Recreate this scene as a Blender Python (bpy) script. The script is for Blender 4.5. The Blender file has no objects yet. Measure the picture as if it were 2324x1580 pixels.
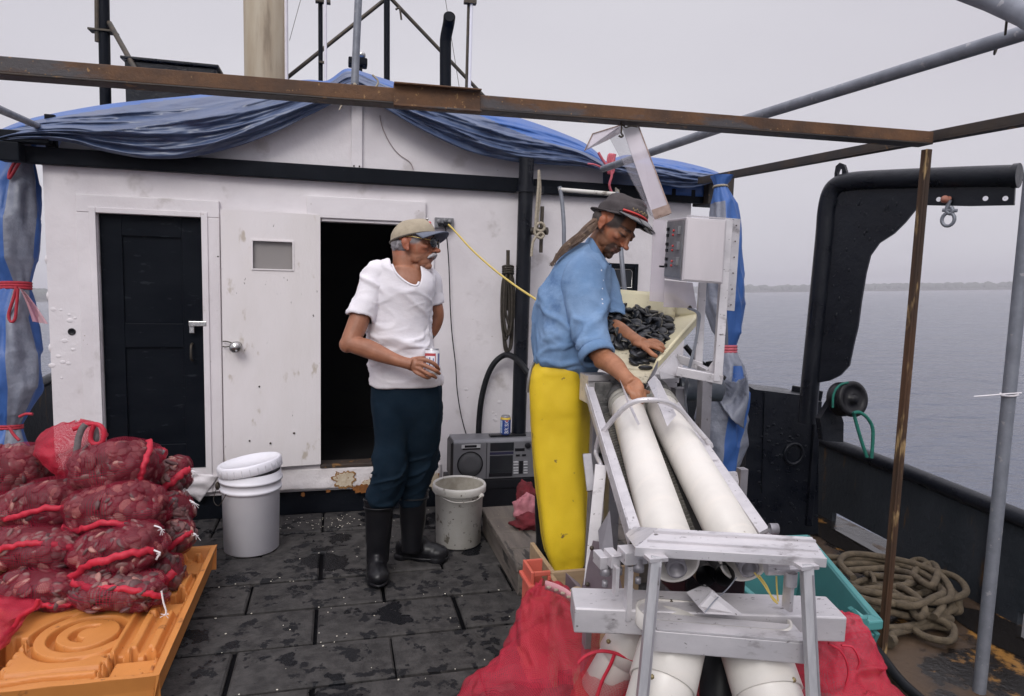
import bpy, math, random
import numpy as np
from mathutils import Vector, Matrix, noise as mnoise
random.seed(7); RNG = np.random.default_rng(7)
S = bpy.context.scene; COL = S.collection
R = math.radians; PI = math.pi

# ---------------------------------------------------------------- camera
FPX, CX, CY, CAMH = 1544.0, 1162.0, 790.0, 1.5          # focal length and centre in photo pixels (2324 wide); eye height
_y = Vector((-395, 173, -FPX)).normalized(); _z = Vector((412, 14710, FPX)).normalized()
_z = (_z - _y * _z.dot(_y)).normalized(); _x = _y.cross(_z)
ROT = Matrix((_x, _y, _z)); CAM = Vector((0, 0, CAMH))   # camera -> boat frame (X across, Y ahead, Z up)
cd = bpy.data.cameras.new('camera'); cam = bpy.data.objects.new('camera', cd); COL.objects.link(cam)
cd.sensor_width = 36; cd.lens = 36 * FPX / 2324; cd.clip_start = .02; cd.clip_end = 20000
cam.matrix_world = Matrix.Translation(CAM) @ ROT.to_4x4(); S.camera = cam

# ---------------------------------------------------------------- sky, sun, exposure
W = bpy.data.worlds.new('World'); S.world = W; W.use_nodes = True
nt = W.node_tree; nt.nodes.clear(); N = nt.nodes.new; L = nt.links.new
wo = N('ShaderNodeOutputWorld'); bg = N('ShaderNodeBackground'); sk = N('ShaderNodeTexSky')
sk.sky_type = 'NISHITA'; sk.sun_disc = False; sk.sun_elevation = R(39); sk.sun_rotation = R(205); sk.dust_density = 6; sk.air_density = 1.2
hs = N('ShaderNodeHueSaturation'); hs.inputs['Saturation'].default_value = .1
mx = N('ShaderNodeMix'); mx.data_type = 'RGBA'; mx.inputs[0].default_value = .9
tc = N('ShaderNodeTexCoord'); mp = N('ShaderNodeMapping'); mp.inputs['Scale'].default_value = (1, 1, 2.5); nz = N('ShaderNodeTexNoise'); nz.inputs['Scale'].default_value = 1.3; nz.inputs['Detail'].default_value = 3
cr = N('ShaderNodeValToRGB'); cr.color_ramp.elements[0].position = .3; cr.color_ramp.elements[1].position = .75
cr.color_ramp.elements[0].color = (6.9, 6.65, 7.4, 1); cr.color_ramp.elements[1].color = (8.2, 8.05, 8.65, 1)   # an even grey-white overcast
L(tc.outputs['Generated'], mp.inputs[0]); L(mp.outputs[0], nz.inputs['Vector']); L(nz.outputs['Fac'], cr.inputs[0])
L(sk.outputs[0], hs.inputs['Color']); L(hs.outputs[0], mx.inputs[6]); L(cr.outputs[0], mx.inputs[7])
sz = N('ShaderNodeSeparateXYZ'); L(tc.outputs['Generated'], sz.inputs[0]); mr = N('ShaderNodeMapRange'); mr.interpolation_type = 'SMOOTHSTEP'
for i, q in ((1, .36), (2, 1.0), (3, 1.0), (4, 2.5)): mr.inputs[i].default_value = q          # an overcast sky is brightest overhead
L(sz.outputs[2], mr.inputs[0]); vm = N('ShaderNodeVectorMath'); vm.operation = 'SCALE'; L(mx.outputs[2], vm.inputs[0]); L(mr.outputs[0], vm.inputs['Scale']); L(vm.outputs[0], bg.inputs[0]); bg.inputs[1].default_value = .1; L(bg.outputs[0], wo.inputs[0])
sd = bpy.data.lights.new('sun', 'SUN'); sd.energy = 1.5; sd.angle = R(25); sd.color = (1, .97, .93)
sun = bpy.data.objects.new('sun', sd); COL.objects.link(sun)
sun.rotation_euler = Vector((.36, .80, -.72)).to_track_quat('-Z', 'Y').to_euler()   # soft light from behind the camera, high
S.view_settings.view_transform = 'Standard'; S.view_settings.look = 'None'; S.view_settings.exposure = -.1; S.view_settings.gamma = 1
S.cycles.max_bounces = 8; S.cycles.transparent_max_bounces = 16; S.cycles.use_denoising = True

# ---------------------------------------------------------------- points from picture measurements
RT = np.array(ROT)
def ray(x, y): return ROT @ Vector((x - CX, -(y - CY), -FPX))
def P(x, y, d): return CAM + ray(x, y) * (d / FPX)           # at a depth along the view axis
def PX(x, y, X): r = ray(x, y); return CAM + r * (X / r.x)   # in a plane of constant X
def PY(x, y, Y): r = ray(x, y); return CAM + r * (Y / r.y)
def PZ(x, y, Z): r = ray(x, y); return CAM + r * ((Z - CAMH) / r.z)
RGT = ROT @ Vector((1, 0, 0)); UPV = ROT @ Vector((0, 1, 0)); FWD = ROT @ Vector((0, 0, -1))
def dep(p): return (Vector(p) - CAM).dot(FWD)

def proj(p): c = ROT.transposed() @ (Vector(p) - CAM); return CX - FPX * c.x / c.z, CY + FPX * c.y / c.z
def inpoly(x, y, pg):
    r_ = False; j = len(pg) - 1
    for i in range(len(pg)):
        if (pg[i][1] > y) != (pg[j][1] > y) and x < (pg[j][0] - pg[i][0]) * (y - pg[i][1]) / (pg[j][1] - pg[i][1]) + pg[i][0]: r_ = not r_
        j = i
    return r_

# ---------------------------------------------------------------- mesh builder
class MB:
    def __init__(s): s.v = []; s.f = []; s.sm = []; s.uv = []; s.mi = []; s.col = []; s.m = 0; s.c = (1, 1, 1)
    def add(s, vs, fs, smooth=False, uv=None):
        b = len(s.v); s.v += [tuple(p) for p in vs]
        s.uv += uv if uv else [(0, 0)] * len(vs); s.col += [s.c] * len(vs)
        s.f += [tuple(i + b for i in f) for f in fs]; s.sm += [smooth] * len(fs); s.mi += [s.m] * len(fs)
        return s
    def box(s, c, size, M=None):
        x, y, z = [h / 2 for h in size]; c = Vector(c)
        vs = [Vector((i * x, j * y, k * z)) for k in (-1, 1) for j in (-1, 1) for i in (-1, 1)]
        if M: vs = [M @ v for v in vs]
        return s.add([c + v for v in vs], [(0, 2, 3, 1), (4, 5, 7, 6), (0, 1, 5, 4), (2, 6, 7, 3), (0, 4, 6, 2), (1, 3, 7, 5)])
    def bb(s, a, b): a, b = Vector(a), Vector(b); return s.box((a + b) / 2, [abs(t) for t in b - a])
    def beam(s, p0, p1, w, h, up=(0, 0, 1)):
        p0, p1 = Vector(p0), Vector(p1); z = (p1 - p0); l = z.length; z.normalize(); up = Vector(up)
        x = z.cross(up); x = x.normalized() if x.length > 1e-6 else Vector((1, 0, 0)); y = x.cross(z)
        return s.box((p0 + p1) / 2, (w, h, l), Matrix((x, y, z)).transposed())
    def hexa(s, q): return s.add(q, [(3, 2, 1, 0), (4, 5, 6, 7), (0, 1, 5, 4), (1, 2, 6, 5), (2, 3, 7, 6), (3, 0, 4, 7)])   # 4 + 4 corner points
    def prism(s, poly, ext, smooth=False):
        n = len(poly); e = Vector(ext); a = [Vector(p) for p in poly]
        s.add(a + [p + e for p in a], [tuple(range(n - 1, -1, -1)), tuple(range(n, 2 * n))])
        return s.add(a + [p + e for p in a], [(i, (i + 1) % n, n + (i + 1) % n, n + i) for i in range(n)], smooth)
    def tube(s, pts, r, n=10, closed=False, caps=True, flat=1.0):
        pts = [Vector(p) for p in pts]; m = len(pts); rs = r if isinstance(r, (list, tuple)) else [r] * m
        vs = []; uv = []; nx = None; acc = 0
        for i in range(m):
            t = (pts[(i + 1) % m] - pts[i - 1]) if closed else (pts[min(i + 1, m - 1)] - pts[max(i - 1, 0)])
            t = t.normalized() if t.length > 1e-9 else Vector((0, 0, 1))
            if nx is None:
                a = Vector((0, 0, 1)) if abs(t.z) < .9 else Vector((0, 1, 0)); nx = t.cross(a).normalized()
            else: nx = (nx - t * nx.dot(t)).normalized()
            ny = t.cross(nx)
            if i: acc += (pts[i] - pts[i - 1]).length
            for k in range(n):
                th = 2 * PI * k / n; vs.append(pts[i] + nx * (math.cos(th) * rs[i]) + ny * (math.sin(th) * rs[i] * flat)); uv.append((acc, k / n))
        fs = []
        for i in range(m if closed else m - 1):
            j = (i + 1) % m
            for k in range(n): fs.append((i * n + k, i * n + (k + 1) % n, j * n + (k + 1) % n, j * n + k))
        s.add(vs, fs, True, uv)
        if caps and not closed:
            s.add(vs[:n], [tuple(range(n - 1, -1, -1))]); s.add(vs[-n:], [tuple(range(n))])
        return s
    def lathe(s, o, prof, n=28, ax=(0, 0, 1)):
        o = Vector(o); az = Vector(ax).normalized(); a = Vector((1, 0, 0)) if abs(az.x) < .9 else Vector((0, 1, 0))
        axx = (a - az * a.dot(az)).normalized(); ay = az.cross(axx); m = len(prof)
        vs = [o + axx * (math.cos(2 * PI * k / n) * r) + ay * (math.sin(2 * PI * k / n) * r) + az * h for r, h in prof for k in range(n)]
        fs = [(i * n + k, i * n + (k + 1) % n, (i + 1) * n + (k + 1) % n, (i + 1) * n + k) for i in range(m - 1) for k in range(n)]
        uv = [(k / n, h) for r, h in prof for k in range(n)]
        return s.add(vs, fs, True, uv)
    def ell(s, c, r, M=None, nu=16, nv=10, cut=None):
        c = Vector(c); vs = []
        for j in range(nv + 1):
            ph = PI * j / nv - PI / 2
            for i in range(nu):
                th = 2 * PI * i / nu; v = Vector((r[0] * math.cos(ph) * math.cos(th), r[1] * math.cos(ph) * math.sin(th), r[2] * math.sin(ph)))
                if cut is not None and v.z < cut: v.z = cut
                vs.append(c + (M @ v if M else v))
        fs = [(j * nu + i, j * nu + (i + 1) % nu, (j + 1) * nu + (i + 1) % nu, (j + 1) * nu + i) for j in range(nv) for i in range(nu)]
        return s.add(vs, fs, True)
    def loft(s, rings, caps=True, closed=True, uvs=None):
        n = len(rings[0]); m = len(rings); vs = [Vector(p) for r in rings for p in r]; k1 = n if closed else n - 1
        fs = [(i * n + k, i * n + (k + 1) % n, (i + 1) * n + (k + 1) % n, (i + 1) * n + k) for i in range(m - 1) for k in range(k1)]
        s.add(vs, fs, True, uvs)
        if caps and closed: s.add(rings[0], [tuple(range(n - 1, -1, -1))]); s.add(rings[-1], [tuple(range(n))])
        return s
    def grid(s, fn, nu, nv, us=1, vs_=1, mi=None):
        vs = []; uv = []
        for j in range(nv + 1):
            for i in range(nu + 1): vs.append(fn(i / nu, j / nv)); uv.append((i / nu * us, j / nv * vs_))
        b = len(s.f); s.add(vs, [(j * (nu + 1) + i, j * (nu + 1) + i + 1, (j + 1) * (nu + 1) + i + 1, (j + 1) * (nu + 1) + i) for j in range(nv) for i in range(nu)], True, uv)
        if mi:
            for j in range(nv):
                for i in range(nu): s.mi[b + j * nu + i] = mi((i + .5) / nu, (j + .5) / nv)
        return s
    def mesh(s, name='mesh'):
        me = bpy.data.meshes.new(name); me.from_pydata(s.v, [], s.f)
        me.polygons.foreach_set('use_smooth', s.sm); me.polygons.foreach_set('material_index', s.mi)
        if any(u != (0, 0) for u in s.uv):
            ul = me.uv_layers.new(name='UVMap'); li = np.empty(len(me.loops), int); me.loops.foreach_get('vertex_index', li)
            ul.data.foreach_set('uv', np.array(s.uv, float)[li].ravel())
        if any(c != (1, 1, 1) for c in s.col):
            ca = me.color_attributes.new('Col', 'FLOAT_COLOR', 'POINT'); ca.data.foreach_set('color', np.c_[np.array(s.col), np.ones(len(s.col))].ravel())
        return me

def fuse(mb, voxel, sm=6, fac=.5, name='body'):
    """union of overlapping closed shells as one continuous surface"""
    o = bpy.data.objects.new('fusing', mb.mesh('fusing')); COL.objects.link(o)
    m = o.modifiers.new('r', 'REMESH'); m.mode = 'VOXEL'; m.voxel_size = voxel; m.use_smooth_shade = True
    if sm: k = o.modifiers.new('s', 'SMOOTH'); k.iterations = sm; k.factor = fac
    dg = bpy.context.evaluated_depsgraph_get(); dg.update()
    me = bpy.data.meshes.new_from_object(o.evaluated_get(dg)); me.name = name
    old = o.data; bpy.data.objects.remove(o); bpy.data.meshes.remove(old)
    me.polygons.foreach_set('use_smooth', [True] * len(me.polygons)); return me
def co(me): a = np.empty(len(me.vertices) * 3); me.vertices.foreach_get('co', a); return a.reshape(-1, 3)
def setco(me, a): me.vertices.foreach_set('co', np.asarray(a, float).ravel()); me.update()
def nrm(me): a = np.empty(len(me.vertices) * 3); me.vertex_normals.foreach_get('vector', a); return a.reshape(-1, 3)
def paint(me, cols): ca = me.color_attributes.new('Col', 'FLOAT_COLOR', 'POINT'); ca.data.foreach_set('color', np.c_[cols, np.ones(len(cols))].ravel())
def keep(me, mask):
    """drop the faces whose vertices are not all kept"""
    f = [p.vertices[:] for p in me.polygons]; v = co(me); idx = -np.ones(len(v), int); idx[mask] = np.arange(mask.sum())
    nf = [tuple(int(idx[i]) for i in t) for t in f if all(mask[i] for i in t)]
    cnt = {}
    for t in nf:
        for a, b in zip(t, t[1:] + t[:1]): k = (min(a, b), max(a, b)); cnt[k] = cnt.get(k, 0) + 1
    nb = {}
    for (a, b), c in cnt.items():
        if c == 1: nb.setdefault(a, []).append(b); nb.setdefault(b, []).append(a)
    v2 = v[mask]
    for _ in range(14):                      # an even cut edge
        w = v2.copy()
        for a, l in nb.items(): w[a] = .4 * v2[a] + .6 * v2[l].mean(0)
        v2 = w
    n = bpy.data.meshes.new(me.name); n.from_pydata(v2.tolist(), [], nf); n.polygons.foreach_set('use_smooth', [True] * len(nf)); bpy.data.meshes.remove(me); return n

def obj(name, mb, mats, parent=None, bevel=0, solid=0, label=None, off=0):
    me = mb.mesh(name) if isinstance(mb, MB) else mb
    me.name = name
    a = co(me); lo, hi = a.min(0), a.max(0); c = Vector(((lo[0] + hi[0]) / 2, (lo[1] + hi[1]) / 2, lo[2]))
    setco(me, a - np.array(c))
    for m in (mats if isinstance(mats, (list, tuple)) else [mats]): me.materials.append(m)
    o = bpy.data.objects.new(name, me); COL.objects.link(o); o.location = c
    if parent:
        o.parent = parent
        L0 = Vector(parent['_w']); o.matrix_parent_inverse = Matrix.Translation(-L0)
    o['_w'] = tuple(c)
    if solid: k = o.modifiers.new('thickness', 'SOLIDIFY'); k.thickness = solid; k.offset = off
    if bevel: k = o.modifiers.new('edges', 'BEVEL'); k.width = bevel; k.segments = 2; k.limit_method = 'ANGLE'; k.angle_limit = R(40); k.harden_normals = False
    if label: o['label'] = label
    return o
def tag(o, label, cat, group=None, kind=None):
    o['label'] = label; o['category'] = cat
    if group: o['group'] = group
    if kind: o['kind'] = kind
    return o
def thing(name, label, cat, loc=(0, 0, 0), group=None):
    o = bpy.data.objects.new(name, None); COL.objects.link(o); o.empty_display_size = .1; o.location = loc; o['_w'] = tuple(Vector(loc))
    return tag(o, label, cat, group)
def cr_(pts, k=8, closed=False):
    """smooth curve through points"""
    p = [Vector(q) for q in pts]; m = len(p); out = []
    for i in range(m if closed else m - 1):
        a, b, c, d = (p[(i - 1) % m], p[i], p[(i + 1) % m], p[(i + 2) % m]) if closed else (p[max(i - 1, 0)], p[i], p[i + 1], p[min(i + 2, m - 1)])
        for j in range(k):
            t = j / k; out.append(.5 * ((2 * b) + (c - a) * t + (2 * a - 5 * b + 4 * c - d) * t * t + (3 * b - a - 3 * c + d) * t ** 3))
    if not closed: out.append(p[-1])
    return out
def crs(vals, k=8): return [v.x for v in cr_([Vector((a, 0, 0)) for a in vals], k)]

# ---------------------------------------------------------------- materials
MATS = {}
def M(name, c, c2=None, s=6, c3=None, s3=30, t3=.6, w3=.06, c4=None, s4=90, t4=.66, w4=.04, rough=.5, r2=None, metal=0, bump=0, bs=60, bd=.004, coat=0, alpha=None, st=(1, 1, 1), col=False, st3=None, net=None, spec=.5, sheen=0, r3=None, emit=0, rot=None):
    m = bpy.data.materials.new(name); m.use_nodes = True; t = m.node_tree; n = t.nodes; l = t.links.new
    b = n['Principled BSDF']; tcn = n.new('ShaderNodeTexCoord'); src = tcn.outputs['Object']
    def mapped(sc):
        q = n.new('ShaderNodeMapping'); q.inputs['Scale'].default_value = sc
        if rot: q.inputs['Rotation'].default_value = rot
        l(src, q.inputs[0]); return q.outputs[0]
    vec = mapped(st)
    def noi(sc, v=vec, det=5, ro=.6):
        q = n.new('ShaderNodeTexNoise'); q.inputs['Scale'].default_value = sc; q.inputs['Detail'].default_value = det; q.inputs['Roughness'].default_value = ro; l(v, q.inputs['Vector']); return q.outputs['Fac']
    def rng(f, a, bb):
        q = n.new('ShaderNodeMapRange'); q.interpolation_type = 'SMOOTHSTEP'; q.inputs[1].default_value = a; q.inputs[2].default_value = bb; l(f, q.inputs[0]); return q.outputs[0]
    def mix(f, A, B):
        q = n.new('ShaderNodeMix'); q.data_type = 'RGBA'; l(f, q.inputs[0])
        for i, z in ((6, A), (7, B)):
            if isinstance(z, (tuple, list)): q.inputs[i].default_value = (*z[:3], 1)
            else: l(z, q.inputs[i])
        return q.outputs[2]
    def mixf(f, A, B):
        q = n.new('ShaderNodeMix'); l(f, q.inputs[0])
        for i, z in ((2, A), (3, B)):
            if isinstance(z, (int, float)): q.inputs[i].default_value = z
            else: l(z, q.inputs[i])
        return q.outputs[0]
    base = tuple(c); rg = rough
    if c2: f1 = rng(noi(s), .3, .7); base = mix(f1, c, c2); rg = mixf(f1, rough, r2 if r2 is not None else rough)
    if c3:
        f3 = rng(noi(s3, mapped(st3) if st3 else vec), t3, t3 + w3); base = mix(f3, base, c3)
        if r3 is not None: rg = mixf(f3, rg, r3)
    if c4: f4 = rng(noi(s4), t4, t4 + w4); base = mix(f4, base, c4)
    if col:
        at = n.new('ShaderNodeAttribute'); at.attribute_name = 'Col'
        q = n.new('ShaderNodeMix'); q.data_type = 'RGBA'; q.blend_type = 'MULTIPLY'; q.inputs[0].default_value = 1
        l(at.outputs['Color'], q.inputs[7])
        if isinstance(base, tuple): q.inputs[6].default_value = (*base[:3], 1)
        else: l(base, q.inputs[6])
        base = q.outputs[2]
    if isinstance(base, tuple): b.inputs['Base Color'].default_value = (*base[:3], 1)
    else: l(base, b.inputs['Base Color'])
    if isinstance(rg, (int, float)): b.inputs['Roughness'].default_value = rg
    else: l(rg, b.inputs['Roughness'])
    b.inputs['Metallic'].default_value = metal; b.inputs['Coat Weight'].default_value = coat; b.inputs['Coat Roughness'].default_value = .15; b.inputs['Specular IOR Level'].default_value = spec; b.inputs['Sheen Weight'].default_value = sheen
    if bump:
        q = n.new('ShaderNodeBump'); q.inputs['Strength'].default_value = bump; q.inputs['Distance'].default_value = bd; l(noi(bs, vec, 6, .65), q.inputs['Height']); l(q.outputs[0], b.inputs['Normal'])
    if alpha is not None: b.inputs['Alpha'].default_value = alpha
    if net:
        # a woven net: threads along both directions of the cloth, holes between them
        uvn = n.new('ShaderNodeUVMap'); sp = n.new('ShaderNodeSeparateXYZ'); l(uvn.outputs[0], sp.inputs[0]); outs = []
        for ax in (0, 1):
            w = n.new('ShaderNodeMath'); w.operation = 'MULTIPLY'; w.inputs[1].default_value = 1 / net[0]; l(sp.outputs[ax], w.inputs[0])
            fr = n.new('ShaderNodeMath'); fr.operation = 'FRACT'; l(w.outputs[0], fr.inputs[0])
            lt = n.new('ShaderNodeMath'); lt.operation = 'LESS_THAN'; lt.inputs[1].default_value = net[1]; l(fr.outputs[0], lt.inputs[0]); outs.append(lt.outputs[0])
        mm = n.new('ShaderNodeMath'); mm.operation = 'MAXIMUM'; l(outs[0], mm.inputs[0]); l(outs[1], mm.inputs[1]); l(mm.outputs[0], b.inputs['Alpha'])
    MATS[name] = m; return m

white_paint = M('white_paint', (.77, .735, .755), (.69, .65, .67), s=2.2, c3=(.57, .53, .53), s3=5, t3=.58, w3=.14, c4=(.24, .18, .13), s4=38, t4=.71, w4=.03, rough=.45, r2=.6, bump=.35, bs=14, bd=.012)
rusty_white = M('rusty_white_paint', (.74, .71, .72), (.68, .64, .64), s=3, c3=(.30, .12, .035), s3=5.5, t3=.60, w3=.04, c4=(.06, .025, .015), s4=16, t4=.66, rough=.5, bump=.6, bs=18, bd=.015)
door_white = M('worn_white_door_paint', (.79, .75, .76), (.72, .68, .67), s=2.5, c3=(.52, .46, .40), s3=9, t3=.61, w3=.1, c4=(.12, .10, .09), s4=50, t4=.70, w4=.02, rough=.5, bump=.4, bs=40, bd=.004, st=(1, 1, .35), st3=(1, 1, .5))
black_paint = M('black_paint', (.004, .0055, .009), (.008, .010, .015), s=5, c3=(.05, .055, .065), s3=30, t3=.68, w3=.06, rough=.45, r2=.6, bump=.35, bs=30, bd=.006, spec=.10)
tar_paint = M('thick_black_paint', (.004, .005, .009), (.008, .010, .015), s=6, rough=.24, r2=.42, bump=.45, bs=14, bd=.012, spec=.3)
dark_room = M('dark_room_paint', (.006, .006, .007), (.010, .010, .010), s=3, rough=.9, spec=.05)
tarp_blue = M('blue_tarp', (.035, .10, .31), (.05, .13, .38), s=7, rough=.35, r2=.5, bump=.35, bs=35, bd=.006, spec=.4)
tarp_grey = M('grey_side_of_tarp', (.035, .058, .13), (.07, .105, .20), s=6, rough=.33, r2=.46, bump=.35, bs=20, bd=.008, spec=.75)
tarp_silver = M('silver_side_of_tarp', (.23, .245, .30), (.15, .165, .215), s=14, rough=.35, r2=.5, bump=.6, bs=30, bd=.01)
rust = M('rusted_steel', (.14, .066, .028), (.07, .037, .022), s=9, c3=(.075, .068, .07), s3=9, t3=.52, w3=.1, c4=(.30, .17, .07), s4=60, t4=.63, rough=.75, bump=.6, bs=70, bd=.004, st3=(.3, 1, 1))
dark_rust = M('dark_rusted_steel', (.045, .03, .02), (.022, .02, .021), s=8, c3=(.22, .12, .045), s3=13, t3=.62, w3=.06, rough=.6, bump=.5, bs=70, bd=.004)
post_rust = M('streaked_rusted_steel', (.085, .038, .016), (.025, .017, .012), s=5, c3=(.36, .24, .11), s3=16, t3=.54, w3=.1, rough=.7, bump=.5, bs=60, bd=.004, st=(1, 1, .25))
galv = M('galvanised_pipe', (.23, .245, .28), (.17, .18, .21), s=14, c3=(.33, .33, .35), s3=40, t3=.62, rough=.45, r2=.6, metal=.35, bump=.2, bs=80, bd=.002)
iron = M('dark_iron', (.05, .046, .04), (.09, .07, .05), s=20, rough=.55, metal=.5, bump=.3, bs=60)
alu = M('weathered_aluminium', (.66, .635, .65), (.47, .455, .475), s=7, c3=(.33, .31, .32), s3=22, t3=.57, w3=.14, c4=(.12, .105, .105), s4=85, t4=.64, w4=.05, rough=.36, r2=.55, metal=.42, bump=.12, bs=50, bd=.002, st=(.5, 1, 1))
alu_dark = M('dull_aluminium', (.30, .29, .31), (.22, .21, .23), s=9, c3=(.12, .11, .11), s3=30, t3=.62, w3=.1, rough=.5, metal=.5, bump=.15, bs=60, bd=.003)
alu_plate = M('scuffed_plate', (.12, .09, .105), (.17, .14, .15), s=7, rough=.5, metal=.4)
alu_box = M('brushed_cabinet_metal', (.50, .465, .485), (.42, .395, .415), s=5, c3=(.40, .37, .38), s3=12, t3=.6, w3=.15, rough=.42, metal=.35, st=(1, 1, .2))
pvc = M('white_plastic_pipe', (.68, .65, .605), (.61, .58, .54), s=6, c3=(.70, .655, .60), s3=5, t3=.48, w3=.35, c4=(.40, .36, .30), s4=60, t4=.70, w4=.04, rough=.32, r2=.45, bump=.06, bs=30, st3=(.5, 7, .5))
bucket_white = M('white_bucket_plastic', (.84, .83, .88), (.78, .77, .83), s=5, c3=(.45, .43, .43), s3=22, t3=.70, w3=.05, rough=.35, r2=.5)
bucket_dirty = M('dirty_bucket_plastic', (.60, .585, .56), (.50, .48, .44), s=6, c3=(.20, .18, .15), s3=17, t3=.60, w3=.06, c4=(.08, .07, .06), s4=55, t4=.64, rough=.55, bump=.1, bs=40)
bucket_inner = M('muddy_bucket_inside', (.46, .43, .37), (.30, .27, .22), s=12, rough=.7)
cream = M('cream_fibreglass', (.78, .71, .47), (.72, .66, .46), s=5, c3=(.50, .45, .33), s3=14, t3=.60, w3=.1, c4=(.20, .17, .12), s4=70, t4=.68, rough=.4, bump=.15, bs=40)
dirty_cream = M('muddy_cream_fibreglass', (.62, .56, .41), (.42, .38, .29), s=9, c3=(.12, .11, .08), s3=24, t3=.58, w3=.08, rough=.55, bump=.3, bs=40)
orange = M('orange_plastic', (.64, .255, .062), (.55, .21, .05), s=4, c3=(.30, .11, .03), s3=13, t3=.62, w3=.1, c4=(.13, .06, .03), s4=70, t4=.68, rough=.5, bump=.12, bs=60)
rubber = M('black_rubber', (.005, .005, .007), (.010, .010, .012), s=10, rough=.30, r2=.45, bump=.15, bs=30, spec=.3)
hose_m = M('black_hose', (.008, .009, .011), (.014, .015, .018), s=10, rough=.45, spec=.2)
wood_grey = M('weathered_wood', (.16, .135, .115), (.10, .085, .075), s=7, c3=(.04, .035, .032), s3=5, t3=.55, w3=.08, c4=(.27, .22, .17), s4=30, t4=.66, rough=.75, bump=.6, bs=40, bd=.005, st=(3, .5, 3))
wood_tan = M('bare_wood', (.38, .27, .16), (.30, .20, .12), s=8, rough=.7, bump=.3, bs=40, st=(.4, 3, 3))
teal = M('teal_plastic', (.05, .185, .185), (.04, .15, .155), s=5, c3=(.10, .24, .235), s3=30, t3=.66, rough=.45, bump=.08, bs=30)
coral = M('coral_plastic', (.62, .13, .09), (.50, .10, .07), s=6, rough=.5)
rope_tan = M('weathered_rope', (.125, .095, .06), (.07, .053, .034), s=30, rough=.9, bump=1.0, bs=120, bd=.006)
rope_white = M('pale_rope', (.42, .37, .29), (.30, .26, .20), s=60, rough=.9, bump=.9, bs=200, bd=.003)
rope_dark = M('dark_rope', (.035, .03, .024), (.06, .05, .04), s=60, rough=.9, bump=.9, bs=200, bd=.003)
rope_red = M('red_cord', (.46, .03, .05), (.34, .02, .04), s=50, rough=.7, bump=.6, bs=200, bd=.002)
rope_pink = M('faded_pink_cord', (.55, .13, .17), (.46, .09, .12), s=50, rough=.7, bump=.6, bs=200, bd=.002)
rope_green = M('green_rope', (.01, .16, .115), (.008, .10, .08), s=60, rough=.8, bump=.8, bs=200, bd=.002)
yellow_cord = M('yellow_cable', (.62, .47, .13), rough=.5)
net_red = M('red_net', (.54, .018, .05), (.36, .010, .03), s=9, rough=.65, net=(.0046, .30))
net_sack = M('red_sack_net', (.32, .014, .042), (.23, .010, .030), s=9, rough=.7, net=(.0036, .21), spec=.2)
net_bright = M('bright_red_net', (.56, .018, .05), (.40, .010, .034), s=7, rough=.6, net=(.004, .36))
seam_red = M('red_sack_binding', (.56, .018, .045), (.42, .012, .035), s=40, rough=.6, bump=.3, bs=140, bd=.003)
tie_white = M('white_string', (.75, .72, .74), rough=.8)
shells = M('clam_shells', (1, 1, 1), (.75, .75, .75), s=60, rough=.55, bump=.25, bs=90, bd=.002, col=True)
mussel_m = M('black_clam_shell', (.008, .009, .012), (.018, .020, .026), s=30, c3=(.06, .06, .06), s3=60, t3=.64, rough=.32, r2=.5, bump=.4, bs=50, bd=.003)
mussel_rim = M('pale_shell_edge', (.26, .24, .19), (.12, .11, .10), s=60, rough=.6)
acrylic = M('scratched_clear_acrylic', (.62, .60, .66), (.52, .50, .56), s=5, rough=.12, alpha=.24)
acrylic_milky = M('milky_clear_acrylic', (.66, .60, .65), (.58, .53, .58), s=5, rough=.15, alpha=.58)
edge_rust = M('dirty_plastic_edge', (.36, .26, .22), (.22, .15, .12), s=30, rough=.6)
glass_dark = M('dark_glass', (.02, .022, .026), rough=.08)
pane_m = M('frosted_pane', (.29, .27, .26), (.24, .225, .22), s=2, rough=.3)
chrome = M('worn_chrome', (.55, .54, .53), (.38, .37, .36), s=20, rough=.2, metal=.9)
stack_m = M('buff_painted_stack', (.36, .31, .23), (.26, .20, .13), s=3, c3=(.15, .11, .07), s3=5, t3=.52, w3=.2, c4=(.08, .06, .045), s4=22, t4=.68, rough=.6, bump=.2, bs=30, st=(2, 2, .25))
bb_grey = M('grey_plastic_case', (.17, .17, .185), (.15, .15, .165), s=8, rough=.42, metal=.1)
bb_dark = M('dark_plastic', (.010, .010, .013), (.015, .015, .018), s=8, rough=.35, spec=.2)
bb_cone = M('speaker_mesh', (.06, .06, .066), (.08, .08, .088), s=300, rough=.6, bump=.5, bs=400)
btn_m = M('pale_button', (.45, .45, .47), rough=.4)
grey_box = M('grey_metal_box', (.24, .24, .255), (.19, .19, .20), s=20, rough=.5, metal=.3)
bulwark_m = M('dark_bulwark_paint', (.020, .025, .031), (.032, .037, .045), s=3, c3=(.10, .055, .022), s3=6, t3=.60, w3=.09, c4=(.012, .012, .014), s4=30, t4=.66, rough=.5, r2=.65, bump=.6, bs=22, bd=.012, st3=(1.6, 1.6, .35), spec=.25)
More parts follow.
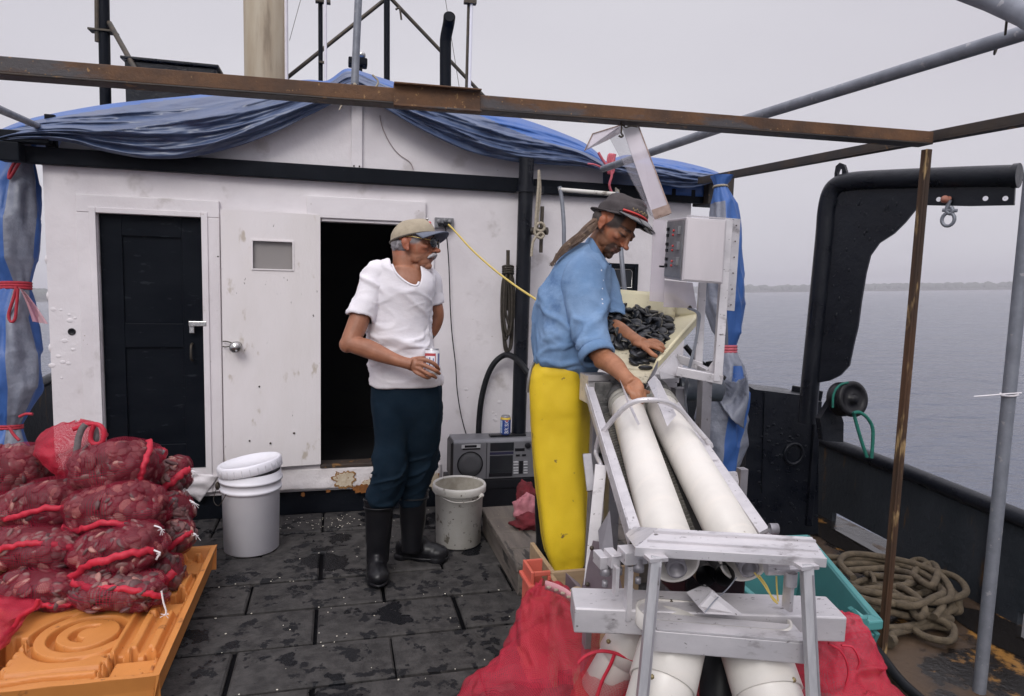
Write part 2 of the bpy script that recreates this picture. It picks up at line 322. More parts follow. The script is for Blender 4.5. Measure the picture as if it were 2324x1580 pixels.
# ================================================================ SETTING: water, shore, decks
SN = Vector((-.0323, .0347, .99888)).normalized()           # the boat lies a little down by the stern: the water is tilted in the boat's frame
SQ = Vector((0, 0, 1)).rotation_difference(SN).to_matrix()
SEA0 = CAM - SN * 2.5
def sea(p): return SEA0 + SQ @ Vector(p)
sea_m = M('grey_sea', (.060, .072, .105), (.076, .089, .124), s=.4, rough=.10, r2=.2, spec=.5)
t = sea_m.node_tree; b = t.nodes['Principled BSDF']; tcn = t.nodes.new('ShaderNodeTexCoord'); prev = None
for sc, st, hgt, det in ((.55, (1, 1.7, 1), .32, 4), (2.6, (1, 1.5, 1), .12, 5), (11, (1, 1.3, 1), .012, 4)):
    mpn = t.nodes.new('ShaderNodeMapping'); mpn.inputs['Scale'].default_value = st; mpn.inputs['Rotation'].default_value = (0, 0, .5)
    q = t.nodes.new('ShaderNodeTexNoise'); q.inputs['Scale'].default_value = sc; q.inputs['Detail'].default_value = det
    t.links.new(tcn.outputs['Object'], mpn.inputs[0]); t.links.new(mpn.outputs[0], q.inputs['Vector'])
    bp = t.nodes.new('ShaderNodeBump'); bp.inputs['Strength'].default_value = 1; bp.inputs['Distance'].default_value = hgt; t.links.new(q.outputs['Fac'], bp.inputs['Height'])
    if prev: t.links.new(prev.outputs[0], bp.inputs['Normal'])
    prev = bp
t.links.new(prev.outputs[0], b.inputs['Normal'])
mb = MB(); n = 96; rr = [0, 4, 10, 30, 90, 250, 700, 1800, 2600]
mb.add([sea((r * math.cos(2 * PI * k / n), r * math.sin(2 * PI * k / n), 0)) for r in rr for k in range(n)],
       [(i * n + k, i * n + (k + 1) % n, (i + 1) * n + (k + 1) % n, (i + 1) * n + k) for i in range(len(rr) - 1) for k in range(n)], True)
tag(obj('water', mb, sea_m), 'calm grey sea with small ripples round the boat', 'sea', kind='structure')

# far wooded shore: a low strip of land and the mass of trees on it
land_m = M('shore_land', (.05, .055, .04), (.07, .07, .05), s=.01, rough=.9)
wood_m = M('far_trees', (.035, .05, .03), (.06, .075, .045), s=.02, c3=(.3, .3, .28), s3=.03, t3=.74, rough=.95)
mb = MB(); mt = MB()
for a0, a1, dist, hh in ((-66, -20, 1150, 26), (-20, 75, 1650, 23)):
    pr = []
    for k in range(200):
        a = R(a0 + (a1 - a0) * k / 199); pr.append((math.sin(a), math.cos(a)))
    def lp(i, d, z): return sea((pr[i][0] * d, pr[i][1] * d, z))
    for i in range(199):
        h0 = 2.5 + 3 * abs(mnoise.noise((i * .07, a0, 1))); h1 = 2.5 + 3 * abs(mnoise.noise((i * .07 + .07, a0, 1)))
        mb.hexa([lp(i, dist, -.5), lp(i + 1, dist, -.5), lp(i + 1, dist + 90, -.5), lp(i, dist + 90, -.5), lp(i, dist, h0), lp(i + 1, dist, h1), lp(i + 1, dist + 90, h1 + 4), lp(i, dist + 90, h0 + 4)])
    for i in range(0, 199):
        for q in range(7):
            z = hh * (.62 + .30 * mnoise.noise((i * .045, q * .2, a0)) + .12 * random.random()); rad = random.uniform(5, 10)
            fr = random.random(); a = R(a0 + (a1 - a0) * (i + fr) / 199); d = dist + random.uniform(8, 70)
            c = sea((math.sin(a) * d, math.cos(a) * d, max(3, z - rad) * random.uniform(.75, 1)))
            vs0 = len(mt.v); mt.ell(c, (rad * 1.3, rad, rad * random.uniform(.8, 1.3)), SQ, 7, 5)
tag(obj('hills', mb, land_m), 'low far shoreline on the horizon', 'shore', kind='structure')
tag(obj('distant_woods', mt, wood_m), 'hazy wooded far shore on the horizon', 'woods', kind='stuff')

# main deck: rubber mats laid like bricks, each a slab with a dark gap round it
mat_m = M('worn_deck_mats', (.068, .064, .062), (.032, .030, .030), s=19, c3=(.0075, .008, .010), s3=2.7, t3=.555, w3=.025, c4=(.012, .012, .014), s4=13, t4=.57, w4=.03, rough=.8, r2=.7, r3=.14, bump=.9, bs=75, bd=.007, spec=.22)
mb = MB(); ys = [.4, .72, 1.03, 1.33, 1.63, 1.93, 2.125, 2.43, 2.73, 3.04, 3.335, 3.65, 3.97, 4.30]
for i in range(len(ys) - 1):
    off = -.085 if (len(ys) - i) % 2 == 0 else -.395; x = off - .61 * 4
    while x < 1.5:
        a = Vector((x + .008, ys[i] + .0095, -.03)); bq = Vector((min(x + .602, 1.62), ys[i + 1] - .0095, 0)); w = lambda: random.uniform(-.006, .006)
        e = .008; z = random.uniform(-.004, .002)
        x0, x1, y0, y1 = a.x + w(), bq.x + w(), a.y + w(), bq.y + w()
        lower = [(x0, y0, -.03), (x1, y0, -.03), (x1, y1, -.03), (x0, y1, -.03)]; mid = [(p[0], p[1], z - .008) for p in lower]
        top = [(x0 + e, y0 + e, z), (x1 - e, y0 + e, z), (x1 - e, y1 - e, z), (x0 + e, y1 - e, z)]
        mb.add(lower + mid + top, [(0, 1, 5, 4), (1, 2, 6, 5), (2, 3, 7, 6), (3, 0, 4, 7), (4, 5, 9, 8), (5, 6, 10, 9), (6, 7, 11, 10), (7, 4, 8, 11), (8, 9, 10, 11)])
        x += .61
tag(obj('deck', mb, mat_m), 'wet worn black rubber mats laid like bricks on the deck', 'deck', kind='structure')
under_m = M('black_wet_underlay', (.003, .003, .004), rough=.6, spec=.05)
mb = MB(); mb.bb((-2.6, .1, -.08), (1.64, 4.31, -.022)); mb.bb((-2.6, 4.31, -.08), (3.2, 9, -.022))
tag(obj('underlay', mb, under_m), 'black wet deck showing in the gaps between the mats', 'deck', kind='structure')
steel_m = M('rust_stained_deck', (.075, .045, .024), (.03, .018, .011), s=4, c3=(.012, .010, .009), s3=2.6, t3=.45, w3=.07, c4=(.26, .13, .035), s4=5.5, t4=.58, w4=.1, rough=.7, r2=.45, r3=.15, bump=.6, bs=30, bd=.008)
mb = MB(); mb.bb((1.645, .1, -.08), (3.2, 4.309, -.012))
tag(obj('steel_deck', mb, steel_m), 'rust stained steel side deck along the bulwark', 'deck', kind='structure')
wet_m = M('standing_water', (.012, .010, .009), rough=.03, spec=.8)
mb = MB()
for c, a, b_ in (((2.93, 3.22), .12, .30), ((2.86, 2.2), .14, .26)):
    pl = [Vector((c[0] + a * math.cos(k * 2 * PI / 40) * (1 + .3 * mnoise.noise((c[1] + math.cos(k * .157), math.sin(k * .157), 3))), c[1] + b_ * math.sin(k * 2 * PI / 40) * (1 + .3 * mnoise.noise((math.cos(k * .157), c[0], math.sin(k * .157)))), -.008)) for k in range(40)]
    mb.add(pl, [tuple(range(40))])
tag(obj('puddles', mb, wet_m), 'thin puddles on the rusty side deck beside the bulwark', 'puddle', kind='structure')
# crumbs of shell
mb = MB()
for k in range(150):
    if k < 70: x, y = random.gauss(-.05, .25), random.uniform(4.0, 4.22)
    else: x, y = random.uniform(-.6, .8), ys[random.randrange(6, 12)] + random.gauss(0, .02) if random.random() < .55 else random.uniform(2.2, 4.1)
    r = random.uniform(.001, .0036); mb.box((x, y, .001), (r * 2, r * 1.4, .002), Matrix.Rotation(random.random() * 3, 3, 'Z'))
tag(obj('shell_crumbs', mb, M('white_shell_crumbs', (.72, .68, .58), rough=.6)), 'white crumbs of broken shell strewn over the deck mats', 'shell bits', kind='stuff')

# bulwarks
def bulwark(name, label, path, top, openings=()):
    o = thing(name, label, 'bulwark', (path[0][0], path[0][1], 0)); mb = MB(); cap = MB()
    pts = [Vector(p) for p in path]
    def seg(a, b, z0, z1, z2): # z0 bottom, z1 / z2 tops
        d = (b - a).normalized(); nn = Vector((d.y, -d.x, 0)) * .03
        mb.hexa([Vector((*q.xy, z)) for q, z in ((a, z0), (b, z0), (b + nn, z0), (a + nn, z0), (a, z1), (b, z2), (b + nn, z2), (a + nn, z1))])
    for i in range(len(pts) - 1):
        a, b = pts[i], pts[i + 1]; ht0, ht1 = top[i], top[i + 1]
        if i in openings: seg(a, b, .055, ht0, ht1)
        else: seg(a, b, -.05, ht0, ht1)
    obj('plate', mb, bulwark_m, o)
    cap.tube([Vector((*p.xy, h + .02)) + Vector((.015, 0, 0)) for p, h in zip(pts, top)], .042, 12); obj('rail', cap, tar_paint, o)
    st = MB()
    for i in range(0, len(pts) - 1):
        if i in openings or i % 2: continue
        p = pts[i].lerp(pts[i + 1], .5); st.beam((p.x - .012 * (1 if p.x > 0 else -1), p.y, -.01), (p.x - .012 * (1 if p.x > 0 else -1), p.y, min(top[i], top[i + 1]) - .01), .02, .012, (0, 1, 0))
    obj('stiffener', st, bulwark_m, o)
    return o
bulwark('bulwark', 'dark rust streaked steel bulwark behind the coiled rope', [(2.98, .2, 0), (2.99, 1.75, 0), (2.995, 2.28, 0), (3.02, 2.62, 0), (3.06, 3.08, 0), (3.09, 3.6, 0), (3.12, 4.4, 0), (3.1, 6, 0), (2.9, 8, 0)], [.44, .445, .45, .455, .46, .46, .48, .56, .75], (1, 4))
bulwark('bulwark', 'dark bulwark in the gap left of the white cabin', [(-2.35, .2, 0), (-2.35, 3, 0), (-2.35, 4.5, 0), (-2.35, 5.8, 0), (-2.3, 6.6, 0), (-2.15, 8, 0)], [.40, .42, .45, .49, .56, .75])

# ================================================================ CABIN
YW = 4.32
def fy(x, y): p = PY(x, y, YW); return p.x, p.z
cab = thing('cabin', 'white painted steel deckhouse with two doorways and a low gable', 'cabin', (.4, YW, 0))
Lx, Rx = -1.565, 2.36; ZB, ZT = .13, 2.05
d1 = (fy(228, 700)[0], fy(462, 700)[0], .30, 1.79)       # black door opening: x0 x1 z0 z1
d2 = (fy(726, 700)[0], fy(965, 700)[0], .285, 1.80)
wb = MB(); T = .06
def wbox(x0, x1, z0, z1): wb.bb((x0, YW, z0), (x1, YW + T, z1))
wbox(Lx, d1[0], ZB, ZT); wbox(d1[1], d2[0], ZB, ZT); wbox(d2[1], Rx, ZB, ZT)
wbox(d1[0], d1[1], ZB, d1[2]); wbox(d1[0], d1[1], d1[3], ZT); wbox(d2[0], d2[1], ZB, d2[2]); wbox(d2[0], d2[1], d2[3], ZT)
wb.bb((Lx, YW + T, ZB), (Lx + T, 7, ZT)); wb.bb((Rx - T, YW + T, ZB), (Rx, 7, ZT)); wb.bb((Lx, 7, ZB), (Rx, 7.06, ZT))
WB = wb
mb = MB(); mb.bb((Lx + .02, YW + .02, -.02), (Rx - .02, 7, ZB)); obj('base', mb, black_paint, cab)
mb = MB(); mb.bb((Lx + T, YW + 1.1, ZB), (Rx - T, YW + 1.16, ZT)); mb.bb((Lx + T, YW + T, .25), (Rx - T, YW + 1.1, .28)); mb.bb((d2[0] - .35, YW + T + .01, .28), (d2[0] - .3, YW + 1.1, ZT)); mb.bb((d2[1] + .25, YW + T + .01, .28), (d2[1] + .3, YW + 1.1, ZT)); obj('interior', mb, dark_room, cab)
# gable board and roof
roofline = [fy(140, 322), (fy(470, 235)[0], 2.40), (fy(800, 212)[0], 2.60), (fy(1090, 300)[0], 2.40), fy(1368, 372)]
gl = [(-1.5, 2.1), (fy(1368, 415)[0], 2.1)]
mb = MB(); poly = [(gl[0][0], YW - .005, 2.1), (gl[1][0], YW - .005, 2.1)] + [(x, YW - .005, z) for x, z in reversed(roofline)]
mb.prism(poly, (0, .05, 0)); obj('gable', mb, white_paint, cab)
mb = MB()
for (xa, za), (xb, zb) in zip(roofline[:-1], roofline[1:]): mb.hexa([(xa, YW + .05, za - .05), (xb, YW + .05, zb - .05), (xb, 7.1, zb - .05), (xa, 7.1, za - .05), (xa, YW + .05, za), (xb, YW + .05, zb), (xb, 7.1, zb), (xa, 7.1, za)])
mb.bb((Lx - .02, YW + .07, 2.05), (Rx + .02, 7.1, 2.09)); obj('roof', mb, black_paint, cab)
mb = MB(); xa, xb = fy(797, 330)[0], fy(822, 330)[0]; mb.bb((xa, YW - .03, 2.11), (xb, YW - .006, 2.57)); obj('batten', mb, white_paint, cab, bevel=.003)
mb = MB()
for dx in (.018, .05):
    for z in (2.135, 2.5): mb = MB(); mb.lathe((xa + dx - .002, YW - .029, z), [(0, .006), (.005, .005), (.005, 0)], 8, (0, -1, 0)); obj('screw', mb, iron, cab)
# black trim beam across the front, black side posts
mb = MB(); mb.bb((-1.64, YW - .055, 2.035), (2.42, YW - .0005, 2.125)); obj('trim_beam', mb, black_paint, cab, bevel=.006)
mb = MB(); mb.bb((-1.53, YW - .05, 2.126), (-1.48, YW - .006, 2.30)); obj('trim_post', mb, black_paint, cab, bevel=.004)
q0, q1 = PY(1590, 408, YW), PY(1642, 470, YW)
mb = MB(); mb.bb((q0.x, YW - .12, q1.z), (q1.x, YW + .1, q0.z + .02)); obj('corner_bracket', mb, dark_rust, cab, bevel=.006)
q0, q1 = PY(-20, 292, YW - .1), PY(132, 360, YW - .1)
mb = MB(); mb.bb((q0.x, YW - .14, 2.13), (q1.x - .03, YW - .07, 2.19)); mb.bb((-1.72, YW - .14, 2.03), (-1.62, YW - .06, 2.13)); obj('corner_bracket', mb, black_paint, cab, bevel=.006)
# skirting plate under the doors, with the buckled flap at the left
mb = MB(); x0 = fy(500, 1080)[0]; x1 = fy(1000, 1080)[0]
def sk_(u, v): # slightly buckled
    x = x0 + (x1 - x0) * u; z = .145 + (.275 - .145) * v; return (x, YW - .012 - .01 * mnoise.noise((x * 3, z * 9, 2)) - .004 * mnoise.noise((x * 16, z * 20, 1)), z)
mb.grid(sk_, 60, 10); obj('skirting', mb, M('blistered_rusty_paint', (.74, .70, .71), (.66, .61, .61), s=4, c3=(.34, .15, .05), s3=4.2, t3=.575, w3=.04, c4=(.12, .05, .02), s4=7, t4=.64, w4=.03, rough=.55, bump=.6, bs=12, bd=.015), cab, solid=.006)
def patch(name, cx, cy, rx, ry, mat, seed, pr):
    p = PY(cx, cy, YW); n = 60; k = 2.69e-3; mb = MB(); ring = []
    for i in range(n):
        th = 2 * PI * i / n; r = 1 + .45 * mnoise.noise((math.cos(th) * 2, math.sin(th) * 2, seed)) + .25 * mnoise.noise((math.cos(th) * 6, math.sin(th) * 6, seed)); ring.append((p.x + rx * k * r * math.cos(th), YW - pr, p.z + ry * k * r * math.sin(th)))
    mb.add(ring, [tuple(range(n - 1, -1, -1))]); return obj(name, mb, mat, cab, solid=.001)
flake = M('flaked_primer', (.62, .54, .42), (.50, .40, .28), s=30, c3=(.26, .10, .025), s3=22, t3=.56, w3=.05, rough=.8, bump=.6, bs=60); rst = M('bare_rust', (.28, .105, .022), (.13, .045, .012), s=25, c3=(.5, .33, .15), s3=30, t3=.62, rough=.9, bump=.6, bs=60); edge_r = M('rust_edge', (.34, .18, .06), (.2, .09, .03), s=30, rough=.9)
for q in ((782, 1087, 26, 21, edge_r, 1, .0235), (782, 1086, 22, 17, flake, 1, .0255), (822, 1106, 22, 11, rst, 4, .0265), (836, 1100, 14, 16, flake, 7, .0245), (745, 1112, 5, 4, rst, 9, .0235), (688, 1120, 4, 5, rst, 12, .0235), (985, 1088, 12, 22, flake, 14, .0235), (992, 1100, 7, 12, rst, 17, .0255), (422, 1090, 5, 4, edge_r, 19, .05)): patch('rust_patch', *q)
mb = MB(); pts = [fy(398, 1100), fy(430, 1072), fy(500, 1075), fy(520, 1135), fy(455, 1137), fy(402, 1118)]
def flap(u, v):
    a = Vector(pts[0]).lerp(Vector(pts[1]), v); bq = Vector(pts[4]).lerp(Vector(pts[2]), v); p = a.lerp(bq, u); return (p.x, YW - .03 - .02 * mnoise.noise((p.x * 14, p.y * 20, 4)), p.y)
mb.grid(flap, 24, 12); obj('loose_plate', mb, white_paint, cab, solid=.006)
# black panelled door, its casing
def casing(name, x0, x1, z0, z1, w, mat, prj=.022, bottom=False):
    mb = MB(); mb.bb((x0 - w, YW - prj, z0), (x0 - .003, YW - .0005, z1)); mb.bb((x1 + .003, YW - prj, z0), (x1 + w, YW - .0005, z1)); mb.bb((x0 - w, YW - prj - .001, z1 + .001), (x1 + w, YW - .0005, z1 + w))
    return obj(name, mb, mat, cab, bevel=.004)
casing('door_frame', d1[0], d1[1], .16, d1[3], .098, white_paint)
mb = MB(); mb.bb((d1[0] - .035, YW - .03, .16), (d1[0] - .0005, YW - .0225, d1[3] + .03)); mb.bb((d1[1] + .0005, YW - .03, .16), (d1[1] + .035, YW - .0225, d1[3] + .03)); mb.bb((d1[0], YW - .03, d1[3]), (d1[1], YW - .0225, d1[3] + .03)); obj('door_frame', mb, white_paint, cab, bevel=.003)
x0, x1, z0, z1 = d1; yd = YW + .035
mb = MB(); mb.bb((x0 + .003, yd, z0 + .003), (x1 - .003, yd + .03, z1 - .003))
for pz0, pz1 in ((z0 + .12, 1.02), (1.15, z1 - .12)):
    pass
sw = .115
for a, bq in (((x0 + .003, z0 + .003), (x0 + sw, z1 - .003)), ((x1 - sw, z0 + .003), (x1 - .003, z1 - .003)), ((x0 + sw, z1 - .12), (x1 - sw, z1 - .003)), ((x0 + sw, 1.03), (x1 - sw, 1.17)), ((x0 + sw, z0 + .003), (x1 - sw, z0 + .15))):
    mb.bb((a[0], yd - .013, a[1]), (bq[0], yd - .0003, bq[1]))
dr = obj('door', mb, M('black_door_paint', (.003, .0045, .008), (.006, .008, .012), s=5, c3=(.02, .024, .03), s3=22, t3=.62, w3=.1, rough=.4, r2=.55, bump=.2, bs=16, bd=.006, st=(.5, 1, 1.5), spec=.08), cab, bevel=.003, label='closed black panelled door')
mb = MB(); q = PY(445, 737, YW); mb.bb((q.x - .035, yd - .045, q.z - .008), (d1[1] + .02, YW - .031, q.z + .022)); mb.bb((q.x - .035, yd - .05, q.z - .05), (q.x - .008, yd - .014, q.z + .02)); obj('latch', mb, chrome, dr, bevel=.003)
mb = MB(); q = PY(435, 800, YW); mb.tube(cr_([(q.x, yd - .014, q.z + .05), (q.x, yd - .05, q.z + .035), (q.x, yd - .055, q.z - .03), (q.x, yd - .014, q.z - .05)]), .007, 8); obj('handle', mb, iron, dr)
# second doorway: lintel, dark opening, white door folded back on the wall
mb = MB(); xa, za = fy(697, 489); xb, zb = fy(966, 456); mb.bb((xa, YW - .03, za - .012), (xb, YW - .0005, zb - .008)); mb.bb((xa + .085, YW - .016, za - .031), (xb - .06, YW - .0005, za - .0125)); obj('lintel', mb, white_paint, cab, bevel=.004)
mb = MB(); mb.bb((d2[1] + .001, YW - .02, .285), (d2[1] + .05, YW - .0005, za - .03)); obj('door_frame', mb, white_paint, cab, bevel=.004)
mb = MB(); mb.bb((d2[0], YW - .02, .277), (d2[1], YW + .09, .30)); obj('threshold', mb, M('rusted_threshold', (.06, .04, .03), (.025, .02, .018), s=9, c3=(.2, .1, .03), s3=20, t3=.58, rough=.7, bump=.5), cab, bevel=.004)
A = PY(500, 476, YW - .09); B = PY(514, 1040, YW - .09); Cc = PY(727, 487, YW - .03); D = PY(729, 1057, YW - .03)
B = PY(512, 1068, YW - .09)
# window hole
wA, wB = PY(570, 543, YW - .075), PY(667, 615, YW - .05)
def dpt(x, z): # point on the door plane
    u = (x - A.x) / (Cc.x - A.x); return Vector((x, A.y + (Cc.y - A.y) * u, z))
mb = MB(); zt, zb_ = (A.z + Cc.z) / 2, (B.z + D.z) / 2 + .004
def slab(x0, x1, z0, z1, t=.034, o=0):
    p = [dpt(x0, z0), dpt(x1, z0), dpt(x1, z1), dpt(x0, z1)]; mb.hexa([p[0] + Vector((0, o, 0)), p[1] + Vector((0, o, 0)), p[1] + Vector((0, o + t, 0)), p[0] + Vector((0, o + t, 0)), p[3] + Vector((0, o, 0)), p[2] + Vector((0, o, 0)), p[2] + Vector((0, o + t, 0)), p[3] + Vector((0, o + t, 0))])
slab(A.x, wA.x, zb_, zt); slab(wB.x, Cc.x, zb_, zt); slab(wA.x, wB.x, zb_, wB.z); slab(wA.x, wB.x, wA.z, zt)
wd = obj('door', mb, door_white, cab, label='white open door with a small window and round knob')
mb = MB(); e = .008
slab(wA.x, wA.x + e, wB.z, wA.z, .012, -.006); slab(wB.x - e, wB.x, wB.z, wA.z, .012, -.006); slab(wA.x + e, wB.x - e, wA.z - e, wA.z, .012, -.006); slab(wA.x + e, wB.x - e, wB.z, wB.z + e, .012, -.006); wf = obj('window', mb, door_white, wd)
mb = MB(); slab(wA.x + e, wB.x - e, wB.z + e, wA.z - e, .006, .02); obj('pane', mb, pane_m, wf)
mb = MB(); kq = PY(535, 788, YW - .13); mb.lathe(dpt(kq.x, kq.z), [(.03, 0), (.028, .008), (.013, .012), (.012, .035), (.026, .042), (.034, .055), (.034, .066), (.024, .079), (.0, .083)], 20, (0, -1, 0)); obj('knob', mb, chrome, wd)
mb = MB(); mb.tube(cr_([dpt(A.x + .004, kq.z + .03) + Vector((0, -.012, 0)), dpt(A.x + .03, kq.z + .03) + Vector((0, -.025, 0)), dpt(kq.x, kq.z + .012) + Vector((0, -.03, 0)), dpt(A.x + .03, kq.z - .0) + Vector((0, -.025, 0)), dpt(A.x + .004, kq.z + .0) + Vector((0, -.012, 0))]), .0035, 6); obj('latch', mb, iron, wd)
mb = MB()
for x, y, r in ((1830, 1450, 4), (1755, 1065, 3), (1990, 1385, 4), (1690, 1430, 3), (1480, 185, 2)):
    p = PY(x * .3607 * .9296, (560 + y * .3607) * .9296, YW - .07); mb.lathe(dpt(p.x, p.z) + Vector((0, -.001, 0)), [(0, .004), (.003 + r * .0008, .003), (.003 + r * .0008, -.001)], 8, (0, -1, 0))
obj('nail', mb, iron, wd)
# right-hand window behind the man
q0, q1 = PY(1372, 597, YW), PY(1443, 657, YW)
mb = MB(); x0, x1, z0, z1 = q0.x - .12, q1.x, q1.z - .03, q0.z; w = .03
for a, bq in (((x0, z0), (x0 + w, z1)), ((x1 - w, z0), (x1, z1)), ((x0 + w, z1 - w), (x1 - w, z1)), ((x0 + w, z0), (x1 - w, z0 + w))): mb.bb((a[0], YW - .03, a[1]), (bq[0], YW - .0005, bq[1]))
wn = obj('window', mb, black_paint, cab, bevel=.004)
mb = MB(); mb.bb((x0 + w, YW - .012, z0 + w), (x1 - w, YW - .004, z1 - w)); obj('pane', mb, glass_dark, wn)
mb = MB(); a = [(x0 + .04, z0 + .04), (x1 - .04, z0 + .04), (x1 - .04, z1 - .055), (x1 - .055, z1 - .04), (x0 + .04, z1 - .04)]; mb.tube([(x, YW - .016, z) for x, z in a], .004, 6, True); obj('gasket', mb, chrome, wn)
# bits on the wall: hinge lugs at the left corner, round port, blisters
mb = MB()
for y in (590, 672, 790):
    p = PY(108, y, YW); mb.ell((Lx + .0, YW + .01, p.z), (.013, .012, .026), None, 10, 8)
obj('hinge_lug', mb, white_paint, cab)
p = PY(163, 753, YW); mb = MB(); mb.lathe((p.x, YW - .003, p.z), [(0, .001), (.014, .001), (.017, .004), (.02, .0), (.02, -.004)], 18, (0, -1, 0)); obj('bolt_hole_disc', mb, bb_dark, cab)
mb = MB()
for k in range(26):
    x, y = (random.uniform(112, 175), random.uniform(700, 860)) if k < 12 else (random.uniform(1050, 1160), random.uniform(880, 975)) if k < 20 else (random.uniform(985, 1010), random.uniform(1050, 1110))
    p = PY(x, y, YW); r = random.uniform(.006, .015); mb.ell((p.x, YW + .001, p.z), (r * 1.4, .003, r), None, 10, 6)
for f_ in (0,): pass
WB.add(mb.v, mb.f, True); obj('wall', WB, white_paint, cab)
# wire on the gable
mb = MB(); mb.tube(cr_([PY(x, y, YW - .012) for x, y in ((862, 262), (868, 290), (885, 325), (905, 350), (930, 368), (938, 385))]), .0022, 6); tag(obj('wire', mb, M('pink_grey_wire', (.30, .22, .22), rough=.6)), 'thin loose wire curling down the white gable', 'wire')

# black steel post in front of the cabin wall
pb = PY(1187, 640, 4.14); o = thing('steel_post', 'thick black steel post in front of the white cabin wall', 'post', (pb.x, 4.14, 0))
mb = MB(); mb.tube([(pb.x, 4.14, -.02), (pb.x, 4.14, 2.225)], .046, 20); obj('pipe', mb, tar_paint, o)
mb = MB(); mb.tube([(pb.x, 4.14, 2.02), (pb.x, 4.14, 2.06)], .058, 20); mb.bb((pb.x + .046, 4.11, 2.02), (pb.x + .11, 4.262, 2.06)); obj('bracket', mb, tar_paint, o)
mb = MB(); p = PY(1205, 525, 4.14); mb.tube([(pb.x + .04, 4.12, p.z), (pb.x + .125, 4.06, p.z)], .024, 10); q = PY(1229, 525, 4.05); mb.tube([(q.x, 4.05, q.z + .15), (q.x, 4.05, q.z - .13)], .012, 8); obj('belaying_pin', mb, iron, o)

# ================================================================ gear on the roof
def stick(name, label, cat, pts, r, mat, group=None, n=10): mb = MB(); mb.tube(pts, r, n); return tag(obj(name, mb, mat), label, cat, group)
Yr = 5.4
o = thing('mast', 'black mast with a clamped side pipe, left of the buff stack', 'mast', PY(238, 240, Yr) - Vector((0, 0, .3)))
mb = MB(); a, bq = PY(238, 236, Yr), PY(234, -60, Yr); mb.tube([a - Vector((0, 0, .35)), bq], .036, 14); obj('pole', mb, black_paint, o)
mb = MB(); mb.tube([PY(221, 95, Yr - .02), PY(220, -60, Yr - .02)], .017, 10); obj('side_pipe', mb, iron, o)
mb = MB(); q = PY(235, 72, Yr); mb.bb((q.x - .085, q.y - .045, q.z - .006), (q.x + .085, q.y + .045, q.z + .006)); obj('clamp', mb, iron, o)
mb = MB(); mb.tube([PY(248, 52, Yr - .03), PY(312, 166, Yr - .4)], .017, 8); obj('stay', mb, iron, o)
o = thing('ventilator_box', 'black box on the cabin roof behind the rusty crossbar', 'box', PY(390, 235, 5.2) - Vector((0, 0, .1)))
mb = MB(); a, bq = PY(285, 240, 5.1), PY(490, 155, 5.1); mb.bb((a.x, 5.1, a.z - .2), (bq.x, 5.7, bq.z)); obj('case', mb, tar_paint, o, bevel=.01)
mb = MB(); mb.bb((a.x - .02, 5.08, bq.z + .001), (bq.x + .02, 5.72, bq.z + .02)); obj('lid', mb, tar_paint, o, bevel=.005)
o = thing('funnel', 'thick buff painted stack rising behind the tarp', 'funnel', PY(604, 190, 6) - Vector((0, 0, .5)))
mb = MB(); a = PY(605, 180, 6); mb.lathe((a.x, 6, a.z - .9), [(.168, 0), (.168, 3.2), (.15, 3.2), (.15, 2.8)], 40); obj('pipe', mb, stack_m, o)
mb = MB(); a = PY(649, 100, 5.9); mb.tube([(a.x, 5.92, a.z - 1), (a.x, 5.92, a.z + 2.2)], .014, 8); obj('side_pipe', mb, white_paint, o)
stick('wire_stay', 'hair thin wire stay beside the buff stack', 'wire', [PY(657, 92, 6), PY(685, -10, 6)], .002, iron)
o = thing('antenna_mast', 'thin black pole paired with a white pole, right of the buff stack', 'mast', PY(728, 190, 5.6) - Vector((0, 0, .3)))
mb = MB(); mb.tube([PY(728, 300, 5.6), PY(727, -80, 5.6)], .017, 10); obj('pole', mb, black_paint, o)
mb = MB(); mb.tube([PY(739, 210, 5.55), PY(738, -80, 5.55)], .011, 8); obj('side_pole', mb, white_paint, o)
mb = MB(); q = PY(733, 142, 5.57); mb.box(q, (.06, .03, .014)); q = PY(733, 4, 5.57); mb.box(q, (.11, .05, .02)); obj('clamp', mb, iron, o)
stick('tent_pole', 'grey steel pole standing on the ridge of the blue tarp', 'pole', [PY(805, 192, 4.12), PY(808, 120, 4.12), PY(816, -60, 4.12)], [.022, .021, .021], galv)
o = thing('gantry', 'black A shaped gantry of a post and two raking struts over the cabin roof', 'gantry', PY(878, 180, 6.2) - Vector((0, 0, .3)))
mb = MB(); mb.tube([PY(878, 330, 6.2), PY(878, -60, 6.2)], .026, 10); obj('post', mb, black_paint, o)
for a, bq in (((560, 250), (900, -22)), ((1180, 305), (875, -16))):
    mb = MB(); mb.tube([PY(*a, 6.25), PY(*bq, 6.25)], .017, 8); obj('strut', mb, iron, o)
mb = MB(); mb.tube(cr_([PY(898, 22, 6.2), PY(906, 18, 6.2), PY(909, 30, 6.2), PY(911, 45, 6.2)]), .009, 6); obj('fitting', mb, iron, o)
o = thing('exhaust_pipe', 'black exhaust pipe with a bent open end above the tarp', 'exhaust', PY(1011, 240, 5) - Vector((0, 0, .2)))
mb = MB(); path = cr_([PY(1011, 300, 5), PY(1011, 200, 5), PY(1011, 110, 5), PY(1012, 85, 4.99), PY(1018, 55, 4.95), PY(1020, 38, 4.88)], 6)
mb.tube(path, .041, 18, caps=False); mb.tube([path[-1], path[-4]], .034, 18); obj('pipe', mb, black_paint, o)
o = thing('aerial', 'slim white and grey aerial pole right of the black exhaust pipe', 'aerial', PY(1062, 250, 5.8) - Vector((0, 0, .2)))
mb = MB(); mb.tube([PY(1055, 330, 5.8), PY(1064, -10, 5.8)], .012, 8); obj('pole', mb, iron, o)
mb = MB(); mb.tube([PY(1062, 330, 5.78), PY(1070, 4, 5.78)], .013, 8); obj('tube', mb, bucket_white, o)
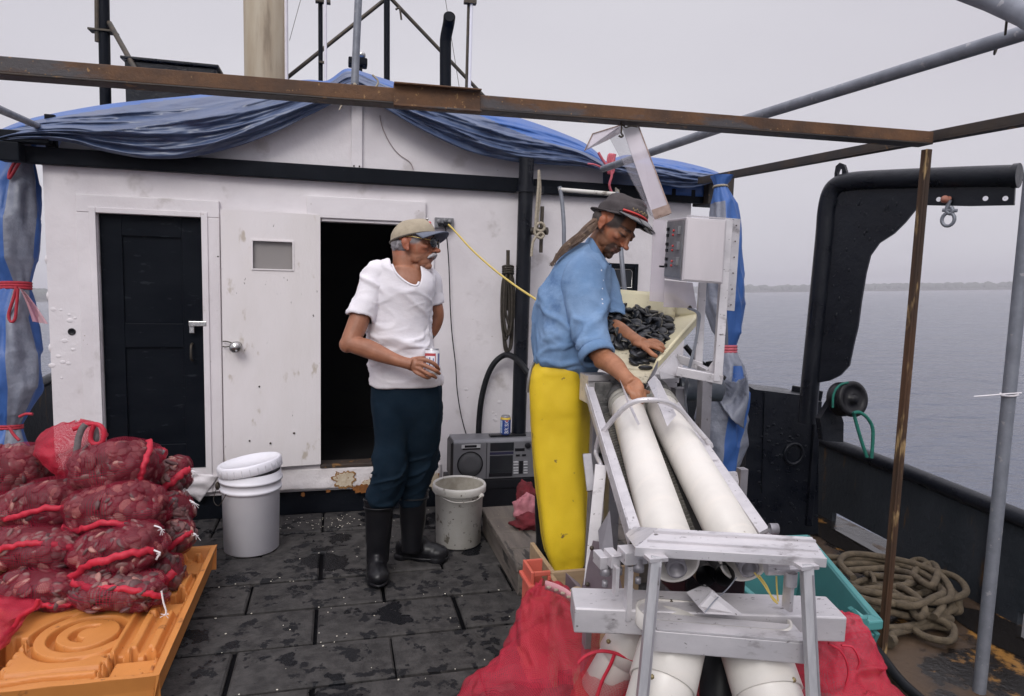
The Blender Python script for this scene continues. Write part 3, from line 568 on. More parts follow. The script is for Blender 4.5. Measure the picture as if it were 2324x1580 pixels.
mb = MB(); q = PY(1060, 215, 5.78); mb.box(q, (.10, .03, .02)); q = PY(1067, 5, 5.78); mb.box(q, (.10, .05, .03)); obj('clamp', mb, iron, o)
stick('wire_stay', 'hair thin wire stay just right of the black exhaust pipe', 'wire', [PY(1048, 235, 5.5), PY(1022, 70, 5.5), PY(1008, -20, 5.5)], .0022, iron)
o = thing('searchlight', 'small black searchlight on the roof behind the ridge pole', 'searchlight', PY(812, 175, 4.9))
mb = MB(); q = PY(812, 143, 4.9); mb.box(q, (.125, .1, .05)); mb.box(q + Vector((0, 0, -.09)), (.06, .06, .14)); obj('base', mb, black_paint, o, bevel=.008)
mb = MB(); q = PY(820, 126, 4.88); mb.ell(q, (.03, .04, .03)); obj('lamp', mb, chrome, o)
# ================================================================ TARPS
def px_curve(pts, m):
    p = [Vector((x, y, 0)) for x, y in pts]; c = cr_(p, 12); d = [0]
    for a, b in zip(c[:-1], c[1:]): d.append(d[-1] + (b - a).length)
    out = []; j = 0
    for i in range(m + 1):
        t = d[-1] * i / m
        while j < len(d) - 2 and d[j + 1] < t: j += 1
        f = (t - d[j]) / max(1e-9, d[j + 1] - d[j]); out.append(c[j].lerp(c[j + 1], f))
    return out
def swag(top, bot, nu, nv, y_top, y_bot, belly, folds, seed, back, mats_v, ends=(1, 1)):
    tp, bt = px_curve(top, nu), px_curve(bot, nu); mb = MB()
    yt = y_top if callable(y_top) else (lambda u: y_top); yb = y_bot if callable(y_bot) else (lambda u: y_bot)
    def fn(u, v):
        i = min(nu, int(round(u * nu)))
        if v < back:                                  # the sheet going on over the roof
            w = 1 - v / back; a = PY(tp[i].x, tp[i].y, yt(u)); h = .02 * mnoise.noise((a.x * 2.5, w * 3, seed))
            return (a.x, a.y + .004 + 1.3 * w, a.z + (.035 * math.sin(w * PI * .5) + h * w) - .14 * w * w)
        w = (v - back) / (1 - back); q = tp[i].lerp(bt[i], w); env = math.sin(PI * min(1, max(0, u))) ** .6
        Y = yt(u) + (yb(u) - yt(u)) * (w ** .7) - belly * math.sin(PI * w ** .8) * (.25 + .75 * env)
        dx = mnoise.noise((u * 3, w * 2, seed))
        f = 0
        for amp, fr, sl, ph in folds:
            s_ = math.sin(2 * PI * (fr * w + sl * u + .30 * dx + ph)); f += amp * (1 - abs(s_) ** .7 * 1.6 if amp > 0 else s_)
        f += .012 * mnoise.noise((u * 9, w * 16, seed + 3)) + .006 * mnoise.noise((u * 26, w * 30, seed + 5))
        fade = min(1, w * 5) * min(1, (1 - w) * 6 + .25)
        return PY(q.x, q.y, Y - f * fade * (.3 + .7 * env))
    mb.grid(fn, nu, nv, mi=lambda u, v: mats_v(u, (v - back) / (1 - back)))
    return mb
tarp = thing('tarp', 'blue and grey tarpaulin gathered in two swags over the cabin gable', 'tarp', (0, YW - .1, 2.3))
mb = swag([(-40, 318), (5, 293), (60, 272), (130, 256), (230, 238), (330, 226), (480, 211), (620, 188), (700, 181), (742, 183), (782, 157), (806, 158)],
          [(-40, 330), (20, 318), (100, 318), (170, 325), (235, 343), (330, 359), (430, 357), (530, 335), (620, 302), (690, 268), (745, 240), (806, 205)],
          150, 74, lambda u: 4.42, lambda u: 4.19, .16, ((.030, 1.35, .5, .1), (.016, 2.6, -.7, .3), (.004, 6.1, .9, .0)), 3, .18, lambda u, w: 0 if w < .10 + .05 * math.sin(u * 9) or (w < .3 and u < .12) else 1)
obj('swag', mb, [tarp_blue, tarp_grey], tarp, solid=.004)
mb = swag([(804, 157), (850, 172), (900, 188), (1040, 233), (1180, 268), (1300, 312), (1345, 338), (1380, 372)],
          [(804, 205), (850, 232), (900, 262), (960, 296), (1060, 342), (1160, 366), (1250, 374), (1320, 378), (1380, 388)],
          130, 70, lambda u: 4.40, lambda u: 4.17, .13, ((.030, 1.4, -.75, .35), (.015, 2.7, .6, .1), (.004, 6.3, -.9, .2)), 8, .18, lambda u, w: 0 if w < .16 + .42 * max(0, u - .35) + .06 * math.sin(u * 11) else 1)
obj('swag', mb, [tarp_blue, tarp_grey], tarp, solid=.004)
mb = swag([(1378, 368), (1420, 352), (1480, 357), (1540, 366), (1600, 381), (1630, 392), (1650, 404)],
          [(1378, 386), (1440, 402), (1500, 418), (1550, 427), (1590, 422), (1625, 412), (1650, 412)],
          80, 44, lambda u: 4.36, lambda u: 4.12, .12, ((.022, 1.6, -.5, .2), (.013, 3.1, .5, .1), (.004, 6.1, -.9, .2)), 15, .15, lambda u, w: 0 if w < .34 else 1)
obj('swag', mb, [tarp_blue, tarp_grey], tarp, solid=.004)
mb = MB(); a, bq = PY(1490, 442, 4.30), PY(1590, 418, 4.30); mb.grid(lambda u, v: (a.x + (bq.x - a.x) * u, 4.262 - .006 * math.sin(u * 14), a.z + (bq.z - a.z) * v), 20, 4); obj('loose_hem', mb, tarp_blue, tarp, solid=.003)
mb = MB()
for x, y in ((803, 200), (790, 196)): pass
ring = [PY(x, y, 4.08) for x, y in ((738, 222), (765, 215), (800, 205), (825, 212), (850, 200), (858, 185), (845, 170))]; mb.tube(cr_(ring), .006, 6)
mb.tube(cr_([PY(x, y, 4.08) for x, y in ((800, 205), (805, 190), (812, 205), (826, 232), (834, 236))]), .006, 6)
mb.tube(cr_([PY(x, y, 4.075) for x, y in ((798, 202), (785, 218), (775, 240), (770, 250))]), .005, 6); obj('lashing', mb, rope_white, tarp)
mb = MB(); c = PY(1382, 372, 4.1)
for k in range(3): mb = MB(); mb.tube([c + Vector((.02 + .012 * k - .018, -.06 * math.cos(t_), 0)) + Vector((.05 * math.cos(t_) * .3, .07 * math.cos(t_), .06 * math.sin(t_))) for t_ in [2 * PI * i / 16 for i in range(16)]], .0075, 6, True); obj('tie_cord', mb, rope_pink, tarp)
mb = MB()
mb.tube(cr_([PY(x, y, 4.03) for x, y in ((1358, 346), (1366, 360), (1377, 376), (1385, 382), (1392, 365), (1396, 350))]), .0085, 6)
obj('tie_cord', mb, rope_pink, tarp); mb = MB(); mb.tube(cr_([PY(x, y, 4.03) for x, y in ((1386, 384), (1388, 400), (1383, 420), (1388, 437), (1391, 447))]), .0085, 6); obj('tie_cord', mb, rope_pink, tarp)
mb = MB(); mb.tube(cr_([PY(x, y, 4.04) for x, y in ((1334, 372), (1350, 374), (1375, 384))]), .006, 6); obj('tie_cord', mb, rope_pink, tarp)

def bundle(name, label, rings, seed, split, mats, lobes=7, cat='tarp'):
    """rolled-up curtain hanging down: rings = (xl, xr, y, depth, half thickness, pinch)"""
    n = 56; out = []; m = len(rings); R_ = []
    for j in range(m - 1):
        for k in range(6):
            t = k / 6; t2 = t * t * (3 - 2 * t); R_.append([a + (b - a) * t2 for a, b in zip(rings[j], rings[j + 1])])
    R_.append(rings[-1])
    for j, (xl, xr, y, d, hd, pin) in enumerate(R_):
        c = P((xl + xr) / 2, y, d); w = (xr - xl) / 2 / FPX * d; rg = []
        for k in range(n):
            th = 2 * PI * k / n; q = 1 + (.13 * (1 - pin)) * math.sin(lobes * th + 2.2 * mnoise.noise((j * .11, 1, seed))) * math.sin(.35 * j + 2 * th + seed) + (.16 * (1 - pin)) * mnoise.noise((math.cos(th) * 2.2, math.sin(th) * 2.2, j * .10 + seed)) + .06 * mnoise.noise((math.cos(th) * 6, math.sin(th) * 6, j * .5 + seed)) + .05 * pin * math.sin(11 * th)
            rg.append(c + RGT * (w * q * math.cos(th)) + FWD * (-hd * q * math.sin(th)) + UPV * 0)
        out.append(rg)
    o = thing(name, label, cat, P((rings[-1][0] + rings[-1][1]) / 2, rings[-1][2], rings[-1][3]))
    mb = MB(); b0 = 0
    mb.loft(out)
    nf = (len(out) - 1) * n
    for i in range(nf):
        k = i % n; th = 2 * PI * (k + .5) / n; j = i // n
        mb.mi[i] = split(th, j / len(out))
    obj('roll', mb, mats, o); return o
lt = bundle('rolled_curtain', 'blue and grey tarp rolled into a column at the left edge, tied with red cord',
  [(-30, 78, 318, 4.0, .10, .3), (-6, 72, 348, 4.0, .05, 1), (-26, 82, 420, 4.0, .10, 0), (-36, 83, 500, 4.0, .13, 0), (-24, 76, 590, 4.0, .12, .2), (6, 66, 646, 4.0, .05, 1), (-20, 74, 720, 4.0, .11, 0), (-30, 84, 800, 4.0, .13, 0), (-24, 86, 880, 4.0, .12, .1), (0, 58, 940, 4.0, .08, .6), (-6, 46, 966, 4.0, .05, 1), (-14, 56, 1010, 4.0, .09, .3), (-14, 60, 1080, 4.0, .10, 0)],
  4.2, lambda th, v: 0 if (th > 1.2 or th < .12) else 1, [tarp_blue, tarp_silver])
def cord(o, pts, d, r, mat, name='tie_cord'): [obj(name, MB().tube(cr_([P(x, y, d if not dd else dd[0]) for x, y, *dd in q]), r, 7), mat, o) for q in pts]
def band(o, xl, xr, y, d, hd, r, mat, n=3, tilt=0):
    mb = MB(); c = P((xl + xr) / 2, y, d); w = (xr - xl) / 2 / FPX * d + .004
    for k in range(n): mb.tube([c + UPV * ((k - n / 2) * r * 1.7 + tilt * math.cos(t_)) + RGT * (w * math.cos(t_)) - FWD * ((hd + .006) * math.sin(t_)) for t_ in [2 * PI * i / 20 for i in range(20)]], r, 6, True)
    return obj('tie_band', mb, mat, o)
band(lt, -6, 72, 348, 4.0, .05, .009, rope_red, 2); band(lt, 6, 66, 646, 4.0, .05, .009, rope_red, 3); band(lt, -6, 46, 966, 4.0, .05, .008, rope_red, 2)
cord(lt, [[(55, 346), (40, 360), (24, 385), (20, 404), (26, 398), (40, 375), (54, 350)], [(54, 348), (80, 352), (90, 342), (103, 354)]], 3.9, .0085, rope_red)
cord(lt, [[(38, 650), (30, 680), (20, 712), (24, 730), (34, 724), (38, 690), (41, 655)]], 3.9, .0085, rope_red)
cord(lt, [[(44, 946), (58, 940), (74, 940)], [(20, 968), (30, 985), (44, 1000)]], 3.9, .0085, rope_red)
mb = MB(); mb.grid(lambda u, v: P(46 + 46 * v ** .8 + (u - .5) * (10 + 26 * v), 652 + 78 * v + 6 * u, 3.88 - .02 * math.sin(u * 9)), 10, 16, .06, .2); obj('mesh_strip', mb, M('faded_net', (.62, .30, .33), rough=.7, net=(.005, .45)), lt)
rt = bundle('rolled_curtain', 'ragged blue and silver tarp column behind the switch cabinet, tied with pink cord',
  [(1612, 1664, 400, 3.75, .05, .3), (1622, 1648, 422, 3.75, .035, 1), (1616, 1670, 462, 3.75, .07, .1), (1610, 1680, 540, 3.75, .09, 0), (1600, 1684, 620, 3.75, .10, 0), (1604, 1686, 690, 3.75, .10, 0), (1620, 1680, 755, 3.75, .07, .3), (1636, 1668, 790, 3.75, .035, 1), (1622, 1684, 830, 3.75, .08, 0), (1590, 1694, 890, 3.75, .11, 0), (1580, 1694, 950, 3.75, .11, 0), (1574, 1688, 1010, 3.75, .10, 0), (1580, 1672, 1066, 3.75, .08, 0), (1596, 1660, 1090, 3.75, .05, 0)],
  9.1, lambda th, v: (0 if v < .14 or (v < .52 and (th < 1.75 or th > 5)) or (v > .60 and (.70 < th < 1.6)) else 1), [tarp_blue, tarp_silver], 6)
band(rt, 1622, 1648, 422, 3.75, .035, .007, rope_white, 1); band(rt, 1636, 1668, 790, 3.75, .035, .009, rope_pink, 3)
mb = MB()                                            # torn flap of the right curtain
mb.grid(lambda u, v: P(1632 + 62 * u + (6 * math.sin(v * 5)) - 10 * v * (1 - u), 852 + 14 * math.sin(u * 3) + 120 * v * (.25 + .75 * u) + 4 * mnoise.noise((u * 9, v * 9, 1)), 3.60 - .03 * math.sin(u * 7 + v * 3)), 26, 26); obj('torn_flap', mb, tarp_silver, rt, solid=.003)
mb = MB()
for k in range(46):
    x = random.uniform(1640, 1694); y = random.uniform(850, 900); mb.tube([P(x, y, 3.6), P(x + random.uniform(-5, 9), y + random.uniform(-4, 8), 3.57), P(x + random.uniform(-6, 16), y + random.uniform(-16, 22), 3.56)], .0008, 4)
obj('fray', mb, tarp_silver, rt)

# ================================================================ CANOPY FRAME of rusty angle iron
YB = 2.19; XR = 2.2
fr = thing('canopy', 'rusty angle iron frame of crossbar, side rail and post over the deck', 'frame', (XR, YB, 0))
def angle(mb, p0, p1, a, b, t=.006):
    """L section: flange a and flange b are vectors"""
    p0, p1, a, b = map(Vector, (p0, p1, a, b)); an, bn = a.normalized(), b.normalized()
    for f, nn in ((a, bn), (b, an)):
        o0 = nn * 0 if f is a else an * t; f2 = f if f is a else f - an * 0
        q = [p0 + o0, p1 + o0, p1 + o0 + f2 - (o0 if f is b else o0 * 0), p0 + o0 + f2 - (o0 if f is b else o0 * 0)]
        mb.hexa([v for v in q] + [v + nn * t for v in q])
def zc(x, y): return PY(x, y, YB).z
zl = zc(0, 175); zr = zc(2120, 325) - .002
LX = -1.9; zL = zl + (zl - zr) / (2.2 + .89) * (LX + .89) * -1
mb = MB(); s0, s1 = (LX, YB, zl - .003), (XR, YB, zr)
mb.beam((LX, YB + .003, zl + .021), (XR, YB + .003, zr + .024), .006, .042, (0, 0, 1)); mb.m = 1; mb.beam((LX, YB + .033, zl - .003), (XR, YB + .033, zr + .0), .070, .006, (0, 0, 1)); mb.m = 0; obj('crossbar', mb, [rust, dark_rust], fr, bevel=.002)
mb = MB(); a, bq = PY(893, 262, YB - .012), PY(1090, 262, YB - .012)
def sl(x): return zl - .003 + (zr - zl + .003) * (x - LX) / (XR - LX)
zz = sl((a.x + bq.x) / 2)
for x0, x1 in ((a.x, bq.x),):
    p0, p1 = Vector((x0, YB - .010, sl(x0) - .012)), Vector((x1, YB - .010, sl(x1) - .012))
    mb.beam(p0 + Vector((0, .006, .032)), p1 + Vector((0, .006, .032)), .006, .064); mb.beam(p0 + Vector((0, -.008, .0)), p1 + Vector((0, -.008, 0)), .03, .006); mb.beam(p0 + Vector((0, -.006, .066)), p1 + Vector((0, -.006, .066)), .026, .005)
obj('splice_plate', mb, rust, fr, bevel=.0015)
mb = MB(); s0, s1 = (XR, .3, 2.062), (XR + .03, 3.72, 2.085)
angle(mb, (XR - .005, .3, 1.998), (XR + .02, 4.0, 2.122), (0, 0, .040), (.040, 0, 0)); obj('side_rail', mb, dark_rust, fr, bevel=.002)
mb = MB(); angle(mb, (XR - .022, YB + .004, -.012), (XR - .022, YB + .004, 2.03), (.027, 0, 0), (0, .027, 0)); obj('post', mb, post_rust, fr, bevel=.002)
mb = MB(); angle(mb, (LX, .3, zl), (LX - .02, 4.0, zl + .03), (0, 0, .048), (-.045, 0, 0)); obj('side_rail', mb, dark_rust, fr, bevel=.002)
mb = MB(); angle(mb, (LX, YB + .004, -.02), (LX, YB + .004, zl), (.046, 0, 0), (0, .046, 0)); obj('post', mb, post_rust, fr, bevel=.002)
# galvanised pipes carrying the canopy
o = thing('canopy_pipe', 'long grey galvanised pipe slanting across the upper right over the rusty crossbar', 'pipe', P(1900, 205, 2.9))
a, bq = P(1368, 384, 4.15), P(2420, 45, 1.74); mb = MB(); mb.tube([a, a.lerp(bq, .5) + Vector((0, 0, .015)), bq], .021, 16); obj('pipe', mb, galv, o)
def eyebolt(o, pts, c, d, rx, ry, rot):
    mb = MB(); mb.tube([P(x, y, d) for x, y in pts], .0036, 8); cc = P(*c, d)
    mb.tube([cc + RGT * (rx / FPX * d * math.cos(t_) * math.cos(rot) - ry / FPX * d * math.sin(t_) * math.sin(rot)) + UPV * (rx / FPX * d * math.cos(t_) * math.sin(rot) + ry / FPX * d * math.sin(t_) * math.cos(rot)) + FWD * (.012 * math.cos(t_)) for t_ in [2 * PI * i / 24 for i in range(24)]], .0026, 8, True)
    return obj('eye_bolt', mb, iron, o)
eyebolt(o, [(2277, 82), (2268, 96)], (2261, 109), 1.95, 7, 14, -.35)
mb = MB(); q = P(2280, 88, 1.95); mb.tube([q - RGT * .014, q + RGT * .014], .013, 10); obj('collar', mb, galv, o)
o = thing('canopy_pipe', 'short length of thick galvanised pipe in the upper right corner with a hanging eye bolt', 'pipe', P(2310, 20, 1.5))
mb = MB(); mb.tube([P(1700, -190, 1.9), P(2130, -45, 1.62), P(2250, 0, 1.55), P(2330, 35, 1.45), P(2420, 90, 1.35), P(2800, 350, 1.0)], .0245, 16); obj('pipe', mb, galv, o)
eyebolt(o, [(2293, 22), (2289, 40), (2286, 50)], (2283, 63), 1.53, 8, 14, -.1)
o = thing('canopy_pipe', 'thin dark pipe end running to the left corner of the cabin roof', 'pipe', P(60, 275, 3.3))
mb = MB(); mb.tube([P(-120, 190, 2.2), P(0, 249, 2.75), P(128, 304, 4.25)], .0165, 12); obj('pipe', mb, galv, o)
o = thing('stanchion', 'grey galvanised pipe standing at the right edge with a white cable tie', 'stanchion', PZ(2222, 1570, -.01))
a = PZ(2222, 1570, -.012); b_ = PY(2335, 448, a.y); mb = MB(); mb.tube([a, b_ + (b_ - a) * .42], .0225, 18); obj('pipe', mb, galv, o)
mb = MB(); tq = a.lerp(b_, .6); tt = (b_ - a); k = 0
f = (PY(2290, 895, a.y).z - a.z) / (b_.z - a.z); c = a.lerp(b_, f)
mb.tube([c + Vector((.026 * math.cos(t_), .026 * math.sin(t_), .004 * math.cos(t_))) for t_ in [2 * PI * i / 20 for i in range(20)]], .004, 6, True); dd = dep(c) - .03
mb.tube(cr_([P(2318, 892, dd), P(2282, 894, dd), P(2250, 897, dd), P(2210, 900, dd)]), [.004] * 24 + [.002], 6, flat=.5); obj('cable_tie', mb, tie_white, o)

# ================================================================ HANGING ACRYLIC COVER
o = thing('clear_cover', 'scratched clear plastic trough hanging by a hook from the rusty crossbar', 'cover', P(1450, 490, 2.3))
t0, t1, b0, b1 = P(1412, 288, 2.36), P(1449, 286, 2.34), P(1483, 494, 2.24), P(1521, 478, 2.22)
mb = MB(); mb.hexa([b0, b1, b1 + FWD * .004, b0 + FWD * .004, t0, t1, t1 + FWD * .004, t0 + FWD * .004]); obj('front_panel', mb, acrylic_milky, o)
l0, l1 = P(1375, 297, 2.44), P(1476, 488, 2.33); s_ = P(1412, 288, 2.362); s1_ = P(1483, 494, 2.243)
mb = MB(); mb.hexa([l1, s1_, s1_ + FWD * .004, l1 + FWD * .004, l0, s_, s_ + FWD * .004, l0 + FWD * .004]); obj('side_panel', mb, acrylic, o)
w = [P(1327, 342, 2.42), P(1345, 304, 2.44), P(1409, 284, 2.37), P(1412, 300, 2.37), P(1379, 318, 2.44), P(1358, 328, 2.45)]
mb = MB(); mb.prism(w, FWD * .004); obj('end_panel', mb, acrylic_milky, o)
mb = MB(); mb.beam(P(1482, 487, 2.215), P(1521, 474, 2.205), .03, .012, FWD); 
for k in range(8): q = P(1488 + 4.2 * k, 495 - 1.5 * k, 2.205); mb.box(q, (.004, .004, .010))
for p_, q_ in ((t1, b1), (P(1327, 342, 2.415), P(1345, 304, 2.435)), (P(1345, 304, 2.435), P(1409, 284, 2.365))): mb.tube([p_, q_], .0022, 5)
obj('rim', mb, edge_rust, o)
mb = MB(); mb.tube(cr_([P(1408, 272, 2.31), P(1411, 288, 2.31), P(1410, 302, 2.31), P(1414, 308, 2.31), P(1410, 311, 2.31), P(1404, 308, 2.31)]), .0035, 6); mb.tube(cr_([P(1412, 282, 2.31), P(1420, 289, 2.31), P(1432, 286, 2.31), P(1447, 288, 2.31)]), .003, 6); obj('hook', mb, iron, o)

# ================================================================ DAVIT, FAIRLEAD BOX, SHEAVE
A0 = PZ(1838, 890, .85); A0 = P(1838, 880, 3.72); E0 = P(2309, 399, 2.95)
hd = Vector((E0.x - A0.x, E0.y - A0.y, 0)).normalized(); hn = Vector((-hd.y, hd.x, 0))
def DV(x, y, off=0): r = ray(x, y); tt = (A0 - CAM).dot(hn) / r.dot(hn); return CAM + r * tt + hn * off
o = thing('davit', 'black steel davit arm with a curved web plate against the sky', 'davit', (A0.x, A0.y, .5))
mb = MB(); path = cr_([DV(1832, 960), DV(1838, 880), DV(1856, 700), DV(1872, 540), DV(1877, 480), DV(1886, 440), DV(1903, 420), DV(1935, 412), DV(2000, 408), DV(2150, 403), DV(2309, 399)], 5)
mb.tube(path, .048, 20); obj('arm_pipe', mb, tar_paint, o)
mb = MB(); web = [DV(x, y, -.008) for x, y in ((1870, 450), (1890, 425), (1920, 412), (2306, 402), (2302, 466), (2200, 468), (2098, 466), (2080, 474), (2055, 505), (2030, 530), (1996, 552), (1976, 580), (1966, 620), (1956, 680), (1948, 740), (1938, 782), (1928, 830), (1908, 852), (1884, 864), (1862, 868), (1842, 866))]
mb.prism(web, hn * .016); WEB = mb; WPX = [(1870, 450), (1890, 425), (1920, 412), (2306, 402), (2302, 466), (2200, 468), (2098, 466), (2080, 474), (2055, 505), (2030, 530), (1996, 552), (1976, 580), (1966, 620), (1956, 680), (1948, 740), (1938, 782), (1928, 830), (1908, 852), (1884, 864), (1862, 868), (1842, 866)]
mb = MB(); q = [DV(x, y, -.012) for x, y in ((1896, 420), (1896, 395), (1899, 378), (1908, 370), (1918, 374), (1923, 390), (1926, 408))]; ir = [DV(x, y, -.012) for x, y in ((1903, 402), (1903, 392), (1906, 384), (1910, 382), (1913, 386), (1913, 394), (1912, 402))]
n = len(q); fs = [(i, i + 1, n + i + 1, n + i) for i in range(n - 1)]; pts = q + ir; mb.add(pts + [p + hn * .024 for p in pts], fs + [tuple(2 * n + i for i in reversed(t_)) for t_ in fs] + [(i, 2 * n + i, 2 * n + i + 1, i + 1) for i in range(n - 1)] + [(n + i + 1, 3 * n + i + 1, 3 * n + i, n + i) for i in range(n - 1)]); obj('lifting_eye', mb, tar_paint, o)
mb = MB()
for x, y in ((2132, 453), (2238, 451), (2283, 451)): c = DV(x, y, -.0085); mb.tube([c, c + hn * .017], .011, 14)
obj('bolt_hole_disc', mb, bucket_white, o)  # white discs stand in for sky light through the holes
mb = MB(); c = DV(2306, 399); mb.tube([c - hd * .01, c + hd * .012], .053, 22); obj('end_cap', mb, tar_paint, o)
rvs = MB()
for k in range(60):
    x = random.choice((random.uniform(1835, 1905), random.uniform(1900, 1975), random.uniform(1960, 2060))); y = random.uniform(520, 850) if x < 1935 else random.uniform(450, 560)
    if not inpoly(x, y, WPX) or x < 1886: continue
    c = DV(x, y, -.008); r = random.uniform(.004, .009); rvs.ell(c, (r, r * .35, r * 1.5), None, 8, 5)
WEB.add(rvs.v, rvs.f, True); obj('web_plate', WEB, tar_paint, o)
o = thing('shackle', 'galvanised shackle hanging from the black davit web', 'shackle', DV(2153, 500))
mb = MB(); mb.ell(DV(2150, 454, -.03), (.018, .018, .018)); mb.tube([DV(2160, 451, -.03), DV(2150, 453, .03)], .009, 8); obj('pin', mb, M('rusty_pin', (.30, .09, .05), (.4, .2, .15), s=40, rough=.6), o)
mb = MB(); mb.tube(cr_([DV(2160, 455, -.02), DV(2154, 470, -.02), DV(2152, 480, -.02), DV(2160, 486, -.02), DV(2166, 480, -.02), DV(2162, 470, -.02)]), .009, 8)
c = DV(2156, 494, -.02); mb.tube([c + hd * (.026 * math.cos(t_)) + Vector((0, 0, -.01 + .030 * math.sin(t_))) for t_ in [2 * PI * i / 20 for i in range(20)]], .008, 8, True); mb.tube([DV(2143, 478, -.02), DV(2176, 479, -.02)], .008, 8); obj('bow', mb, galv, o)
# fairlead box
o = thing('fairlead_box', 'tall black tarry steel box standing below the davit', 'bollard', PZ(1775, 1200, -.012))
Yb = 3.42
a = lambda x, y, d=Yb: PY(x, y, d)
mb = MB(); fr0 = [a(1685, 1200), a(1858, 1200), a(1858, 902), a(1712, 884), a(1702, 878)]; fr0[0].z = -.01; fr0[1].z = -.01
mb.prism(fr0, (0, .34, 0)); 
SH_ = mb
mb = MB(); q = [a(1796, 885, 3.6), a(1804, 880, 3.6), a(1862, 902, 3.5), a(1862, 915, 3.5)]; mb.beam(a(1795, 892, 3.62), a(1865, 906, 3.5), .02, .10); mb.bb((a(1858, 900).x - .03, Yb - .02, .05), (a(1858, 900).x + .012, Yb + .36, a(1858, 910).z)); obj('flange', mb, tar_paint, o, bevel=.005)
mb = MB(); c = a(1800, 1030) + Vector((-.0, -.004, 0)); mb.tube([c + Vector((.062 * math.cos(t_), 0, .062 * math.sin(t_))) for t_ in [2 * PI * i / 24 for i in range(24)]], .010, 8, True)
for k in range(90): q = a(random.uniform(1720, 1855), random.uniform(960, 1190)) + Vector((0, -.002, 0)); r = random.uniform(.003, .009); SH_.ell(q, (r * 1.5, r * .3, r), None, 8, 5)
obj('ring', mb, tar_paint, o); obj('shell', SH_, tar_paint, o)
mb = MB(); mb.beam(a(1735, 890) + Vector((0, -.004, 0)), a(1728, 1120) + Vector((0, -.004, 0)), .012, .01); obj('rib', mb, tar_paint, o)
o = thing('hauler_sheave', 'black grooved hauler wheel on a bracket beside the fairlead box', 'pulley', P(1915, 975, 3.5))
c = P(1922, 906, 3.45); axd = (CAM - c).normalized() * .8 + Vector((.55, 0, 0)); axd.normalize()
mb = MB(); mb.lathe(c - axd * .045, [(0, 0), (.088, 0), (.088, .018), (.074, .03), (.074, .06), (.09, .072), (.09, .09), (.07, .094), (.064, .084), (.02, .082), (.02, .10), (0, .10)], 30, axd); obj('wheel', mb, rubber, o)
mb = MB(); mb.prism([P(1862, 950, 3.55), P(1890, 905, 3.55), P(1905, 925, 3.55), P(1915, 960, 3.55), P(1914, 1004, 3.55), P(1868, 1000, 3.55)], FWD * .06); obj('bracket', mb, tar_paint, o, bevel=.006)
o = tag(obj('rope', (lambda m: (m.tube(cr_([P(x, y, 3.38) for x, y in ((1937, 936), (1946, 970), (1958, 1010), (1968, 1038))]), .0085, 7), m.tube(cr_([P(x, y, 3.36) for x, y in ((1937, 938), (1950, 936), (1968, 948), (1980, 970), (1981, 1000), (1978, 1040))]), .0085, 7), m.tube(cr_([P(x, y, 3.40) for x, y in ((1890, 925), (1892, 895), (1905, 875), (1925, 868))]), .006, 6), m)[-1])(MB()), rope_green), 'green rope looped over the hauler wheel', 'rope')
# ================================================================ BUCKETS
c = PZ(566, 1262, 0); c = Vector((-.45, 3.78, 0))
o = thing('bucket', 'white plastic bucket with its lid set on crooked', 'bucket', c)
rb, rt_ = .140, .152; mb = MB()
mb.lathe(c, [(0, .002), (rb - .01, .001), (rb, .008), (rt_ - .006, .33), (rt_ - .001, .335), (rt_ + .006, .336), (rt_ + .006, .350), (rt_, .352), (rt_ + .004, .385), (rt_ + .010, .386), (rt_ + .010, .398), (rt_ + .002, .402), (rt_ + .002, .435), (rt_ - .006, .435), (rt_ - .012, .34), (rb - .012, .05), (0, .05)], 44); obj('body', mb, bucket_white, o)
tl = Matrix.Rotation(R(-9), 3, 'Y') @ Matrix.Rotation(R(-2), 3, 'X'); mb = MB(); ax = tl @ Vector((0, 0, 1)); lc = c + Vector((0, 0, .432))
mb.lathe(lc, [(rt_ + .008, 0), (rt_ + .012, .004), (rt_ + .012, .048), (rt_ + .006, .055), (rt_ - .008, .055), (rt_ - .012, .045), (0, .043)], 44, ax); ld = obj('lid', mb, bucket_white, o)
mb = MB()
for k in range(26):
    th = 2 * PI * k / 26; u = tl @ Vector((math.cos(th), math.sin(th), 0)); mb.beam(lc + u * (rt_ + .0125) + ax * .006, lc + u * (rt_ + .0125) + ax * .040, .0035, .002, u)
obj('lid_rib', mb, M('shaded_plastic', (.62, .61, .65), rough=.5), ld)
mb = MB(); hp = c + Vector((-rt_ - .012, -.02, .36)); mb.ell(hp, (.012, .022, .022)); mb.tube(cr_([hp, hp + Vector((-.014, -.04, -.06)), hp + Vector((.02, -.10, -.075)), hp + Vector((.06, -.12, -.01))]), .002, 6); obj('handle', mb, iron, o)
c = Vector((.66, 3.66, 0))
o = thing('bucket', 'open dirty white bucket beside the wooden platform', 'bucket', c); rb, rt_ = .125, .142; H_ = .345
mb = MB(); mb.lathe(c, [(0, .002), (rb - .008, .001), (rb, .008), (rt_ - .008, H_ - .05), (rt_ + .002, H_ - .045), (rt_ + .007, H_ - .04), (rt_ + .008, H_ - .01), (rt_ + .004, H_), (rt_ - .004, H_ + .001), (rt_ - .007, H_ - .01)], 44)
obj('body', mb, bucket_dirty, o)
mb = MB(); mb.lathe(c, [(rt_ - .0072, H_ - .008), (rb - .006, .03), (0, .028)], 44); obj('inside', mb, bucket_inner, o)
mb = MB(); mb.ell(c + Vector((.10, -.105, H_ - .045)), (.02, .016, .014)); mb.ell(c + Vector((-.13, -.04, H_ - .04)), (.014, .02, .014)); mb.tube(cr_([c + Vector((.105, -.115, H_ - .045)), c + Vector((.05, -.155, H_ - .058)), c + Vector((-.06, -.145, H_ - .06)), c + Vector((-.136, -.04, H_ - .045))]), .0022, 6); obj('handle', mb, bucket_dirty, o)

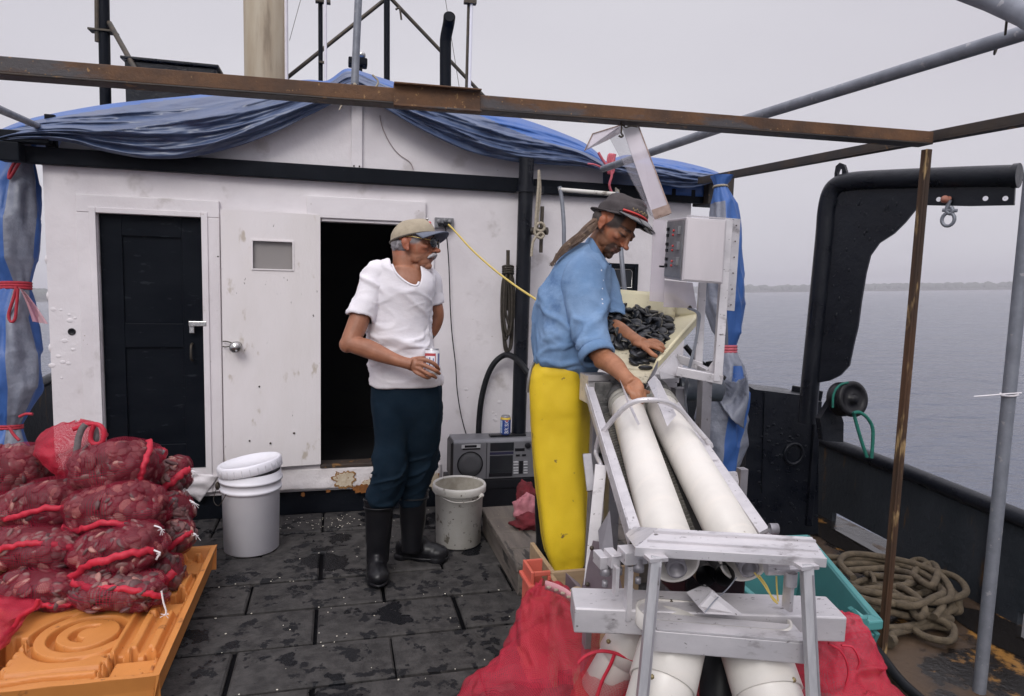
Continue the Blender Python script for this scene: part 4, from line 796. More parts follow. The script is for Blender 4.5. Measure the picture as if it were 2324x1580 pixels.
# ================================================================ BOOMBOX on a black crate, can on it
o = thing('crate', 'low black crate under the boombox against the cabin wall', 'crate', (.98, 4.16, 0))
mb = MB(); mb.bb((.66, 4.03, .0), (1.36, 4.26, .235)); obj('box', mb, bb_dark, o, bevel=.006)
mb = MB(); mb.bb((.655, 4.022, .18), (1.365, 4.0295, .24)); mb.bb((.655, 4.022, .0), (1.365, 4.0295, .03)); obj('rail', mb, bb_dark, o, bevel=.003)
bx0, bx1, bz0, bz1, by0, by1 = .672, 1.235, .244, .497, 4.02, 4.19
o = thing('boombox', 'grey portable stereo with a round speaker standing on the black crate', 'boombox', ((bx0 + bx1) / 2, 4.1, bz0))
mb = MB(); mb.bb((bx0 + .012, by0 + .004, bz0), (bx1 - .012, by1, bz1 - .02)); mb.hexa([(bx0 + .012, by0 + .004, bz1 - .02), (bx1 - .012, by0 + .004, bz1 - .02), (bx1 - .012, by1, bz1 - .02), (bx0 + .012, by1, bz1 - .02), (bx0 + .012, by0 + .022, bz1), (bx1 - .012, by0 + .022, bz1), (bx1 - .012, by1, bz1), (bx0 + .012, by1, bz1)]); obj('body', mb, bb_grey, o, bevel=.004)
mb = MB(); mb.hexa([(bx0, by0 + .03, bz0 + .02), (bx0 + .0118, by0 + .004, bz0), (bx0 + .0118, by1, bz0), (bx0, by1, bz0 + .02), (bx0, by0 + .03, bz1 - .03), (bx0 + .0118, by0 + .004, bz1 - .01), (bx0 + .0118, by1, bz1 - .01), (bx0, by1, bz1 - .03)]); obj('end_cap', mb, bb_dark, o)
def fp(x, y): return PY(x, y, by0 + .004)
def X_(cx, cy): return ((1080 + cx * .12658) * .9296, (1000 + cy * .12658) * .9296)
def bpan(name, pts, mat, pr=.004, par=o, bv=.001):
    a, b = fp(*X_(pts[0], pts[1])), fp(*X_(pts[2], pts[3])); mb = MB(); mb.bb((a.x, by0 + .004 - pr, b.z), (b.x, by0 + .0038, a.z)); return obj(name, mb, mat, par, bevel=bv)
s_ = fp(*X_(535, 1055)); mb = MB(); mb.lathe((s_.x, by0 + .004, s_.z), [(.0, .004), (.035, .006), (.072, .003), (.075, .0), (.075, -.002)], 40, (0, -1, 0)); sp = obj('speaker', mb, bb_cone, o)
mb = MB(); mb.lathe((s_.x, by0 + .004, s_.z), [(.075, -.001), (.075, .006), (.080, .006), (.081, -.001)], 40, (0, -1, 0)); obj('rim', mb, bb_dark, sp)
bpan('label_plate', (370, 680, 735, 740), btn_m, .002)
bpan('label_plate', (430, 690, 660, 730), bb_dark, .003)
bpan('vent_strip', (390, 750, 730, 768), bb_dark, .003)
bpan('tape_deck', (925, 645, 1375, 790), glass_dark, .003); bpan('tape_deck', (915, 895, 1350, 1215), glass_dark, .003)
bpan('display', (915, 825, 1370, 858), M('dial_glass', (.03, .03, .06), rough=.2), .003); bpan('tape_keys', (895, 1225, 1345, 1275), bb_dark, .007)
bpan('display', (1400, 750, 1585, 800), bb_dark, .002)
for y in (1000, 1047, 1110, 1160, 1208):
    bpan('button', (1370, y, 1462, y + 24), btn_m, .006); bpan('button', (1565, y - 3, 1640, y + 20), btn_m, .006)
bpan('panel', (1480, 990, 1550, 1235), bb_dark, .003); bpan('button', (1415, 865, 1490, 895), bb_dark, .006); bpan('button', (1535, 862, 1610, 892), bb_dark, .006)
s_ = fp(*X_(1645, 690)); mb = MB(); mb.lathe((s_.x, by0 + .004, s_.z), [(.018, 0), (.018, .012), (.014, .015), (0, .015)], 24, (0, -1, 0)); obj('knob', mb, bb_dark, o)
a, b_ = PZ(*X_(820, 460), bz1), PZ(*X_(1600, 500), bz1); mb = MB(); mb.bb((a.x + .01, by0 + .05, bz1), (b_.x, by0 + .10, bz1 + .012)); obj('handle', mb, bb_dark, o, bevel=.004)
xs = fp(*X_(855, 800)).x; mb = MB(); mb.bb((xs - .002, by0 + .0025, bz0 + .002), (xs + .002, by0 + .0035, bz1 - .022)); obj('seam', mb, bb_dark, o)
def can(name, label, c, h, bands, ax=(0, 0, 1), r=.033):
    """drinks can: bands = list of (material, z0, z1)"""
    o = thing(name, label, 'can', c); az = Vector(ax).normalized()
    for i, (m, z0, z1, ring) in enumerate(bands):
        mb = MB(); mb.lathe(c, ring, 30, az); obj('body' if i == 0 else 'top' if i == 1 else 'band', mb, m, o)
    return o
can_alu = M('can_metal', (.55, .54, .56), (.42, .41, .43), s=60, rough=.3, metal=.8)
can_blue = M('blue_can_print', (.015, .045, .22), (.02, .07, .30), s=60, rough=.3, coat=.4)
cc = Vector((PY(1147, 970, 4.085).x, 4.085, bz1 + .0125)); s_ = .129 / .122
o2 = can('drinks_can', 'blue drinks can with white upright lettering, standing on the boombox', cc, .12,
  [(can_blue, 0, 0, [(.024, 0), (.030, .006), (.033, .012), (.033, .100), (.029, .112), (.0275, .116)]), (can_alu, 0, 0, [(.0276, .1145), (.0285, .119), (.0265, .121), (.025, .117), (0, .116)]), (M('yellow_band', (.6, .42, .05), rough=.4), 0, 0, [(.0335, .0985), (.0312, .1075), (.0295, .1125), (.0285, .1127)])])
def letters(text, size, cyl_c, r, ang0, z0, mat, par, rot90=True, name='lettering', bold=.0):
    """raised letters wrapped round a can, reading upwards when rot90"""
    cu = bpy.data.curves.new('t', 'FONT'); cu.body = text; cu.size = size; cu.extrude = .0002; cu.offset = bold; cu.align_y = 'CENTER'
    ob = bpy.data.objects.new('t', cu); COL.objects.link(ob); dg = bpy.context.evaluated_depsgraph_get(); dg.update()
    me = bpy.data.meshes.new_from_object(ob.evaluated_get(dg)); bpy.data.objects.remove(ob); a = co(me)
    u, h = (-a[:, 1], a[:, 0]) if rot90 else (a[:, 0], a[:, 1])
    rr = r + .0004 + a[:, 2]; th = ang0 + u / r
    v = np.c_[cyl_c.x + rr * np.cos(th), cyl_c.y + rr * np.sin(th), cyl_c.z + z0 + h]; setco(me, v)
    return obj(name, me, mat, par)
wht = M('white_print', (.72, .72, .76), rough=.4)
facing = math.atan2(CAM.y - cc.y, CAM.x - cc.x)
letters('BRISK', .034, cc, .0332, facing + .28, .010, wht, o2, bold=.0004)
mb = MB(); n = 8; mb.grid(lambda u, v: (cc.x + .0334 * math.cos(facing - 1.25 + .62 * u), cc.y + .0334 * math.sin(facing - 1.25 + .62 * u), cc.z + .014 + .08 * v), 8, 4); obj('band', mb, M('pale_blue_print', (.25, .38, .58), (.6, .62, .7), s=40, rough=.4), o2)
mb = MB(); mb.grid(lambda u, v: (cc.x + .0334 * math.cos(facing + .05 + .5 * u), cc.y + .0334 * math.sin(facing + .05 + .5 * u), cc.z + .088 + .008 * v), 8, 3); obj('band', mb, M('red_print', (.45, .05, .06), rough=.4), o2)

# ================================================================ wooden platform, rag, hoses, ropes, cables
px0, px1, py0, py1, pz = .815, 1.62, 2.955, 3.80, .15
o = thing('platform', 'low weathered wooden step under the man in the yellow apron', 'platform', ((px0 + px1) / 2, 3.4, 0))
mb = MB(); xq = [py0, 3.17, 3.385, 3.60, py1]
for a, b_ in zip(xq[:-1], xq[1:]): mb.bb((px0, a + .003, pz - .035), (px1, b_ - .003, pz + random.uniform(-.002, .002)))
obj('top', mb, wood_grey, o, bevel=.006)
mb = MB(); mb.bb((px0 + .01, py0 + .01, 0), (px0 + .05, py1 - .01, pz - .0355)); mb.bb((px1 - .05, py0 + .01, 0), (px1, py1, pz - .0355)); mb.bb((px0 + .0505, py0 + .02, 0), (px1 - .0505, py0 + .06, pz - .0355)); obj('side_board', mb, wood_grey, o, bevel=.004)
rag_m = M('pink_rag', (.50, .20, .23), (.40, .13, .16), s=20, rough=.9, bump=.6, bs=120); rag_d = M('dark_red_rag', (.16, .012, .02), (.10, .01, .015), s=20, rough=.9, bump=.8, bs=80)
mb = MB(); c = P(1205, 1128, 3.35); c.z = max(c.z, pz + .06)
def blob(mb, c, r, seed, amp=.35, fr=2.5, nu=28, nv=18, M_=None):
    b0 = len(mb.v); mb.ell((0, 0, 0), (1, 1, 1), None, nu, nv)
    for i in range(b0, len(mb.v)):
        v = Vector(mb.v[i]); k = 1 + amp * mnoise.noise(v * fr + Vector((seed, 0, 0))) + amp * .5 * mnoise.noise(v * fr * 2.6 + Vector((0, seed, 0))); w = Vector((v.x * r[0], v.y * r[1], v.z * r[2])) * k
        mb.v[i] = tuple(Vector(c) + (M_ @ w if M_ else w))
blob(mb, (1.0, 3.5, pz + .07), (.07, .06, .085), 3, .38, 1.8); tag(obj('rag', mb, rag_m), 'pink rag heaped on the wooden step by the boombox', 'rag')
mb = MB(); blob(mb, (1.02, 3.42, pz + .035), (.10, .07, .045), 9, .4, 2.2); blob(mb, (1.03, 3.58, pz + .10), (.06, .06, .10), 5, .36, 2); tag(obj('rag', mb, rag_d), 'dark red net rag under the pink rag', 'rag')
o = tag(obj('hose', (lambda m: m.tube(cr_([PY(x, y, YW - yy) for x, y, yy in ((1086, 1000, .06), (1087, 960, .06), (1092, 910, .06), (1104, 860, .06), (1122, 824, .07), (1146, 806, .09), (1168, 812, .20), (1190, 835, .30), (1204, 860, .34), (1212, 900, .36), (1215, 1000, .36))], 8), .019, 12))(MB()), hose_m), 'black rubber hose looped up the cabin wall behind the steel post', 'hose')
mb = MB(); random.seed(4)
for k, (x0, x1, yb) in enumerate(((1144, 1158, 800), (1147, 1162, 795), (1141, 1154, 770), (1150, 1165, 740), (1146, 1160, 760))):
    d = YW - .1 - .012 * k; mb.tube(cr_([PY(1153, 612, d), PY(x0, 640, d), PY(x0 - 3, 700, d), PY(x0, yb - 20, d), PY((x0 + x1) / 2, yb, d), PY(x1, yb - 20, d), PY(x1 + 2, 690, d), PY(x1, 640, d), PY(1155, 606, d)]), .0085, 7)
for k in range(4): mb.tube([PY(1153 + 12 * math.cos(t_), 606 + 5 * k - 3 * math.sin(t_), YW - .13 - .03 * math.sin(t_)) for t_ in [2 * PI * i / 14 for i in range(14)]], .007, 6, True)
tag(obj('rope', mb, rope_dark), 'dark rope hank hanging on the wall peg left of the steel post', 'rope')
mb = MB(); p0, p1 = PY(1153, 568, YW - .09), PY(1152, 705, YW - .09); mb.tube([p0, p1], .012, 8); mb.tube([PY(1153, 640, YW - .09), PY(1153, 640, YW + .01)], .012, 8); tag(obj('wall_peg', mb, iron), 'black iron peg on the wall holding the dark rope hank', 'peg')
mb = MB(); mb.tube(cr_([PY(x, y, 4.0) for x, y in ((1223, 386), (1222, 420), (1219, 460), (1216, 500), (1217, 520), (1230, 524), (1236, 515), (1228, 506), (1217, 512), (1214, 530), (1226, 541), (1234, 534), (1226, 528), (1216, 538), (1209, 552), (1206, 582))]), .0085, 8)
mb.tube(cr_([PY(x, y, 4.02) for x, y in ((1223, 386), (1226, 430), (1223, 470), (1219, 510), (1222, 530), (1232, 540))]), .008, 8); tag(obj('rope', mb, rope_white), 'pale rope belayed on the pin right of the steel post', 'rope')
# grey arch (pipe rack) behind the man
o = thing('pipe_rack', 'grey aluminium arch behind the capped man, in front of the dark window', 'rack', P(1340, 700, 3.45))
mb = MB(); mb.tube(cr_([P(1270, 424, 3.5), P(1274, 445, 3.5), P(1279, 500, 3.5), P(1280, 560, 3.5), P(1280, 800, 3.5), P(1280, 1060, 3.5)]), .011, 10); mb.tube([P(1400, 436, 3.45), P(1404, 500, 3.45), P(1412, 600, 3.42), P(1419, 680, 3.4), P(1425, 900, 3.4), P(1425, 1060, 3.4)], .012, 10); obj('leg', mb, galv, o)
mb = MB(); mb.tube([P(1268, 428, 3.5), P(1276, 431, 3.5), P(1398, 441, 3.45)], .011, 10); obj('top_bar', mb, bucket_dirty, o)
mb = MB(); mb.prism([P(1397, 425, 3.44), P(1405, 431, 3.44), P(1410, 452, 3.44), P(1398, 452, 3.44)], FWD * .02); obj('horn', mb, mussel_rim, o)
# outlet box, cords
o = thing('outlet_box', 'grey metal outlet box on the cabin wall with two plugs in it', 'outlet', PY(1007, 507, YW))
a, b_ = PY(986, 494, YW), PY(1028, 520, YW); mb = MB(); mb.bb((a.x, YW - .03, b_.z), (b_.x, YW - .0005, a.z)); obj('box', mb, grey_box, o, bevel=.004)
mb = MB()
for x, y in ((996, 502), (1010, 500), (1021, 503)): q = PY(x, y, YW - .03); mb.lathe(q, [(.014, -.002), (.014, .006), (.010, .009), (0, .009)], 14, (0, -1, 0))
obj('cover', mb, grey_box, o)
mb = MB(); q = PY(1000, 509, YW - .05); mb.box(q, (.03, .05, .016)); q = PY(1014, 509, YW - .05); mb.box(q, (.038, .05, .026)); obj('plug', mb, bb_dark, o, bevel=.004)
tag(obj('extension_cord', (lambda m: m.tube(cr_([P(1018, 510, 4.15), P(1030, 522, 4.12), P(1070, 566, 4.0), P(1120, 611, 3.8), P(1170, 649, 3.55), P(1222, 684, 3.3), P(1260, 715, 3.1)]), .006, 8))(MB()), yellow_cord), 'yellow extension cord stretched from the outlet box towards the man in the blue shirt', 'cord')
tag(obj('power_cord', (lambda m: m.tube(cr_([PY(x, y, YW - .035) for x, y in ((1010, 512), (1014, 540), (1018, 590), (1020, 640), (1022, 700), (1026, 760), (1034, 830), (1037, 880), (1044, 930), (1052, 965), (1060, 992))]), .0035, 7))(MB()), bb_dark), 'thin black power cord running down the wall to the boombox', 'cord')

# ================================================================ ORANGE PALLET
ox0, ox1, oy0, oy1, oz = -1.76, -.575, 2.35, 3.47, .15
def pal_h(x, y):
    """height of the moulded top; x, y in metres from the near right corner inwards"""
    w, d = ox1 - ox0, oy1 - oy0
    def ss(a, b, t): t = np.clip((t - a) / (b - a), 0, 1); return t * t * (3 - 2 * t)
    xr, yr = ox1 - x, y - oy0                     # distance from the right and near edges
    h = np.full_like(x, .128)
    cx, cy = -.905, 2.735                          # big moulded roundel
    r = np.hypot((x - cx), (y - cy)); th = np.arctan2(y - cy, x - cx)
    def groove(hh, m, dep_): return hh - dep_ * m
    ring = lambda r0, w_: ss(r0 - w_, r0 - w_ * .5, r) * (1 - ss(r0 + w_ * .5, r0 + w_, r))
    h = groove(h, ring(.118, .017), .036)
    h = groove(h, ring(.185, .015) * (ss(-.2, .0, np.sin(th * 1 + .5) * np.cos(th + .3) + .25)), .034)
    h = groove(h, ring(.050, .016) * ((np.cos(th - 2.9) > -.2)), .032)
    h = groove(h, ring(.012, .022) * 0, .01)
    # stepped edges of the central block
    blk = np.maximum(np.abs(x - cx) - .235, np.abs(y - cy) - .235)
    # ridges running along the right side and the near side
    rip = .5 + .5 * np.sign(np.sin(xr * 2 * np.pi / .062)); 
    side = (xr < .21) & (xr > .03); h = np.where(side, .106 + .030 * ss(.2, .8, .5 + .5 * np.sin(xr * 2 * np.pi / .066 + .7)), h)
    nearb = (yr < .145) & (yr > .03) & ~side; h = np.where(nearb, .092 + .036 * ss(.2, .8, .5 + .5 * np.sin(yr * 2 * np.pi / .05 + .6 * np.sin(x * 22))), h)
    # leg pockets with fluted walls
    for px_, py_, hw, hh in ((-.702, 2.485, .085, .088), (-.662, 2.95, .050, .115), (-.66, 3.30, .05, .10), (-1.15, 2.58, .055, .17), (-1.17, 3.1, .10, .10), (-1.55, 2.5, .12, .09), (-1.55, 3.1, .12, .1), (-.95, 3.15, .1, .09)):
        fl = .010 * np.sign(np.sin(np.where(np.abs(x - px_) / hw > np.abs(y - py_) / hh, y, x) * 2 * np.pi / .048))
        m = np.maximum(np.abs(x - px_) - hw - fl, np.abs(y - py_) - hh - fl)
        st = np.clip(-m, 0, .06); h = np.where(m < 0, np.minimum(h, .124 - .112 * ss(0, .020, st)), h)
    # rim
    e = np.minimum.reduce([xr, x - ox0, yr, oy1 - y]); h = np.where(e < .030, .15 - .012 * ss(.020, .030, e), h)
    gap = (e >= .030) & (e < .048); h = np.where(gap, np.minimum(h, .085), h)
    return h
nx_, ny_ = 440, 420; gx = np.linspace(ox0, ox1, nx_ + 1); gy = np.linspace(oy0, oy1, ny_ + 1); GX, GY = np.meshgrid(gx, gy); GH = pal_h(GX, GY)
GH += .0012 * np.sin(GX * 37) * np.sin(GY * 29)
pal = thing('pallet', 'orange moulded plastic pallet under the pile of red sacks', 'pallet', ((ox0 + ox1) / 2, (oy0 + oy1) / 2, 0))
mb = MB(); mb.add(np.c_[GX.ravel(), GY.ravel(), GH.ravel()].tolist(), [(j * (nx_ + 1) + i, j * (nx_ + 1) + i + 1, (j + 1) * (nx_ + 1) + i + 1, (j + 1) * (nx_ + 1) + i) for j in range(ny_) for i in range(nx_)], True)
obj('top', mb, orange, pal)
mb = MB()
for a, b_, q in (((ox1 - .004, oy0, 0), (ox1, oy1, 0), 'r'), ((ox0, oy0, 0), (ox0 + .004, oy1, 0), 'l')): pass
tp = .025
def skirt(p0, p1, inn):
    p0, p1, inn = Vector(p0), Vector(p1), Vector(inn); mb.hexa([p0 + inn * .9 + Vector((0, 0, .035)), p1 + inn * .9 + Vector((0, 0, .035)), p1 + inn * .7 + Vector((0, 0, .035)), p0 + inn * .7 + Vector((0, 0, .035)), p0 + Vector((0, 0, .15)), p1 + Vector((0, 0, .15)), p1 + inn * .2 + Vector((0, 0, .149)), p0 + inn * .2 + Vector((0, 0, .149))])
skirt((ox1, oy0, 0), (ox1, oy1, 0), (-tp * 1.2, 0, 0)); skirt((ox0, oy0, 0), (ox1, oy0, 0), (0, tp * 1.2, 0)); skirt((ox0, oy0, 0), (ox0, oy1, 0), (tp * 1.2, 0, 0)); skirt((ox0, oy1, 0), (ox1, oy1, 0), (0, -tp * 1.2, 0)); obj('skirt', mb, orange, pal, bevel=.002)
for px_, py_ in ((-.69, 2.47), (-.69, 2.9), (-.69, 3.34), (-1.17, 2.47), (-1.17, 2.9), (-1.17, 3.34), (-1.64, 2.47), (-1.64, 3.34)):
    mb = MB(); mb.hexa([(px_ - .055, py_ - .06, 0), (px_ + .055, py_ - .06, 0), (px_ + .055, py_ + .06, 0), (px_ - .055, py_ + .06, 0), (px_ - .07, py_ - .075, .1), (px_ + .07, py_ - .075, .1), (px_ + .07, py_ + .075, .1), (px_ - .07, py_ + .075, .1)]); obj('foot', mb, orange, pal, bevel=.006)

# ================================================================ TEAL TUB, RED CRATE, ROPE COIL, HOSE
tub = thing('tub', 'teal plastic fish tub behind the grading machine', 'tub', (1.75, 2.1, 0))
T0 = [Vector((1.46, 1.85, .37)), Vector((1.79, 1.85, .37)), Vector((2.05, 2.53, .37)), Vector((1.50, 2.58, .37))]
cen = sum(T0, Vector()) / 4; B0 = [Vector((cen.x + (p.x - cen.x) * .66, cen.y + (p.y - cen.y) * .74, .0)) for p in T0]
mb = MB()
for i in range(4):
    j = (i + 1) % 4; inn = lambda p, k=.022: p + (Vector((cen.x, cen.y, p.z)) - p).normalized() * k
    mb.hexa([B0[i], B0[j], inn(B0[j]), inn(B0[i]), T0[i], T0[j], inn(T0[j]), inn(T0[i])])
mb.prism([p + Vector((0, 0, .02)) for p in B0], (0, 0, .012)); obj('body', mb, teal, tub, bevel=.004)
mb = MB()
for i in range(4):
    j = (i + 1) % 4; out = lambda p, k: p + (p - Vector((cen.x, cen.y, p.z))).normalized() * k
    mb.hexa([out(T0[i], -.012) + Vector((0, 0, -.035)), out(T0[j], -.012) + Vector((0, 0, -.035)), out(T0[j], .036) + Vector((0, 0, -.03)), out(T0[i], .036) + Vector((0, 0, -.03)), out(T0[i], -.012) + Vector((0, 0, .004)), out(T0[j], -.012) + Vector((0, 0, .004)), out(T0[j], .036) + Vector((0, 0, .004)), out(T0[i], .036) + Vector((0, 0, .004))])
obj('rim', mb, M('bright_teal_plastic', (.075, .27, .27), (.06, .225, .225), s=6, rough=.45), tub, bevel=.006)
mb = MB()
for k in range(5):
    a = T0[1].lerp(T0[0], .03 + .07 * k) + Vector((.0, -.028, -.04)); mb.beam(a, a + Vector((-.01, .05, -.16)), .018, .018, (1, 0, 0))
for k in range(3):
    a = T0[1].lerp(T0[2], .03 + .05 * k) + Vector((.02, 0, -.04)); mb.beam(a, a + Vector((-.055, .0, -.14)), .018, .018, (1, 0, 0))
obj('rib', mb, teal, tub, bevel=.003)
mb = MB(); a = P(1938, 1392, 2.02); mb.prism([P(1930, 1385, 2.06), P(1939, 1381, 2.05), P(1975, 1408, 2.02), P(1965, 1412, 2.02)], FWD * .02); mb.beam(P(1905, 1408, 2.06), P(1970, 1408, 2.02), .025, .02); obj('handle', mb, MATS['bright_teal_plastic'], tub)
# coral crate and wooden box at the foot of the machine
o = thing('crate', 'coral red plastic crate corner beside the wooden step', 'crate', P(1235, 1345, 2.45))
mb = MB(); f0, f1 = P(1207, 1350, 2.45), P(1207, 1295, 2.45)
cx0 = P(1206, 1300, 2.5); cz = cx0.z; cy = cx0.y
mb.bb((cx0.x, cy, 0), (cx0.x + .012, cy + .12, cz)); mb.bb((cx0.x + .0125, cy, 0), (cx0.x + .075, cy + .012, cz - .10)); mb.bb((cx0.x + .0125, cy, cz - .018), (cx0.x + .075, cy + .012, cz)); mb.bb((cx0.x + .065, cy - .001, cz - .10), (cx0.x + .077, cy + .013, cz - .018)); mb.bb((cx0.x + .0125, cy + .11, 0), (cx0.x + .077, cy + .12, cz)); mb.bb((cx0.x - .012, cy - .012, cz - .06), (cx0.x + .014, cy + .13, cz - .046)); mb.bb((cx0.x - .012, cy - .012, .05), (cx0.x + .014, cy + .13, .064))
obj('body', mb, coral, o, bevel=.003)
o = thing('wooden_box', 'bare wooden box edge behind the coral crate below the apron', 'box', P(1290, 1330, 2.5))
wq = P(1252, 1300, 2.56); mb = MB(); mb.bb((wq.x, wq.y, .0), (wq.x + .36, wq.y + .018, wq.z)); mb.bb((wq.x - .012, wq.y - .10, .0), (wq.x + .006, wq.y - .0005, wq.z - .004)); mb.bb((wq.x, wq.y + .0185, 0), (wq.x + .018, wq.y + .3, wq.z)); obj('board', mb, wood_tan, o, bevel=.003)
o = thing('scrap_sheet', 'notched offcut of grey sheet metal in front of the wooden box', 'scrap', P(1290, 1345, 2.35))
mb = MB(); mb.prism([P(1264, 1329, 2.38), P(1283, 1331, 2.38), P(1284, 1300, 2.38), P(1316, 1326, 2.36), P(1325, 1350, 2.34), P(1282, 1352, 2.36)], FWD * .004); obj('sheet', mb, alu_plate, o)
mb = MB(); q = P(1310, 1352, 2.3); mb.lathe(q, [(.03, -.004), (.03, .004), (0, .004)], 20, -FWD); obj('disc', mb, wood_tan, o)
# coil of rope
random.seed(12); pts = []
for k in range(9):
    ph0 = random.random() * 6; rx, ry = random.uniform(.20, .36), random.uniform(.15, .27); ccx, ccy = 2.50 + random.uniform(-.10, .10), 2.62 + random.uniform(-.12, .12)
    for i in range(9):
        th = ph0 * .3 + 2 * PI * i / 9 + .4 * k; pts.append((min(2.93, ccx + rx * math.cos(th) * random.uniform(.88, 1.1)), ccy + ry * math.sin(th) * random.uniform(.85, 1.12), max(.01, .012 + .014 * k + random.uniform(-.012, .03))))
rc = [PZ(x, y, z) for x, y, z in ((1900, 1285, .06), (1950, 1292, .07), (1975, 1305, .08), (2030, 1310, .10), (2080, 1318, .12), (2130, 1340, .10), (2170, 1365, .08), (2178, 1385, .05), (2165, 1390, .03))]
rc2 = [PZ(x, y, z) for x, y, z in ((1985, 1290, .04), (2060, 1300, .12), (2110, 1330, .15), (2128, 1300, .15), (2118, 1280, .13), (2095, 1285, .12), (2075, 1300, .12), (2050, 1360, .08), (2100, 1395, .07), (2160, 1405, .04))]
rc3 = [PZ(x, y, z) for x, y, z in ((1955, 1350, .05), (2010, 1370, .06), (2080, 1390, .07), (2140, 1410, .06), (2150, 1425, .03), (2110, 1420, .02), (2075, 1425, .03), (2100, 1445, .02), (2150, 1455, .02), (2165, 1440, .02), (2150, 1415, .03), (2060, 1430, .02), (2025, 1440, .03), (2030, 1450, .02))]
rc4 = [PZ(x, y, z) for x, y, z in ((2050, 1290, .08), (2075, 1272, .10), (2100, 1275, .12), (2125, 1310, .12), (2140, 1370, .10), (2120, 1400, .08))]
rc5 = [PZ(x, y, z) for x, y, z in ((2035, 1330, .11), (2060, 1340, .12), (2090, 1365, .12), (2098, 1390, .10), (2080, 1400, .08), (2060, 1370, .09), (2030, 1345, .09), (1990, 1330, .07))]
mb = MB()
for q in (pts, rc, rc2, rc3, rc4, rc5): mb.tube(cr_(q, 6), .0158, 9)
mb.tube([PZ(2030, 1452, .02), PZ(2016, 1456, .02)], [.019, .03], 9); mb.tube(cr_([PZ(x, y, .09) for x, y in ((1975, 1300), (1982, 1310), (1985, 1325))]), .011, 7)
tag(obj('rope_coil', mb, rope_tan), 'heap of thick weathered brown rope on the rusty deck by the bulwark', 'rope')
tag(obj('hose', (lambda m: m.tube(cr_([PZ(x, y, .02) for x, y in ((1960, 1440), (2000, 1490), (2030, 1530), (2060, 1562), (2110, 1605), (2160, 1650))]), .02, 10))(MB()), hose_m), 'black hose curving along the deck at the lower right beside the red sack', 'hose')
# ================================================================ GRADING MACHINE
mc = thing('grading_machine', 'aluminium clam grading machine with two long white rollers and a cream hopper', 'machine', P(1600, 1500, 1.8) * 1)
def bar(name, p0, p1, w, h, mat=alu, up=(0, 0, 1), bev=.002, par=None): mb = MB(); mb.beam(p0, p1, w, h, up); return obj(name, mb, mat, par or mc, bevel=bev)
def plate(name, pts, t, mat=alu, n=None, par=None, bev=.001): mb = MB(); mb.prism(pts, (n or FWD) * t); return obj(name, mb, mat, par or mc, bevel=bev)
# rollers
RO = []
for (a, b_, r) in ((P(1419, 912, 2.60), P(1506, 1195, 1.76), .0605), (P(1493, 912, 2.64), P(1648, 1195, 1.80), .0605)):
    dv = (b_ - a).normalized(); e = b_ + dv * .15; RO.append((a, e, dv))
    mb = MB(); mb.lathe(a, [(r - .004, 0), (r, .01), (r, (e - a).length), (r - .006, (e - a).length), (r - .006, (e - a).length - .12), (0, (e - a).length - .12)], 40, dv); ro = obj('roller', mb, pvc, mc)
    mb = MB(); mb.lathe(e, [(0, -.119), (.024, -.118), (.024, .035), (.018, .036), (.017, .02), (0, .02)], 20, dv); obj('shaft', mb, alu_dark, ro)
    mb = MB()
    for k in range(2): mb.lathe(a + dv * (.02 + .035 * k), [(r, 0), (r + .007, .003), (r + .007, .022), (r, .026)], 36, dv)
    obj('collar', mb, M('grey_collar', (.32, .31, .27), (.22, .21, .19), s=20, rough=.5), ro)
    mb = MB(); mb.lathe(a - dv * .09, [(0, 0), (r + .004, .0), (r + .006, .085), (r - .01, .089)], 30, dv); obj('hub', mb, M('dark_hub', (.05, .05, .05), (.10, .095, .09), s=20, rough=.5), ro)
up_m = (RO[0][2].cross(RGT)).normalized(); up_m = up_m if up_m.z > 0 else -up_m
# bed under the rollers with brush strips
b0, b1, b2, b3 = P(1366, 905, 2.66), P(1530, 905, 2.68), P(1716, 1200, 1.84), P(1432, 1200, 1.80)
mb = MB(); mb.prism([p - up_m * .075 for p in (b0, b1, b2, b3)], -up_m * .012); obj('bed', mb, M('dark_bed', (.035, .033, .031), (.06, .055, .05), s=12, rough=.6), mc)
for qa, qb in ((P(1384, 905, 2.62), P(1448, 1200, 1.78)), (P(1462, 912, 2.64), P(1574, 1200, 1.80))):
    mb = MB()
    for ia in range(46): q = qa.lerp(qb, ia / 45); mb.beam(q - up_m * .06 - RGT * .022, q - up_m * .045 + RGT * .022, .008, .008)
    obj('brush', mb, MATS.get('brush_bristle') or M('brush_bristle', (.16, .15, .13), (.10, .095, .085), s=30, rough=.9), mc)
# rails
bar('rail', P(1337, 880, 2.56), P(1444, 1216, 1.70), .034, .008, up=up_m); bar('rail', P(1330, 884, 2.56), P(1428, 1218, 1.72), .006, .05, up=up_m)
bar('rail', P(1524, 905, 2.60), P(1738, 1212, 1.74), .034, .008, up=up_m); bar('rail', P(1514, 910, 2.62), P(1712, 1206, 1.80), .006, .05, alu_dark, up=up_m)
for y, x in ((1090, 1392), (1143, 1407)): q = P(x, y, 1.9 + (1143 - y) * .002); bar('cross_strap', q - RGT * .016 + up_m * .006, q + RGT * .018 + up_m * .006, .004, .003, alu_dark)
